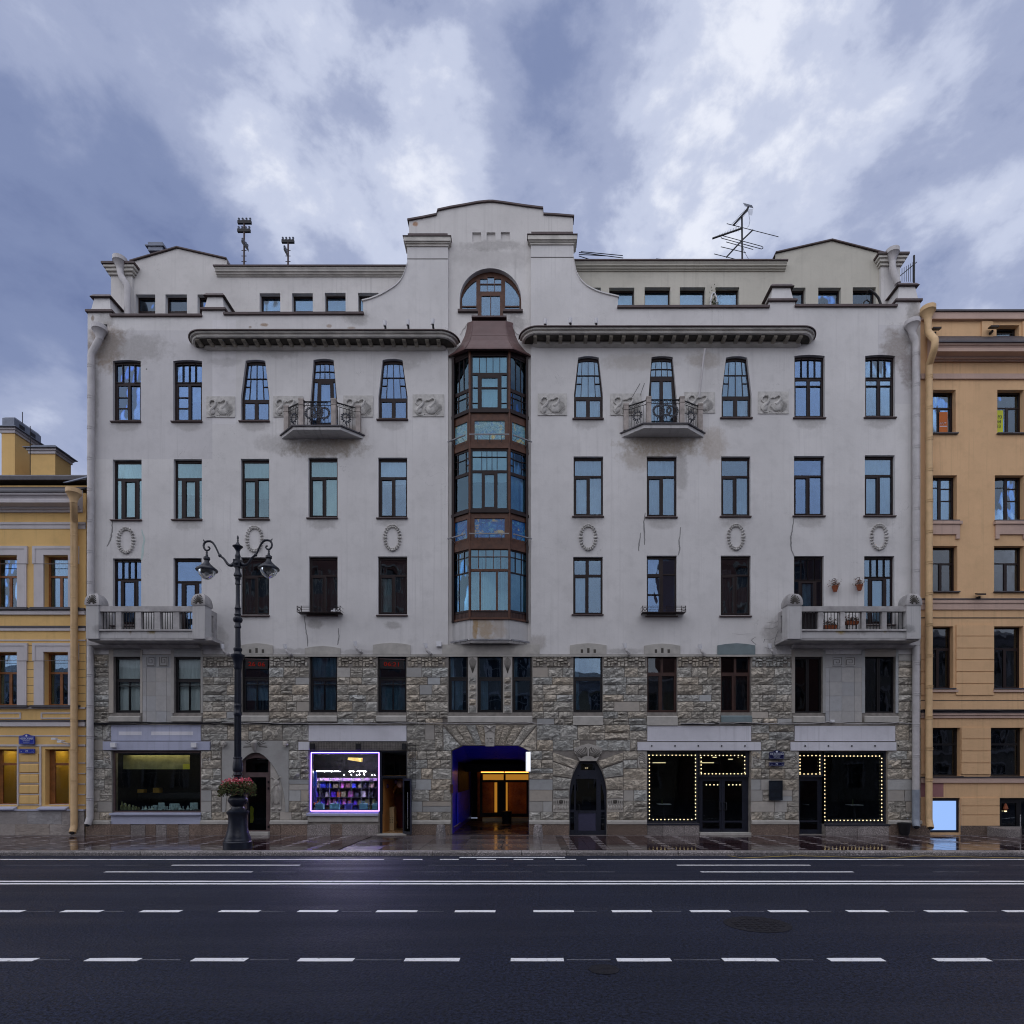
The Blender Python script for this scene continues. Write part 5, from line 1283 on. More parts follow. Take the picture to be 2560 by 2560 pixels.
# ------------------------------------------------------------------ shop rooms, doors and the passage
def room(x0, x1, y0, y1, d0, d1, mat, name='shop_room', parent=HOUSE, floor=None):
    """an open-fronted box: back, sides, ceiling, floor"""
    a, b, zl, zh = PX(x0), PX(x1), PZ(y1), PZ(y0); mb = MB()
    mb.hexa([(a, d1, zl), (b, d1, zl), (b, d1, zh), (a, d1, zh)], [(a, d1 + .1, zl), (b, d1 + .1, zl), (b, d1 + .1, zh), (a, d1 + .1, zh)])
    mb.box(a - .1, a, d0, d1 + .1, zl, zh); mb.box(b, b + .1, d0, d1 + .1, zl, zh); mb.box(a - .1, b + .1, d0, d1 + .1, zh, zh + .1); mb.box(a - .1, b + .1, d0, d1 + .1, zl - .1, zl)
    return obj(name, mb, mat, parent)
def framed(name, x0, x1, y0, y1, panes, mat, y=.12, th=.08, gl='glass_shop', parent=HOUSE, outer=None):
    w = obj(name, MB().slab(ploop(outer) if outer else prect(x0, x1, y0, y1), [ploop(p) if len(p) != 4 or isinstance(p[0], tuple) else prect(*p) for p in panes], y, y + th), mat, parent)
    for p in panes: obj('pane', MB().prism(ploop(p) if len(p) != 4 or isinstance(p[0], tuple) else prect(*p), y + .035, y + .045), gl, w)
    return w
# 1. souvenir shop, left
room(281.5, 502, 1877.5, 2031.5, .36, 2.6, 'dark_panel')
w = framed('shop_window', 281, 502.6, 1877, 2032, [(285, 498.5, 1882.5, 2027.5)], 'frame_mauve', .06)
obj('shop_sill', MB().extr([(-.16, PZ(2037.5)), (-.16, PZ(2033)), (.06, PZ(2031.5)), (.06, PZ(2037.5))], PX(278.5), PX(504)), 'lilac_paint', w)
obj('sill_panel', MB().box(PX(280), PX(503), -.06, .0, PZ(2060), PZ(2037.6)), 'lilac_paint', w)
for (a, b, c, d, m, y) in ((298, 420, 1888, 1923, 'curtain_green', 1.5), (456, 474, 1910, 1923, 'sign_y', 1.2)): pass
MT['olive_board'] = M('olive_glass_board', (.26, .25, .12), .35, .4, 2); MT['yellow_card'] = M('yellow_card', (.62, .56, .05), .6, .1, 4)
MT['amber_box'] = M('amber_box', (.55, .30, .05), .6, .35, 6, objvar=.3); MT['doll'] = M('green_gold_doll', (.26, .29, .15), .35, .7, 12); MT['pale_toy'] = M('pale_toy', (.48, .62, .64), .5, .3, 8)
z1 = PZ(1923)
t = obj('hanging_board', MB().box(ATX(297, .7), ATX(474, .7), .68, .72, ATZ(1923, .7), ATZ(1888, .7)), 'olive_board'); tag(t, 'long olive glass board hanging in the souvenir shop window', 'board')
t = obj('price_card', MB().box(ATX(457, .6), ATX(474, .6), .60, .62, ATZ(1923, .6), ATZ(1910, .6)), 'yellow_card'); tag(t, 'small yellow card at the right end of the hanging olive board', 'card')
tag(obj('tube_lamp', MB().box(PX(300), PX(480), .5, .56, PZ(1880.5), PZ(1879)), MT.setdefault('dim_fill_tube', EM('dim_warm_fill_tube', (1, .82, .5), 9.0))), 'added warm tube hidden behind the head of the souvenir window to light the goods', 'lamp')  # added unseen tube that brightens the souvenir display
sh = obj('display_step', MB().box(PX(283), PX(500), .38, 1.0, PZ(2031.5), PZ(2027)), 'room'); tag(sh, 'low dark display step along the foot of the souvenir window', 'display step')
obj('shop_shelf', MB().box(PX(284), PX(500), 1.6, 2.2, PZ(2000), PZ(1985)), 'dark_panel', HOUSE)
for i, (px, w_, h_, nm) in enumerate(((312, 27, 11, 'long amber'), (352, 17, 9, 'short brown'), (392, 16, 13, 'square orange'))):
    tag(obj('amber_box', MB().box(ATX(px - w_ / 2, 1.7), ATX(px + w_ / 2, 1.7), 1.65, 1.9, PZ(1985), PZ(1985) + h_ / S), 'amber_box'), nm + ' box on the back shelf of the souvenir shop', 'box', 'boxes on the souvenir shop shelf')
for i, (px, h) in enumerate(((301, 23), (312.5, 17), (323, 14), (333, 12), (340.5, 9.5), (347, 7.5))):
    hh = h * 1.05 / S; cy = .60; x = ATX(px, cy); z0 = PZ(2027) + .001
    d = obj('nesting_doll', MB().lathe([(.26 * hh, z0), (.31 * hh, z0 + .12 * hh), (.33 * hh, z0 + .3 * hh), (.27 * hh, z0 + .5 * hh), (.20 * hh, z0 + .6 * hh), (.22 * hh, z0 + .72 * hh), (.19 * hh, z0 + .88 * hh), (.08 * hh, z0 + .99 * hh), (.01, z0 + hh)], x, cy, 12), 'doll', None, True)
    obj('doll_face', MB().ball((x, cy - .155 * hh, z0 + .77 * hh), .11 * hh, .08 * hh, .12 * hh), 'curtain', d)
    tag(d, ('tallest green nesting doll at the left of the souvenir window', 'second tallest nesting doll, right of the tallest one', 'third nesting doll in the descending row in the window', 'fourth nesting doll in the descending row in the window', 'second smallest nesting doll in the souvenir window', 'smallest nesting doll at the right end of the doll row')[i], 'doll', 'nesting dolls in the souvenir window')
FO = 'first second third fourth fifth sixth seventh eighth ninth tenth eleventh twelfth thirteenth fourteenth fifteenth sixteenth seventeenth'.split()
for i, (px, k) in enumerate(((357, 0), (364, 1), (373, 0), (380, 1), (388, 2), (397, 2), (402, 0), (412, 3), (418, 0), (424, 0), (433, 1), (440, 2), (450, 1), (458, 0), (470, 1), (478, 0), (484, 3))):
    cy = .58 + .1 * (i % 3); x = ATX(px, cy); z0 = PZ(2027) + .001; m = MB()
    if k == 0: m.lathe([(.05, z0), (.05, z0 + .02), (.022, z0 + .04), (.03, z0 + .08), (.018, z0 + .10)], x, cy, 8); m.ball((x, cy, z0 + .125), .034)
    elif k == 1: m.lathe([(.07, z0), (.08, z0 + .03), (.05, z0 + .08), (.03, z0 + .13), (.04, z0 + .16), (.01, z0 + .18)], x, cy, 9)
    elif k == 2: m.box(x - .05, x + .05, cy - .03, cy + .03, z0, z0 + .12); m.box(x - .09, x + .09, cy - .03, cy + .03, z0 + .121, z0 + .21)
    else: m.lathe([(.03, z0), (.02, z0 + .05), (.03, z0 + .07)], x, cy, 8); m.box(x - .09, x + .09, cy - .012, cy + .012, z0 + .06, z0 + .10); m.ball((x, cy, z0 + .15), .035)
    tag(obj('figurine', m, 'pale_toy', None, True), '%s pale figurine from the left along the foot of the souvenir window' % FO[i], 'figurine', 'figurines in the souvenir window')
for i, (px, w_) in enumerate(((400, 12), (433, 19), (482, 15))):
    y = .95; tag(obj('gift_tin', MB().lathe([(.9, 0), (1, .1), (1, .9), (.9, 1)], 0, 0, 4).xform(lambda a, b, c: (ATX(px, y) + a * w_ / S * .7, y + .1 + b * .08, PZ(2027) + .002 + c * (.30, .26, .30)[i])), 'pale_toy'), ('small pale blue tin behind the figurines, left of the others', 'widest pale blue tin behind the figurines', 'teal tin at the right end of the souvenir window')[i], 'tin', 'gift tins in the souvenir window')

# 2. left arched door
w = framed('glazed_door', 0, 0, 0, 0, [[(611, 1931), (611, 1899), (625, 1896), (640, 1894), (655, 1896), (668.5, 1899), (668.5, 1931)], [(617, 2076), (617, 1943), (663, 1943), (663, 2076)]], 'frame_mauve', .10, outer=LD[:1] + LD[1:])
obj('door_hinge', MB().box(PX(667), PX(671), .07, .10, PZ(1958), PZ(1952)), 'frame_black', w); obj('door_hinge', MB().box(PX(667), PX(671), .07, .10, PZ(1974), PZ(1968)), 'frame_black', w); obj('door_hinge', MB().box(PX(667), PX(671), .07, .10, PZ(2070), PZ(2064)), 'frame_black', w)
obj('door_handle', MB().tube([(PX(614), .08, PZ(2010)), (PX(614), .03, PZ(2008)), (PX(614), .03, PZ(1992)), (PX(614), .08, PZ(1990))], .015, 6), 'steel', w)
obj('door_step', MB().box(PX(602), PX(677), -.25, .2, 0.0, .13), 'lintel', HOUSE)
room(604, 675.5, 1884, 2086, .36, 3.0, 'dark_panel')
MT['hivis'] = M('yellow_vest', (.55, .52, .02), .7, .15, 6)
v = MB(); vx, vy = ATX(621, .9), .9
v.lathe([(.20, 1.0), (.24, 1.15), (.22, 1.4), (.25, 1.62), (.16, 1.74), (.06, 1.78)], vx, vy, 10).xform(lambda x, y, z: (x, vy + (y - vy) * .55, z - .55), 0)
tag(obj('yellow_vest', v, 'hivis', None, True), 'yellow work vest hanging inside the glazed arched door', 'vest')
v = MB(); v.lathe([(.03, .35), (.03, .45), (.17, .5)], vx, vy, 8)
tag(obj('tube_lamp', MB().box(ATX(614, 1.5), ATX(668, 1.5), 1.45, 1.55, ATZ(1899, 1.5), ATZ(1897, 1.5)), 'white_plastic'), 'pale tube lamp under the arch of the left glazed door', 'lamp')

# 3. bag shop with the violet tube
R3 = room(700, 948, 1880, 2031, .30, 3.4, 'dark_panel')
w = framed('shop_window', 773.5, 949, 1876, 2032, [(780.5, 942.5, 1886, 2024)], 'frame_navy', .06)
obj('shop_sill', MB().extr([(-.14, PZ(2039)), (-.14, PZ(2033)), (.06, PZ(2031.5)), (.06, PZ(2039))], PX(768.5), PX(947)), 'lilac_paint', w)
obj('sill_panel', MB().box(PX(771), PX(946.5), -.05, .0, PZ(2054), PZ(2039.1)), 'lintel', w)
q = [(777.5, 1881.5), (947, 1881.5), (947, 2027.5), (776.5, 2027.5), (777.5, 1881.5)]
nt = MB()
for (a, b), (c, d) in zip(q, q[1:]): nt.tube([(PX(a), .03, PZ(b)), (PX(c), .03, PZ(d))], .019, 6)
tag(obj('neon_tube', nt, 'neon'), 'glowing violet neon tube framing the bag shop window', 'neon tube')
MT['violet_back'] = M('violet_shelf_back', (.17, .09, .24), .6, .3, 2)
SX = lambda p: ATX(p, 1.6); SZ = lambda p: ATZ(p, 1.6)
SHELF = obj('goods_shelf', MB().box(SX(783), SX(944), 1.90, 1.96, SZ(2030), SZ(1945)), 'violet_back'); tag(SHELF, 'dark wall shelf full of bags behind the violet neon window', 'shelf')
for y in (1952, 1969, 1992, 2012): obj('shelf_board', MB().box(SX(783), SX(944), 1.45, 1.90, SZ(y) - .025, SZ(y)), 'room', SHELF)
for x in (802, 826, 850, 880, 905, 925): obj('shelf_upright', MB().box(SX(x) - .012, SX(x) + .012, 1.46, 1.9, SZ(2030), SZ(1945)), 'steel', SHELF)
cols = [('violet', (.10, .03, .45)), ('orange', (.55, .14, .03)), ('tan', (.38, .26, .16)), ('cream', (.55, .50, .42)), ('blue', (.04, .06, .45)), ('black', (.02, .02, .03)), ('pink', (.5, .14, .35)), ('brown', (.16, .07, .05)), ('olive', (.20, .20, .08))]
for n, c in cols: MT['goods_' + n] = M(n + '_leather', c, .45, .2, 5)
ORD = 'first second third fourth fifth sixth seventh eighth ninth tenth eleventh twelfth thirteenth fourteenth fifteenth sixteenth seventeenth eighteenth'.split()
for ys, lab in ((1969, 'top'), (1992, 'second'), (2012, 'third'), (2030, 'bottom')):
    x = 786.0; k = 0
    while x < 936:
        wd = rnd.uniform(8, 14); hh = rnd.uniform(10, 17) / S; n, c = cols[rnd.randrange(len(cols))]; xx = SX(x + wd / 2); zz = SZ(ys) + .002
        m = MB(); a = wd / S / 2
        m.hexa([(xx - a, 1.5, zz), (xx + a, 1.5, zz), (xx + a, 1.72, zz), (xx - a, 1.72, zz)], [(xx - a * .86, 1.55, zz + hh), (xx + a * .86, 1.55, zz + hh), (xx + a * .86, 1.67, zz + hh), (xx - a * .86, 1.67, zz + hh)])
        m.tube([(xx - a * .5, 1.6, zz + hh), (xx - a * .4, 1.6, zz + hh + .05), (xx + a * .4, 1.6, zz + hh + .05), (xx + a * .5, 1.6, zz + hh)], .010, 4)
        tag(obj('handbag', m, 'goods_' + n), '%s handbag, %s from the left on the %s shelf of the violet-lit shop' % (n, ORD[k], lab), 'handbag', 'handbags on the shop shelf'); x += wd + rnd.uniform(1.5, 6); k += 1
MT['bag_blue'] = M('sky_blue_paper', (.16, .36, .52), .6, .06, 4); MT['bag_violet'] = M('violet_paper', (.09, .08, .48), .6, .06, 4)
for i, (x0, x1, m_) in enumerate(((788, 808, 'bag_blue'), (825, 848, 'bag_blue'), (861, 880, 'bag_violet'), (898.5, 917.5, 'bag_blue'), (930.5, 946, 'bag_blue'))):
    y = .50; a, b = ATX(x0, y), ATX(x1, y); z0, z1 = PZ(2031) + .002, ATZ(2009, y); m = MB().box(a, b, y, y + .16, z0, z1)
    g = obj('shopping_bag', m, m_); c = (a + b) / 2
    for yy in (y + .02, y + .14): obj('bag_handle', MB().tube([(c - .06, yy, z1 - .01), (c - .05, yy, z1 + .07), (c + .05, yy, z1 + .07), (c + .06, yy, z1 - .01)], .008, 5), m_, g)
    tag(g, ('blue paper shopping bag at the left end of the neon window', 'second blue paper shopping bag from the left, the widest', 'violet paper shopping bag in the middle of the row', 'blue paper shopping bag right of the violet one', 'blue paper shopping bag at the right end of the neon window')[i], 'shopping bag', 'paper bags along the neon window')
bn = obj('window_banner', MB().box(ATX(781.5, .45), ATX(792, .45), .44, .46, ATZ(2006, .45), ATZ(1927, .45)), 'bag_violet'); tag(bn, 'tall violet-blue banner at the left edge of the neon window', 'banner')
MT['banner_blue'] = M('banner_blue', (.03, .10, .62), .5, .1, 3)
obj('banner_top', MB().box(ATX(781.5, .45) + .01, ATX(792, .45) - .01, .434, .441, ATZ(1965, .45), ATZ(1929, .45)), 'banner_blue', bn)
TL = thing('tube_lights', 'row of white ceiling tubes above the shelves of the neon shop, with an added violet tube', 'ceiling light', (SX(862), 1.4, SZ(1929)))
for a, b in ((788, 805), (808, 838), (841, 853), (877, 888), (897, 918)): obj('light_tube', MB().box(SX(a), SX(b), 1.36, 1.44, SZ(1929.2), SZ(1928)), 'tube_white', TL)
for a in (880, 900, 932, 938, 862, 893, 912): obj('spot_bulb', MB().ball((SX(a), 1.5, SZ(1936 + a % 3)), .018), 'tube_white', TL)
obj('light_tube', MB().box(PX(790), PX(935), .5, .56, PZ(1881.5), PZ(1880.3)), MT.setdefault('violet_fill_tube', EM('violet_fill_tube', (.55, .38, 1), 130.0)), TL)  # added violet tube, hidden behind the window head to brighten the bags
t = obj('paper_pendant', MB().hexa([(PX(848), 1.2, PZ(1898)), (PX(886), 1.2, PZ(1904)), (PX(886), 1.24, PZ(1904)), (PX(848), 1.24, PZ(1898))], [(PX(850), 1.2, PZ(1892)), (PX(887), 1.2, PZ(1893)), (PX(887), 1.24, PZ(1893)), (PX(850), 1.24, PZ(1892))]), 'yellow_card'); tag(t, 'pale yellow paper shade hanging high in the neon window', 'paper shade')
# its doorway, with the leaf standing open
MT['door_hall'] = M('amber_hall_wall', (.55, .27, .09), .6, .2, 1.5); MT['door_floor'] = M('honey_floor', (.45, .28, .13), .25, .2, 3); MT['wine'] = M('wine_red', (.13, .008, .015), .5, .2, 2); MT['gold'] = M('gold_ring', (.50, .22, .03), .35, .2, 4)
room(954, 1007, 1945, 2085, .30, 3.0, 'door_hall', 'shop_hall'); room(954, 1016, 1880, 1942, .30, 2.6, 'dark_panel')
df = framed('door_frame', 949, 1017, 1876, 2086, [(953.5, 1015, 1880.5, 1940)], 'frame_navy', .06, outer=[(947, 2086), (947, 1876), (1017, 1876), (1017, 1944), (1006, 1944), (954.5, 1944), (954.5, 2086)])
obj('door_jamb', MB().box(PX(1006), PX(1009), .05, .20, PZ(2086), PZ(1944.1)), 'frame_navy', df)
obj('door_threshold', MB().box(PX(945), PX(1018), -.20, .3, 0, .05), 'lintel', HOUSE)
obj('hall_floor', MB().box(PX(955), PX(1006), .30, 2.98, PZ(2085) + .004, PZ(2085) + .02), 'door_floor', HOUSE)
obj('hall_panel', MB().box(ATX(979, 2.5), ATX(1007, 2.5), 2.5, 2.8, .08, ATZ(1985, 2.5)), 'wine', HOUSE)
dl = obj('door_leaf', MB().slab([(0, PZ(2084)), (.62, PZ(2084)), (.62, PZ(1946)), (0, PZ(1946))], [[(.06, PZ(2078)), (.56, PZ(2078)), (.56, PZ(1952)), (.06, PZ(1952))]], 0, .05), 'frame_navy', HOUSE)
obj('pane', MB().box(.06, .56, .02, .03, PZ(2078), PZ(1952)), 'glass_dark', dl)
for s in (-.05, .10): obj('pull_bar', MB().tube([(.46, s, PZ(2070)), (.46, s, PZ(1980))], .014, 6), 'steel', dl)
dl.location = (PX(1008), -.0, 0); dl.rotation_euler = (0, 0, RAD(-48))
MT['cream_ply'] = M('cream_plywood', (.66, .52, .30), .5, .12, 3)
ct = obj('shop_counter', MB().box(ATX(965, 1.5), ATX(985, 1.5), 1.5, 2.0, .06, ATZ(2018, 1.5)), 'cream_ply'); tag(ct, 'cream counter block standing inside the open shop door', 'counter')
for r in range(4):
    for c in range(3): obj('counter_slot', MB().box(ATX(967.5 + c * 6, 1.5), ATX(971 + c * 6, 1.5), 1.49, 1.502, ATZ(2045 + r * 4, 1.5), ATZ(2044 + r * 4, 1.5)), 'groove', ct)
ring = [(ATX(1010, 2.3) - 1.0 * math.cos(a) * .62, 2.3, ATZ(2012, 2.3) + 1.0 * math.sin(a) * 1.05) for a in [-1.0 + 2.4 * i / 16 for i in range(17)]]
tag(obj('gold_ring', MB().tube([(x, 2.3, z) for x, y, z in ring], .07, 8), 'gold', None, True), 'gold ring arch on the wine-red wall inside the open door', 'ring')
MT['balloon_violet'] = M('violet_balloon', (.09, .03, .14), .15, .1, 3, spec=.8); MT['balloon_pale'] = M('pearl_balloon', (.60, .42, .40), .15, .1, 3, spec=.8)
for px, py, r, m_, l in ((967, 1965, .10, 'balloon_violet', 'dark violet balloon hanging at the left of the open door'), (1000, 1960, .15, 'balloon_pale', 'pearl pink balloon hanging at the right of the open door'), (990, 1954, .10, 'balloon_violet', 'dark violet balloon hanging beside the pearl pink one')):
    m = MB().ball((ATX(px, 1.0), 1.0, ATZ(py, 1.0)), r, r, r * 1.15, 12, 9); m.tube([(ATX(px, 1.0), 1.0, ATZ(py, 1.0) + r * 1.1), (ATX(px, 1.0), 1.0, PZ(1930))], .004, 4); tag(obj('balloon', m, m_, None, True), l, 'balloon', 'balloons in the open shop door')
MT['hall_tube'] = EM('hall_tube', (1, .74, .42), 16.0)
HL = thing('hall_light', 'warm ceiling tube inside the open shop door', 'ceiling light', (PX(980), 1.2, PZ(1930)))
obj('light_tube', MB().box(PX(958), PX(1003), .5, 2.0, PZ(1946.5), PZ(1945.5)), 'hall_tube', HL)
# wire netting round the fascia
m = MB()
for x in range(778, 1017, 4): m.tube([(PX(x), -.10, PZ(1855)), (PX(x), -.10, PZ(1874))], .006, 3, False)
for y in range(1855, 1876, 4): m.tube([(PX(776), -.10, PZ(y)), (PX(1042), -.10, PZ(y))], .006, 3, False)
for x in range(1020, 1043, 4): m.tube([(PX(x), -.10, PZ(1856)), (PX(x), -.10, PZ(2030 - (x - 1020) * 3))], .006, 3, False)
for y in range(1880, 2010, 4): m.tube([(PX(1019), -.10, PZ(y)), (PX(1042 - max(0, y - 1960) * .25), -.10, PZ(y))], .006, 3, False)
tag(obj('wire_netting', m, 'iron', kind='thing'), 'black wire netting stretched round the neon shop front', 'netting')
for x in (778, 892, 1006): obj('sign_bracket', MB().box(PX(x), PX(x + 11), -.16, -.05, PZ(1874), PZ(1859)), 'iron', HOUSE)

# 4. carriage passage
pz0 = 0.02; dep = 9.0; xa, xb = PX(1128.5), PX(1322); zt = PZ(1864); zs = PZ(1877)
mb = MB()
mb.box(xa - .12, xa, .35, dep, -.05, zs); obj('passage_wall', mb, 'blue_paint', HOUSE)
mb = MB(); mb.box(xb, xb + .12, .35, dep, -.05, zs); obj('passage_wall', mb, 'blue_paint', HOUSE)
P0 = [(xa - .12, zs), (PX(1156.5), zt), (PX(1295), zt), (xb + .12, zs)]; P1 = [(x, z - .50) for x, z in P0]; mb = MB()
for yy, PP, up in ((.35, P0, 0), (2.2, P1, 0), (dep, P1, 0)): mb.v += [(x, yy, z) for x, z in PP] + [(xb + .12, yy, zt + .3), (xa - .12, yy, zt + .3)]
for i in range(2): mb.f += [(i * 6 + k, i * 6 + (k + 1) % 6, i * 6 + 6 + (k + 1) % 6, i * 6 + 6 + k) for k in range(6)]
obj('passage_ceiling', mb, 'blue_paint', HOUSE)
mb = MB(); mb.box(xa + .01, xb - .01, .6, .9, PZ(1885), zs + .004 - .02); 
obj('passage_floor', MB().box(xa - .1, xb + .1, .0, dep + .3, -.06, .012), 'bed', HOUSE)
obj('passage_panel', MB().box(xa + .002, xa + .03, 2.4, 7.3, PZ(2000), PZ(1886)), 'dark_panel', HOUSE)
m = MB()
for i in range(46): m.box(xa + .05, xa + .075, 1.6 + i * .13, 1.6 + i * .13 + .07, .25, 1.75)
obj('blue_railing', m, 'blue_paint', HOUSE); obj('guard_rail', MB().tube([(xa + .06, .45, .30), (xa + .12, .8, .32), (xa + .12, 2.4, .33)], .025, 6), 'steel', HOUSE)
obj('passage_beam', MB().box(xa, xb, 5.2, dep, ATZ(1929, 5.2), zs - .503), 'dark_panel', HOUSE)
# lit glass screen at the end
yg = 8.0; X_ = lambda p: ATX(p, yg); Z_ = lambda p: ATZ(p, yg)
MT['amber_panel'] = EM('glowing_amber_panel', (1.0, .42, .05), .30); MT['amber_dim'] = M('brown_glazed_tile', (.30, .11, .025), .3, .35, 3)  # amber panels glow by themselves, standing in for light behind the gate
holes = [rect(X_(a), X_(b), Z_(d), Z_(c)) for a, b, c, d in ((1206, 1259, 1936, 1950), (1264, 1321, 1936, 1950), (1206, 1234, 1956, 2032), (1236, 1243, 1956, 2032), (1264, 1269, 1956, 2034), (1271, 1316, 1956, 2034))]
g = obj('gate_screen', MB().slab(rect(X_(1200), X_(1326), Z_(2042), Z_(1932)), holes, yg, yg + .1), 'frame_black', HOUSE)
obj('gate_backdrop', MB().box(X_(1190), X_(1335), yg + .9, yg + 1.0, 0, Z_(1925)), 'amber_dim', HOUSE)
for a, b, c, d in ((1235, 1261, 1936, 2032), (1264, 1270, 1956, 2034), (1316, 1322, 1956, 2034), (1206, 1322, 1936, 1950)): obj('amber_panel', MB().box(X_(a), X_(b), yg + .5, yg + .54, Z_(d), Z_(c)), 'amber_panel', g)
obj('dark_leaf', MB().box(X_(1243), X_(1259), yg + .02, yg + .06, Z_(2032), Z_(1966)), 'dark_panel', g)
ls = obj('amber_strip_light', MB().box(X_(1203), X_(1260), yg - .12, yg - .06, Z_(1931.5), Z_(1929)).box(X_(1262), X_(1321), yg - .12, yg - .06, Z_(1931.5), Z_(1929)), 'warm_strip'); tag(ls, 'amber strip light across the top of the passage gate', 'strip light')
ls2 = obj('amber_strip_light', MB().box(X_(1210), X_(1320), yg + .3, yg + .36, Z_(1934), Z_(1932.5)), 'warm_strip'); tag(ls2, 'hidden amber strip light behind the passage gate', 'strip light')
yb = 7.0
obj('passage_kerb', MB().box(ATX(1206, yb), ATX(1322, yb), yb, yb + .4, .012, ATZ(2044, yb)), 'cream_ply', HOUSE)
tag(obj('waste_bin', MB().lathe([(.24, .013), (.27, .55), (.29, .6), (.25, .62)], ATX(1267, 6.5), 6.5, 12).xform(lambda x, y, z: (x, y, z)), 'iron'), 'dark round bin standing in front of the passage gate', 'bin')
lb = obj('lightbox_sign', MB().box(PX(1315.5), PX(1326.5), -.75, -.12, PZ(1929), PZ(1881)), 'iron')
lb.data.materials.clear(); lb.data.materials.append(MT['white_plastic'])
obj('lit_face', MB().box(PX(1315.5) - .012, PX(1315.5) - .001, -.74, -.13, PZ(1928), PZ(1882)), 'lightbox', lb); obj('lit_face', MB().box(PX(1316.2), PX(1325.8), -.762, -.751, PZ(1928.5), PZ(1881.5)), 'lightbox', lb)
obj('sign_arm', MB().box(PX(1319), PX(1322.5), -.12, .0, PZ(1907), PZ(1903)), 'iron', lb)
tag(lb, 'narrow white lightbox sign glowing beside the carriage passage', 'lightbox')
pb = obj('post_box', MB().box(PX(1126.5), PX(1133), -.10, .02, PZ(1983), PZ(1961)), 'frame_red'); tag(pb, 'small brown box fixed to the left edge of the carriage passage', 'box')

# 5. small arched door
ipan = [[(1452, 1925), (1453, 1910), (1487, 1910), (1488, 1925)], [(1440, 2027), (1440, 1947), (1500 - 8, 1947), (1492, 2027)], [(1446, 2078), (1446, 2033), (1491, 2033), (1491, 2078)], [(1426.5, 2025), (1428, 1990), (1433.5, 1965), (1436.5, 1958), (1436.5, 2025)], [(1513, 2025), (1511.5, 1990), (1506, 1965), (1503, 1958), (1503, 2025)], [(1426.5, 2076), (1426.5, 2031), (1436, 2031), (1436, 2076)], [(1503, 2076), (1503, 2031), (1513, 2031), (1513, 2076)]]
w = framed('arched_door', 0, 0, 0, 0, ipan, 'frame_navy', .14, outer=AD, gl='glass_dark')
obj('door_handle', MB().tube([(PX(1448), .13, PZ(2033)), (PX(1448), .06, PZ(2031)), (PX(1448), .06, PZ(2014)), (PX(1448), .13, PZ(2012))], .018, 6), 'iron', w)
obj('kick_plate', MB().box(PX(1446.5), PX(1490.5), .16, .17, PZ(2077.5), PZ(2033.5)), MT.setdefault('kick', M('slate_panel', (.045, .045, .085), .5, .15, 3)), w)
room(1424, 1516, 1906, 2086, .36, 2.5, 'dark_panel')
MT['teal_bag'] = M('teal_poster', (.05, .13, .16), .6, .5, 6)
tag(obj('door_poster', MB().box(PX(1456), PX(1479), .24, .25, PZ(2022), PZ(1992)), 'teal_bag'), 'pale teal poster behind the glass of the small arched door', 'poster')
dlm = thing('door_lamp', 'small lit twin lamp in the top of the small arched door', 'lamp', (PX(1467), .3, PZ(1920)))
for dx in (-2, 2): obj('lamp_bulb', MB().ball((PX(1468 + dx), .30, PZ(1920)), .03, .03, .035), 'bulb', dlm)
obj('lamp_arm', MB().tube([(PX(1468), .34, PZ(1920)), (PX(1462), .34, PZ(1917)), (PX(1461), .34, PZ(1912))], .012, 4), 'steel', dlm)

# 6. cafe fronts with marquee bulbs
def bulbs(label, segs, y=.035, pitch=9.35, off=()):
    t = thing('bulb_string', label, 'string of lights', (PX(segs[0][0][0]), y, PZ(segs[0][0][1])), 'bulb strings round the cafe windows'); first = None; done = []
    for (a, b), (c, d) in segs:
        L = math.hypot(c - a, d - b); n = max(1, round(L / pitch))
        for i in range(n + 1):
            x, z = PX(a + (c - a) * i / n), PZ(b + (d - b) * i / n)
            if any(abs(x - p) + abs(z - q) < .06 for p, q in done): continue
            done.append((x, z))
            if first is None: first = obj('bulb', MB().ball((x, y, z), .0255, .0255, .0255, 8, 5), 'bulb', t, True); fx, fz = x, z
            else:
                c_ = first.copy(); COL.objects.link(c_); c_.location = Vector((x - fx, 0, z - fz))
    m = MB()
    for (a, b), (c, d) in segs: m.tube([(PX(a), y + .028, PZ(b)), (PX(c), y + .028, PZ(d))], .012, 4)
    obj('bulb_cable', m, 'iron', t); return t
room(1619, 1747, 1880, 2057, .30, 4.0, 'dark_panel'); room(1749, 1875, 1880, 2085, .42, 4.0, 'dark_panel'); room(1998, 2060, 1880, 2085, .42, 4.0, 'dark_panel'); room(2061.5, 2216, 1880, 2059, .30, 4.0, 'dark_panel')
w = framed('cafe_window', 1618, 1748, 1877, 2058, [(1622, 1742, 1881, 2053)], 'frame_navy', .07, gl='glass_shop')
obj('shop_sill', MB().box(PX(1615.5), PX(1748), -.13, .07, PZ(2062), PZ(2058.2)), 'frame_navy', w)
bulbs('warm bulbs round the wide cafe window left of the double door', [((1623, 1888), (1739, 1888)), ((1624, 1897), (1624, 2046)), ((1739.5, 1897), (1739.5, 2046)), ((1624, 2049), (1739.5, 2049))])
w = framed('cafe_transom', 1748, 1875.5, 1877, 1943, [(1752, 1866, 1882, 1938)], 'frame_navy', .10)
bulbs('warm bulbs round the fanlight over the cafe double door', [((1752, 1888.5), (1856, 1888.5)), ((1753.5, 1894), (1753.5, 1931)), ((1862.5, 1892), (1862.5, 1931)), ((1754, 1934.5), (1864, 1934.5))])
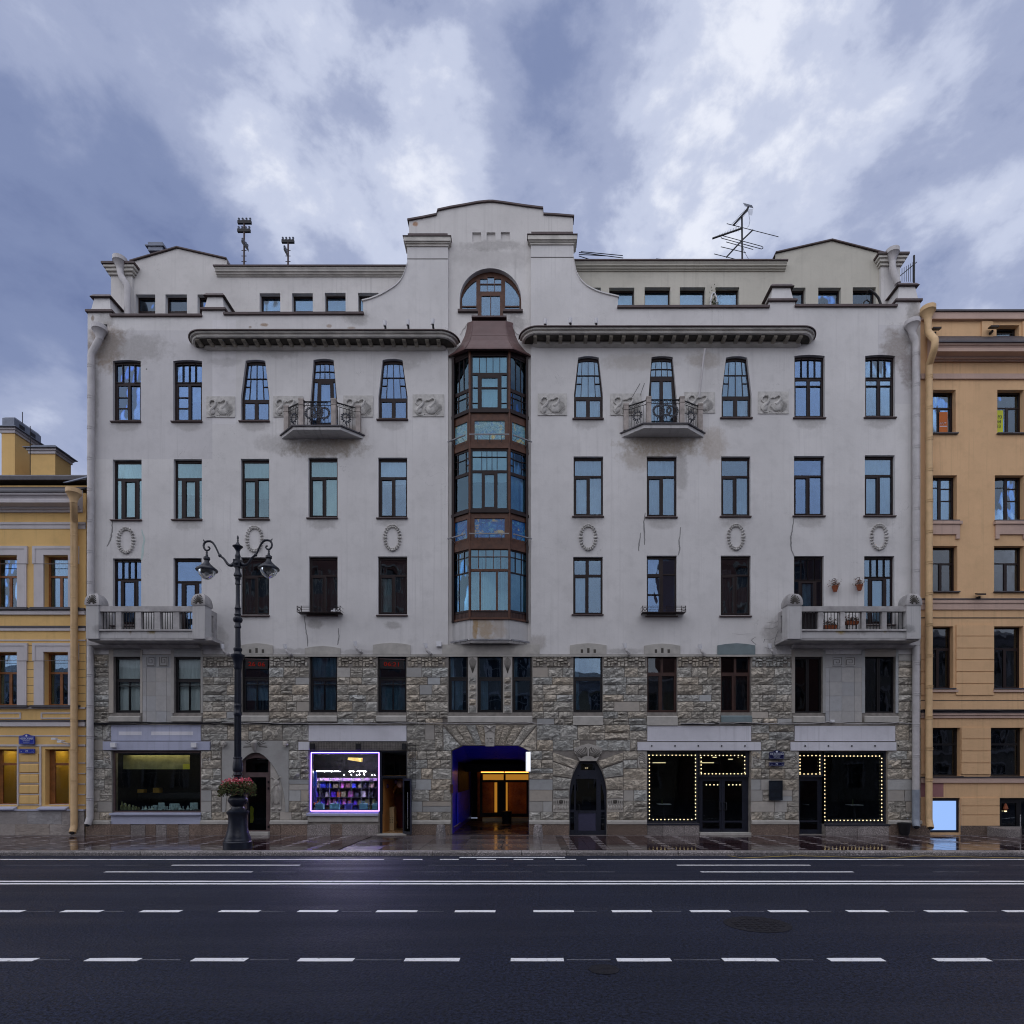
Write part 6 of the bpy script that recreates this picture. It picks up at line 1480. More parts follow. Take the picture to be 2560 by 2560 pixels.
w = framed('cafe_door', 1748, 1875.5, 1943, 2086, [(1760, 1803, 1953, 2053), (1816, 1860, 1953, 2053), (1760, 1803, 2057, 2073), (1816, 1860, 2057, 2073)], 'frame_navy', .22, gl='glass_shop')
obj('door_meeting_stile', MB().box(PX(1808), PX(1811), .18, .22, PZ(2084), PZ(1948)), 'frame_navy', w)
for s in (-1, 1): obj('door_handle', MB().tube([(PX(1810 + s * 2.5), .2, PZ(2026)), (PX(1810 + s * 8), .14, PZ(2026)), (PX(1810 + s * 9), .14, PZ(2024)), (PX(1810 + s * 9), .14, PZ(2009)), (PX(1810 + s * 8), .14, PZ(2007)), (PX(1810 + s * 2.5), .2, PZ(2007))], .02, 6), 'iron', w)
obj('door_step', MB().box(PX(1748), PX(1876), -.12, .3, 0, .10), 'lintel', HOUSE)
w = framed('cafe_transom', 1997.5, 2060.5, 1878, 1943, [(2001, 2053, 1882, 1938)], 'frame_navy', .10)
bulbs('warm bulbs round the fanlight over the narrow cafe door', [((2001, 1889), (2051, 1889)), ((2001, 1898), (2001, 1931)), ((2050.5, 1898), (2050.5, 1931)), ((2001, 1935), (2051, 1935))])
w = framed('cafe_door', 1997.5, 2060.5, 1943, 2086, [(2006, 2050, 1952, 2052), (2006, 2050, 2056, 2075)], 'frame_navy', .22)
obj('door_handle', MB().tube([(PX(2003), .2, PZ(2026)), (PX(2003), .14, PZ(2025)), (PX(2003), .14, PZ(2008)), (PX(2003), .2, PZ(2007))], .02, 6), 'iron', w)
w = framed('cafe_window', 2060.5, 2217, 1878, 2060, [(2064, 2212, 1882, 2054)], 'frame_navy', .07)
obj('shop_sill', MB().box(PX(2060.6), PX(2222), -.13, .07, PZ(2063.5), PZ(2060.2)), 'frame_navy', w)
bulbs('warm bulbs round the cafe window nearest the right downpipe', [((2063, 1890), (2200, 1890)), ((2063, 1900), (2063, 2042)), ((2205.5, 1896), (2205.5, 2046)), ((2064, 2051), (2206, 2051))])
for i, (px, py, y) in enumerate(((1663, 2010, 1.6), (2035, 2011, 1.2), (2143, 2012, 1.6))):
    t = thing('cafe_table', ('pale table edge behind the wide bulb-lit cafe window', 'pale table edge behind the narrow cafe door', 'pale table edge behind the cafe window nearest the right pipe')[i], 'table', (ATX(px, y), y, PZ(2086)), 'tables inside the cafe')
    x = ATX(px, y); z = ATZ(py, y)
    obj('table_top', MB().box(x - .28, x + .28, y, y + .5, z - .03, z), 'white_plastic', t); obj('table_leg', MB().box(x - .04, x + .04, y + .2, y + .28, PZ(2086), z - .031), 'iron', t)
    b = obj('bottle', MB().lathe([(.035, z + .001), (.035, z + .15), (.012, z + .2), (.012, z + .26)], x - .1, y + .2, 8), 'white_plastic' if i == 1 else 'leaf', None, True); tag(b, ('green bottle on the table behind the wide cafe window', 'white bottle on the table behind the narrow cafe door', 'green bottle on the table behind the right cafe window')[i], 'bottle', 'bottles on the cafe tables')
tl = thing('cafe_ceiling_lights', 'lit lamps under the ceiling behind the cafe fanlight', 'ceiling light', (PX(1700), 2.5, PZ(1905)))
for a, b, y, c in ((1632, 1664, 1907, 2.2), (1782, 1792, 1893, 1.5), (1821, 1832, 1898, 1.7), (1845, 1852, 1893, 1.4), (1751, 1785, 1907, 2.2)): obj('light_tube', MB().box(ATX(a, c), ATX(b, c), c, c + .04, ATZ(y + .5, c), ATZ(y - .5, c)), 'bulb', tl)
for a in (1766, 1775, 1785, 1794, 1822, 1832, 1841, 1850): obj('spot_bulb', MB().ball((ATX(a, 1.2), 1.2, ATZ(1962, 1.2)), .030), 'bulb', tl)

# ------------------------------------------------------------------ red display boards in two windows
MT['red_digit'] = MT['red_led']
for i, (x0, x1, s, lab) in enumerate(((612, 668, '26 06', 'black display with red digits 26 06 in the window behind the lamp post'), (949, 1009, '06:21', 'black display with red digits 06:21 in the window left of the bay'))):
    d = thing('digital_clock', lab, 'clock', (PX((x0 + x1) / 2), .12, PZ(1670)), 'red digit displays in the stone storey'); d.rotation_euler = (0, RAD(2), 0)
    obj('clock_case', MB().box(PX(x0), PX(x1), .05, .17, PZ(1672), PZ(1649)), 'frame_black', d); obj('clock_top', MB().box(PX(x0) - .03, PX(x1) + .03, .03, .18, PZ(1648.8), PZ(1646.5)), 'frame_mauve', d)
    text('clock_digits', s, PX((x0 + x1) / 2), .045, PZ(1660.5), .26, 'red_digit', d, sx=1.25)

# ------------------------------------------------------------------ downpipes
def pipe(parent, pts, r, mat, funnel=True, collars=None, foot=True, label=None):
    P = [AT(*p) if p[2] else Vector((PX(p[0]), 0, PZ(p[1]))) for p in pts]
    Q = [P[0]]
    for i in range(1, len(P) - 1):                                   # soften the bends
        a = (P[i - 1] - P[i]); b = (P[i + 1] - P[i]); t = min(.06, a.length * .4, b.length * .4); Q += [P[i] + a.normalized() * t, P[i] + b.normalized() * t]
    Q.append(P[-1])
    d = obj('downpipe', MB().tube(Q, r, 12), mat, parent, smooth=True)
    if funnel:
        p = P[0]; obj('pipe_funnel', MB().lathe([(r * .98, p.z - .12), (r * 1.1, p.z + .02), (r * 1.9, p.z + .26), (r * 2.15, p.z + .28), (r * 2.15, p.z + .46), (r * 1.95, p.z + .46), (r * 1.0, p.z + .05)], p.x, p.y, 16, False), mat, d, smooth=True)
    first = None
    for i in range(len(P) - 1):
        a, b = P[i], P[i + 1]; L = (b - a).length
        if L < 2.0 or abs((b - a).normalized().z) < .9: continue
        for k in range(int(L / 1.32)):
            z = a.z - .5 - k * 1.32; x = a.x + (b.x - a.x) * (a.z - z) / max(.01, a.z - b.z)
            if first is None:
                m = MB().lathe([(r * 1.005, z - .12), (r * 1.02, z - .11), (r * 1.10, z - .10), (r * 1.02, z - .09), (r * 1.005, z - .02), (r * 1.10, z), (r * 1.02, z + .01), (r * 1.0, z + .012)], x, a.y, 12, False)
                first = obj('pipe_collar', m, mat, d, smooth=True); f0 = (x, z)
            else: c = first.copy(); COL.objects.link(c); c.location += Vector((x - f0[0], 0, z - f0[1]))
    if foot:
        p = P[-1]; obj('pipe_mouth', MB().ball((p.x, p.y - .02, p.z - .01), r * .82, r * .5, r * .5), 'dark_panel', d)
    return d
pipe(HOUSE, [(249, 843, -.22), (247, 851, -.22), (228, 885, -.20), (225, 2044, -.20), (219, 2062, -.32)], .135, 'pipe_grey')
pipe(HOUSE, [(2281, 830, -.22), (2282, 838, -.22), (2290, 855, -.20), (2289.5, 1975, -.20)], .140, 'pipe_grey', foot=False)
pipe(HOUSE, [(2289.5, 1974, -.20), (2289.5, 2050, -.20), (2291, 2068, -.36)], .146, 'pipe_bare', funnel=False)
pipe(HOUSE, [(300, 672, .68), (302, 688, .66), (319, 716, .62), (319.5, 792, .62)], .135, 'pipe_grey', foot=False)
pipe(HOUSE, [(2231, 652, .68), (2231, 670, .66), (2244, 710, .6)], .135, 'pipe_grey', foot=False)
obj('scupper_hole', MB().box(PX(249), PX(268), -.012, .02, PZ(826), PZ(811)), 'dark_panel', HOUSE)

# ================================================================== LEFT YELLOW BUILDING
YL = thing('yellow_building', 'lower ochre yellow building with white window surrounds on the left', 'building', (PX(60), 0, 0))
XL0, XL1 = -560, 213.6; yl = .02
wl = []; panels = []
cols_ = [-505, -380, -255, -130, -15, 141]
def lw(x0, x1, y0, y1): wl.append((x0, x1, y0, y1))
LW2 = [(c - 31, c + 31) for c in (-484, -359, -234, -109)] + [(-18, 44), (110, 171.5)]
holes = []
for a, b in LW2: holes += [(a, b, 1388, 1519), (a, b, 1630, 1763)]
LW0 = [(c - 31, c + 31) for c in (-484, -359, -234, -109)] + [(-20, 41), (112, 171)]
for a, b in LW0: holes.append((a, b, 1873, 2012))
obj('wall', MB().slab(prect(XL0, XL1, 1232, 2094), [prect(*h) for h in holes], yl, yl + .4), 'yellow_wall', YL)
obj('attic_frieze', MB().box(PX(XL0), PX(XL1), .5, .9, PZ(1235), PZ(1200)), 'yellow_wall', YL)
obj('roof_edge', MB().extr([(.30, ATZ(1199, .3)), (.30, ATZ(1190, .3)), (.45, ATZ(1183, .3)), (9, ATZ(1150, .3)), (9, ATZ(1199, .3))], PX(XL0), PX(XL1)), 'roofdark', YL)
obj('cornice_roof', MB().extr([(y, ATZ(p, y)) for y, p in ((-.62, 1230.6), (-.62, 1226), (.5, 1217), (.5, 1221))], PX(XL0), PX(XL1) - .12), 'roofdark', YL)
obj('main_cornice', MB().extr([(y, ATZ(p, y)) for y, p in ((.02, 1222), (-.58, 1231), (-.58, 1236), (-.50, 1240), (-.46, 1246), (-.50, 1249), (-.50, 1256), (-.18, 1267), (-.16, 1272), (-.08, 1275), (-.06, 1280), (.02, 1282))], PX(XL0), PX(XL1) - .12), 'pale_trim', YL)
for y0, y1, d, m in ((1306, 1312, .06, 'pale_trim'), (1312.2, 1322, .03, 'pale_trim'), (1521, 1527, .12, 'roofdark'), (1527.2, 1537, .08, 'pale_trim'), (1565, 1570, .07, 'roofdark'), (1570.2, 1577, .05, 'pale_trim'), (1599, 1602, .03, 'pale_trim'), (1768, 1772, .05, 'pale_trim'), (1800, 1804, .10, 'roofdark'), (1804.2, 1816, .07, 'pale_trim'), (1838, 1841, .02, 'pale_trim'), (1861, 1866, .03, 'pale_trim')):
    obj('belt_course', MB().box(PX(XL0), PX(XL1), yl - d, yl + .01, PZ(y1), PZ(y0)), m, YL)
def ywin(par, x0, x1, y0, y1, fm, cur=None, lay_='lw', rec=.24, yf=yl, sill=True, gm='glass'):
    W, H = x1 - x0, y1 - y0; t = H * .36
    if lay_ == 'lw': L = [(5, 5, W - 4, t), (5, t + 5, W * .46, H - 4), (W * .57, t + 5, W - 4, H - 4)]
    elif lay_ == 'shop': L = [(13, 4, W - 4, t * .68), (14, t * .68 + 6, W - 4, H - 4)]
    elif lay_ == 'rw': L = [(4, 4, W - 4, H * .34), (4, H * .36, W * .46, H - 3), (W * .56, H * .38, W - 5, H - 5)]
    elif lay_ == 'rw2': L = [(4, 4, W * .46, H * .22), (4, H * .23, W * .46, H - 3)] + grid(W * .56, 6, W - 5, H - 5, (), (.22, .52), 2)
    elif lay_ == 'rw1': L = [(4, 4, W - 6, H * .32), (4, H * .36, W - 6, H - 4)]
    P = [prect(x0 + a, x0 + c, y0 + b, y0 + d) for a, b, c, d in L]; d = yf + rec
    w = obj('window', MB().slab(prect(x0, x1, y0, y1), P, d, d + .07), fm, par)
    for q in P: obj('pane', MB().prism(q, d + .03, d + .038), gm, w)
    for (u0, u1, v0, v1, m) in cur or ():
        xa_, xb_, za_, zb_ = PX(x0 + W * u0), PX(x0 + W * u1), PZ(y0 + H * v1), PZ(y0 + H * v0)
        ph = rnd.random() * 5
        obj('curtain', MB().sheet(lambda u, v: (xa_ + (xb_ - xa_) * u, d + .28 + .03 * math.sin(u * 40 * (u1 - u0) + ph), za_ + (zb_ - za_) * v), 24, 1), m, w, smooth=True)
    return w
for a, b in LW2:
    for y0, y1, cu in ((1388, 1519, [(.05, .98, .02, .35, 'curtain'), (.05, .44, .38, .98, 'curtain'), (.58, .98, .38, .98, 'curtain')]), (1630, 1763, [(.05, .45, .02, .98, 'curtain_dark')])):
        w = ywin(YL, a, b, y0, y1, 'frame_wood', cu)
        s = MB().slab(prect(a - 24, b + 23, y0 - 19, y1 + 3), [prect(a, b, y0, y1 + 4)] if False else [prect(a, b, y0, y1)], yl - .06, yl + .01)
        obj('window_surround', s, 'pale_trim', w); obj('surround_edge', MB().slab(prect(a - 27, b + 26, y0 - 22, y0 + 22), [prect(a - 20, b + 19, y0 - 15, y0 + 22.1 - .2)], yl - .085, yl + .01), 'pale_trim', w)
        obj('sill', MB().box(PX(a - 30), PX(b + 29), yl - .16, yl + .2, PZ(y1 + 6), PZ(y1 + .5)), 'roofdark', w)
    obj('apron_panel', MB().slab(prect(a - 8, b + 8, 1781, 1797), [prect(a - 5, b + 5, 1784, 1794)], yl - .03, yl + .01), 'pale_trim', YL)
for i, (a, b) in enumerate(LW0):
    w = ywin(YL, a, b, 1873, 2012, 'frame_wood', None, 'shop', gm='glass_shop')
    obj('sill', MB().extr([(yl - .22, PZ(2024)), (yl - .22, PZ(2021)), (yl + .22, PZ(2011)), (yl + .22, PZ(2024))], PX(a - 12), PX(b + 1)), 'lilac_paint', w)
    MT.setdefault('hall_yellow', M('yellow_hall', (.55, .40, .09), .7, .12, .8))
    if i >= 3:
        q = [(a, b, 1873, 2020)]; room(a + 1, b - 1, 1870, 2016, yl + .42, 3.2, 'hall_yellow', 'lit_room', YL)
        lt = obj('ceiling_tube', MB().box(PX(a + 12), PX(b - 12), .9, 1.0, PZ(1872), PZ(1870.5)), 'warm_tube' if 'warm_tube' in MT else MT.setdefault('warm_tube', EM('warm_tube', (1, .70, .24), 16.0)))
        tag(lt, ('warm ceiling tube in a ground-floor window left of the frame', 'warm ceiling tube in the yellow window left of the number plate', 'warm ceiling tube in the yellow window right of the number plate')[i - 3], 'ceiling light')
        if i >= 4: tag(obj('cardboard_box', MB().box(PX(a + 39), PX(a + 52), .8, 1.1, PZ(2013), PZ(2003)), 'cream_ply'), 'small box on the inner sill of the lit window %s the number plate 70' % ('left of' if i == 4 else 'right of'), 'box')
    x0 = b + 7; x1 = (LW0[i + 1][0] if i + 1 < len(LW0) else 210) - 14
    if i < 5:
        for k in range(5):
            y0 = 1884 + k * 26.2; obj('rustic_block', MB().extr([(yl + .004, PZ(y0 + 22)), (yl - .05, PZ(y0 + 20)), (yl - .05, PZ(y0 + 2)), (yl + .004, PZ(y0))], PX(x0 + 2), PX(x1 - 2)), 'yellow_wall', YL); obj('rustic_band', MB().box(PX(x0 - 2), PX(x1 + 2), yl - .022, yl + .01, PZ(y0 + 24.5), PZ(y0 + 22.2)), 'pale_trim', YL)
        for xx in (x0 - 5, x1 + 1): obj('pier_fillet', MB().box(PX(xx), PX(xx + 4), yl - .04, yl + .01, PZ(2014), PZ(1866.2)), 'pale_trim', YL)
for (x0, x1) in ((61, 84), (195, 213)):
    for k in range(8): obj('joint_line', MB().box(PX(x0), PX(x1), yl - .004, yl + .01, PZ(1613 + k * 20 + .8), PZ(1613 + k * 20)), 'groove', YL)
for k in range(6): obj('rustic_band', MB().box(PX(194), PX(213), yl - .022, yl + .01, PZ(1909 + k * 26.2), PZ(1906 + k * 26.2)), 'pale_trim', YL)
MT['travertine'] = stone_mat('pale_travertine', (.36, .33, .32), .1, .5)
for k in range(9):
    for r in range(2): 
        a = XL1 - 86 * (k + 1) + (0 if r else 30); obj('base_slab', MB().box(PX(max(XL0, a)) + .004, PX(min(XL1, a + 86)) - .004, yl - .10, yl + .01, PZ(2027 + 33 * (r + 1)) + .004 if r == 0 else -.03, PZ(2027 + 33 * r)), 'travertine', YL)
obj('base_cap', MB().box(PX(XL0), PX(XL1), yl - .13, yl + .01, PZ(2027) + .001, PZ(2023)), 'lilac_paint', YL)
mb = MB(); mb.box(PX(XL0), PX(XL1) - .02, 4.2, 10, -.05, PZ(1200)); mb.box(PX(XL0), PX(XL0) + .3, .43, 10, -.05, PZ(1200))
for y in (1340, 1590, 1850, 2019): mb.box(PX(XL0) + .31, PX(XL1) - .02, .45, 4.2, PZ(y + 8), PZ(y)) if y != 2019 else mb.box(PX(XL0) + .31, PX(XL1) - .02, .45, 4.2, -.05, .02)
obj('inner_wall', mb, 'room', YL)
pipe(YL, [(184, 1251, -.75), (184, 1262, -.72), (185.5, 1305, -.18), (185.5, 2065, -.18), (181, 2082, -.36)], .135, 'pipe_cream')
obj('gutter', MB().hexa([(PX(189), -.72, PZ(1226)), (PX(196), -.72, PZ(1226)), (PX(196), -.66, PZ(1226)), (PX(189), -.66, PZ(1226))], [(PX(202), .35, PZ(1180)), (PX(216), .35, PZ(1180)), (PX(216), .42, PZ(1180)), (PX(202), .42, PZ(1180))]), 'zinc', YL)
for (x0, x1, yt, yy, d, cap_) in ((4, 61, 1083, 3.0, 1.6, 'tall'), (75, 150, 1135, 3.0, 1.0, 'low')):
    a, b = ATX(x0, yy), ATX(x1 - (24 if cap_ == 'tall' else 12), yy); z = lambda p: ATZ(p, yy)
    c = obj('chimney', MB().box(a, b, yy, yy + d, z(1200), z(yt)), 'yellow_wall', YL)
    m = MB(); m.box(a - .05, b + .05, yy - .05, yy + d + .05, z(yt), z(yt - 7)); m.box(a - .10, b + .10, yy - .10, yy + d + .1, z(yt - 7.1), z(yt - 12)); obj('chimney_cornice', m, 'pale_trim', c)
    obj('chimney_flashing', MB().box(a - .2, b + .2, yy - .2, yy + d + .2, z(yt - 12.2), z(yt - 14)), 'zinc', c)
    if cap_ == 'tall':
        h = obj('chimney_hood', MB().box(a + .03, b - .03, yy, yy + d, z(yt - 14.1), z(yt - 38)).hexa([(a + .03, yy, z(yt - 38.1)), (b - .03, yy, z(yt - 38.1)), (b - .03, yy + d, z(yt - 38.1)), (a + .03, yy + d, z(yt - 38.1))], [(a + .08, yy + .1, z(yt - 43)), (b - .08, yy + .1, z(yt - 43)), (b - .08, yy + d - .1, z(yt - 43)), (a + .08, yy + d - .1, z(yt - 43))]), 'zinc', c)
        for k in range(2): obj('hood_vent', MB().box(b - .035, b - .02, yy + .3 + k * .65, yy + .6 + k * .65, z(yt - 32), z(yt - 18)), 'dark_panel', c)
    else: obj('chimney_hood', MB().box(a + .03, b - .03, yy + .02, yy + d, z(yt - 14.1), z(yt - 23)), 'zinc', c)
for px, y0, y1, yy in ((75.5, 1175, 1065, 2.6), (56, 1060, 1030, 3.5)): tag(obj('lightning_rod', MB().tube([(ATX(px, yy), yy, ATZ(y0, yy) - .4), (ATX(px, yy), yy, ATZ(y1, yy))], .018, 5), 'iron'), 'thin rod standing %s' % ('between the two yellow chimneys' if px > 70 else 'behind the hood of the tall yellow chimney'), 'rod')

# ================================================================== RIGHT OCHRE BUILDING
YR = thing('ochre_building', 'tall orange-ochre building with dark windows at the right edge', 'building', (PX(2430), 0, 0))
XR0, XR1 = 2302.4, 3100; yr = .04
rows = [((2322, 2391), (2495, 2562), 973, 1082, 'rw'), ((2322, 2394), (2489, 2562), 1187, 1300, 'rw2'), ((2325, 2395), (2487, 2562), 1364, 1478, 'rw'), ((2322, 2385), (2486, 2560), 1565, 1720, 'rw'), ((2322, 2403), (2478, 2562), 1819, 1940, 'rw1')]
extra = [2700, 2880]
holes = [(2493, 2550, 811, 843)]
for A_, B_, y0, y1, k in rows: holes += [(A_[0], A_[1], y0, y1), (B_[0], B_[1], y0, y1)] + [(e, e + 72, y0, y1) for e in extra]
holes += [(2326, 2402, 1995, 2082), (2500, 2600, 1995, 2092)]
obj('wall', MB().slab(prect(XR0, XR1, 790, 2096), [prect(*h) for h in holes], yr, yr + .4), 'yellow_wall_r', YR)
obj('roof_edge', MB().extr([(-.16, PZ(784)), (-.16, PZ(780)), (.4, PZ(775)), (9, PZ(740)), (9, PZ(784))], PX(2320), PX(XR1)), 'roofdark', YR)
obj('attic_cornice', MB().box(PX(2304), PX(XR1), -.10, .3, PZ(801), PZ(784.2)), 'pink_trim', YR)
obj('cornice_roof', MB().extr([(y, ATZ(p, y)) for y, p in ((-.62, 855), (-.62, 851), (.05, 840), (.05, 844))], PX(2318), PX(XR1)), 'roofdark', YR)
obj('main_cornice', MB().extr([(y, ATZ(p, y)) for y, p in ((.05, 845), (-.56, 856), (-.56, 861), (-.50, 865), (-.47, 870), (-.50, 872), (-.50, 878), (-.20, 891), (-.18, 896), (-.08, 899), (-.06, 903), (.05, 905))], PX(2320), PX(XR1)), 'pink_trim', YR)
for y0, y1, d, m in ((934, 940, .05, 'pink_trim'), (940.2, 948, .08, 'pink_trim'), (1497, 1500, .12, 'roofdark'), (1500.2, 1508, .10, 'pink_trim'), (1508.2, 1524, .06, 'pink_trim'), (1543, 1545, .02, 'groove'), (1750, 1751.5, .012, 'groove'), (1774, 1782, .14, 'roofdark'), (1782.2, 1788, .10, 'pink_trim'), (1788.2, 1795, .06, 'pink_trim'), (1941.5, 1944.5, .10, 'roofdark'), (1944.7, 1957, .07, 'pink_trim')):
    obj('belt_course', MB().box(PX(XR0), PX(XR1), yr - d, yr + .01, PZ(y1), PZ(y0)), m, YR)
for ri, (A_, B_, y0, y1, k) in enumerate(rows):
    for ci, (a, b) in enumerate((A_, B_) + tuple((e, e + 72) for e in extra)):
        cu = [[(.05, .98, .02, .98, 'blind')], [(.05, .45, .02, .98, 'curtain'), (.55, .95, .02, .98, 'blind')], [(.05, .3, .4, .98, 'curtain_dark')], [(.05, .45, .3, .98, 'curtain'), (.6, .9, .3, .98, 'curtain')], [(.05, .95, .05, .98, 'curtain_dark')]][ri]
        w = ywin(YR, a, b, y0, y1, 'frame' if ri < 4 else 'frame_black', cu, k, rec=.22, yf=yr, gm='glass' if ri < 2 else 'glass_dark')
        obj('sill', MB().box(PX(a - 2), PX(b + 4), yr - .10, yr + .2, PZ(y1 + 3), PZ(y1 + .3)), 'roofdark', w)
        if ri == 1:
            m = MB(); m.box(PX(a - 4), PX(b + 10), yr - .12, yr + .01, PZ(1311), PZ(1303.5)); m.box(PX(a), PX(b + 5), yr - .07, yr + .01, PZ(1336), PZ(1311.2)); m.box(PX(a), PX(a + 9), yr - .07, yr + .01, PZ(1347), PZ(1336.2)); m.box(PX(b - 4), PX(b + 5), yr - .07, yr + .01, PZ(1347), PZ(1336.2)); obj('sill_apron', m, 'pink_trim', w)
        if ri == 3: obj('sill_apron', MB().box(PX(a - 3), PX(b + 10), yr - .07, yr + .01, PZ(1730), PZ(1724)), 'pink_trim', w)
aw = ywin(YR, 2493, 2550, 811, 843, 'frame_black', [(.05, .95, .02, .98, 'blind')], 'rw1', yf=yr)
for x0, x1 in ((2454, 2482), (2556, 2580)): obj('attic_pier', MB().box(PX(x0), PX(x1), yr - .06, yr + .01, PZ(843), PZ(803)), 'yellow_wall_r', YR)
for (a, b, ys) in ((2391, 2485, [1562, 1591, 1621, 1650, 1680, 1710]), (2404, 2477, [1819, 1848, 1878, 1908]), (2404, 2499, [1995, 2015.5, 2038]), (2303, 2321, [1562, 1591, 1621, 1650, 1680, 1710, 1819, 1848, 1878, 1908, 1995, 2015, 2038])):
    ys = ys + [ys[-1] + 29]
    for y0, y1 in zip(ys, ys[1:]):
        if y1 - y0 > 40: y1 = y0 + 29
        if y1 > 1941 and y0 < 1941: y1 = 1939
        obj('rustic_block', MB().box(PX(a), PX(b), yr - .045, yr + .004, PZ(y1 - 1.6), PZ(y0)), 'yellow_wall_r', YR)
obj('pink_patch', MB().box(PX(2302.6), PX(2360), yr - .012, yr + .01, PZ(1992), PZ(1958)), 'pink_patch', YR)
for a, b in ((2303, 2324), (2403, 2499), (2601, 3100)): obj('plinth', MB().box(PX(a), PX(b), yr - .08, yr + .01, -.03, PZ(2064)), 'granite_red', YR)
pipe(YR, [(2320, 796, -.24), (2320, 831, -.24), (2338, 850, -.75), (2336, 872, -.75), (2323, 912, -.24), (2322, 2050, -.22), (2326, 2070, -.42)], .14, 'pipe_cream')
mb = MB(); mb.box(PX(XR0) + .01, PX(XR1), 4, 10, -.05, PZ(785))
for y in (950, 1345, 1540, 1760, 1965): mb.box(PX(XR0) + .01, PX(XR1), .45, 4, PZ(y + 8), PZ(y))
obj('inner_wall', mb, 'room', YR)
ds = thing('display_screen', 'blank pale blue lit screen in the basement window of the ochre building', 'screen', (PX(2364), .2, PZ(2082)))
obj('screen_face', MB().box(PX(2328.5), PX(2396.5), .16, .20, PZ(2076), PZ(2002.5)), 'screen', ds); obj('screen_frame', MB().slab(prect(2326.5, 2401.5, 1995.5, 2081.5), [prect(2328.5, 2396.5, 2002.5, 2076)], .12, .28, True), 'frame_navy', ds)
fd = framed('street_door', 2500, 2600, 1995, 2092, [(2511, 2548, 2008, 2074), (2560, 2592, 2002, 2080)], 'frame_black', .15, parent=YR, gl='glass_dark')
obj('door_pull', MB().tube([(PX(2555), .08, PZ(2089)), (PX(2555), .08, PZ(2037))], .02, 6), 'steel', fd)
lam = obj('wall_lantern', MB().lathe([(.05, PZ(2027)), (.06, PZ(2024)), (.10, PZ(2022)), (.05, PZ(2012)), (.02, PZ(2009))], PX(2518.5), .10, 8), 'terracotta'); obj('lantern_bulb', MB().ball((PX(2518.5), .10, PZ(2027.5)), .05), 'bulb', lam); tag(lam, 'small red lantern with a lit bulb on the dark street door', 'lantern')
rp = obj('entrance_block', MB().hexa([(PX(2466), -.02, -.02), (PX(2553), -.02, -.02), (ATX(2550, -.9), -.9, -.02), (ATX(2516, -.9), -.9, -.02)][::1], [(PX(2466), -.02, PZ(2066)), (PX(2553), -.02, PZ(2066)), (ATX(2550, -.9), -.9, PZ(2069)), (ATX(2516, -.9), -.9, PZ(2069))]), 'granite_grey', YR)
for i, (px, py, yy) in enumerate(((2331, 833, -.1), (2473, 829, -.1), (2443, 1489, -.05))):
    f = obj('flood_light', MB().hexa([(PX(px - 12), yy - .28, PZ(py + 4)), (PX(px + 8), yy - .28, PZ(py + 4)), (PX(px + 12), yy, PZ(py - 2)), (PX(px - 8), yy, PZ(py - 2))], [(PX(px - 12), yy - .28, PZ(py)), (PX(px + 8), yy - .28, PZ(py)), (PX(px + 12), yy, PZ(py - 5)), (PX(px - 8), yy, PZ(py - 5))]), 'frame'); obj('lamp_bracket', MB().box(PX(px - 2), PX(px + 2), yy - .1, yy + .12, PZ(py + 9), PZ(py + 4)), 'iron', f)
    tag(f, ('dark flood light behind the ochre downpipe on the cornice', 'dark flood light on the cornice left of the attic window', 'dark flood light on the middle belt course of the ochre building')[i], 'flood light', 'flood lights on the ochre building')
for i, (px, body, mt, bg) in enumerate(((2357, 'MK', 'sign_white', (.50, .13, .02)), (2506.5, '493\n44\n33', 'frame_black', (.52, .56, .03)))):
    MT['poster_%d' % i] = M(('orange_poster', 'lime_poster')[i], bg, .6, .08, 3)
    x0, x1, y0, y1 = ((2357, 2378, 1022, 1078), (2496, 2518, 1018, 1078))[i]
    p = obj('window_poster', MB().box(PX(x0), PX(x1), .225, .235, PZ(y1), PZ(y0)), 'poster_%d' % i); 
    if i: text('poster_text', body, PX((x0 + x1) / 2), .222, PZ(1047), .205, mt, p, sx=.93)
    else:
        z = PZ(1051); xs = [PX(x0 + 1.5 + k * 2.2) for k in range(9)]
        obj('poster_zigzag', MB().tube([(x, .222, z + (.045 if k % 2 else -.045) * (1 if k < 5 else .9)) for k, x in enumerate(xs[:5])], .012, 4).tube([(xs[5], .222, z + .05), (xs[6], .222, z)], .012, 4).tube([(xs[6], .222, z), (xs[7], .222, z + .05)], .012, 4), 'sign_white', p)
        obj('poster_line', MB().box(PX(x0 + 1), PX(x1 - 1), .220, .226, z - .14, z - .11), 'sign_white', p)
    tag(p, ('orange poster with a white zigzag mark in an upper window', 'lime green poster reading 493 44 33 in an upper window')[i], 'poster')

# ================================================================== GROUND, ROAD, PAVEMENT
ZR = -0.15; YK = -5.5
g = MB(); g.hexa([(-500, -500, -.4), (500, -500, -.4), (500, 500, -.4), (-500, 500, -.4)], [(-500, -500, -.25), (500, -500, -.25), (500, 500, -.25), (-500, 500, -.25)])
struct('ground', g, 'bed')
ROAD = struct('road', MB().hexa([(-90, -30.5, -.24), (90, -30.5, -.24), (90, YK - .02, -.24), (-90, YK - .02, -.24)], [(-90, -30.5, ZR), (90, -30.5, ZR), (90, YK - .02, ZR), (-90, YK - .02, ZR)]), 'asphalt')
SW = struct('pavement', MB().box(-90, 90, YK + .34, 1.0, -.24, -.028), 'bed')
FS = struct('far_pavement', MB().box(-90, 90, -36, -30.5, -.24, 0), 'slab')
def yr_(py): return CAMY + S * 26 * (CAMZ - ZR) / (py - HOR)          # depth on the road seen at this photo row
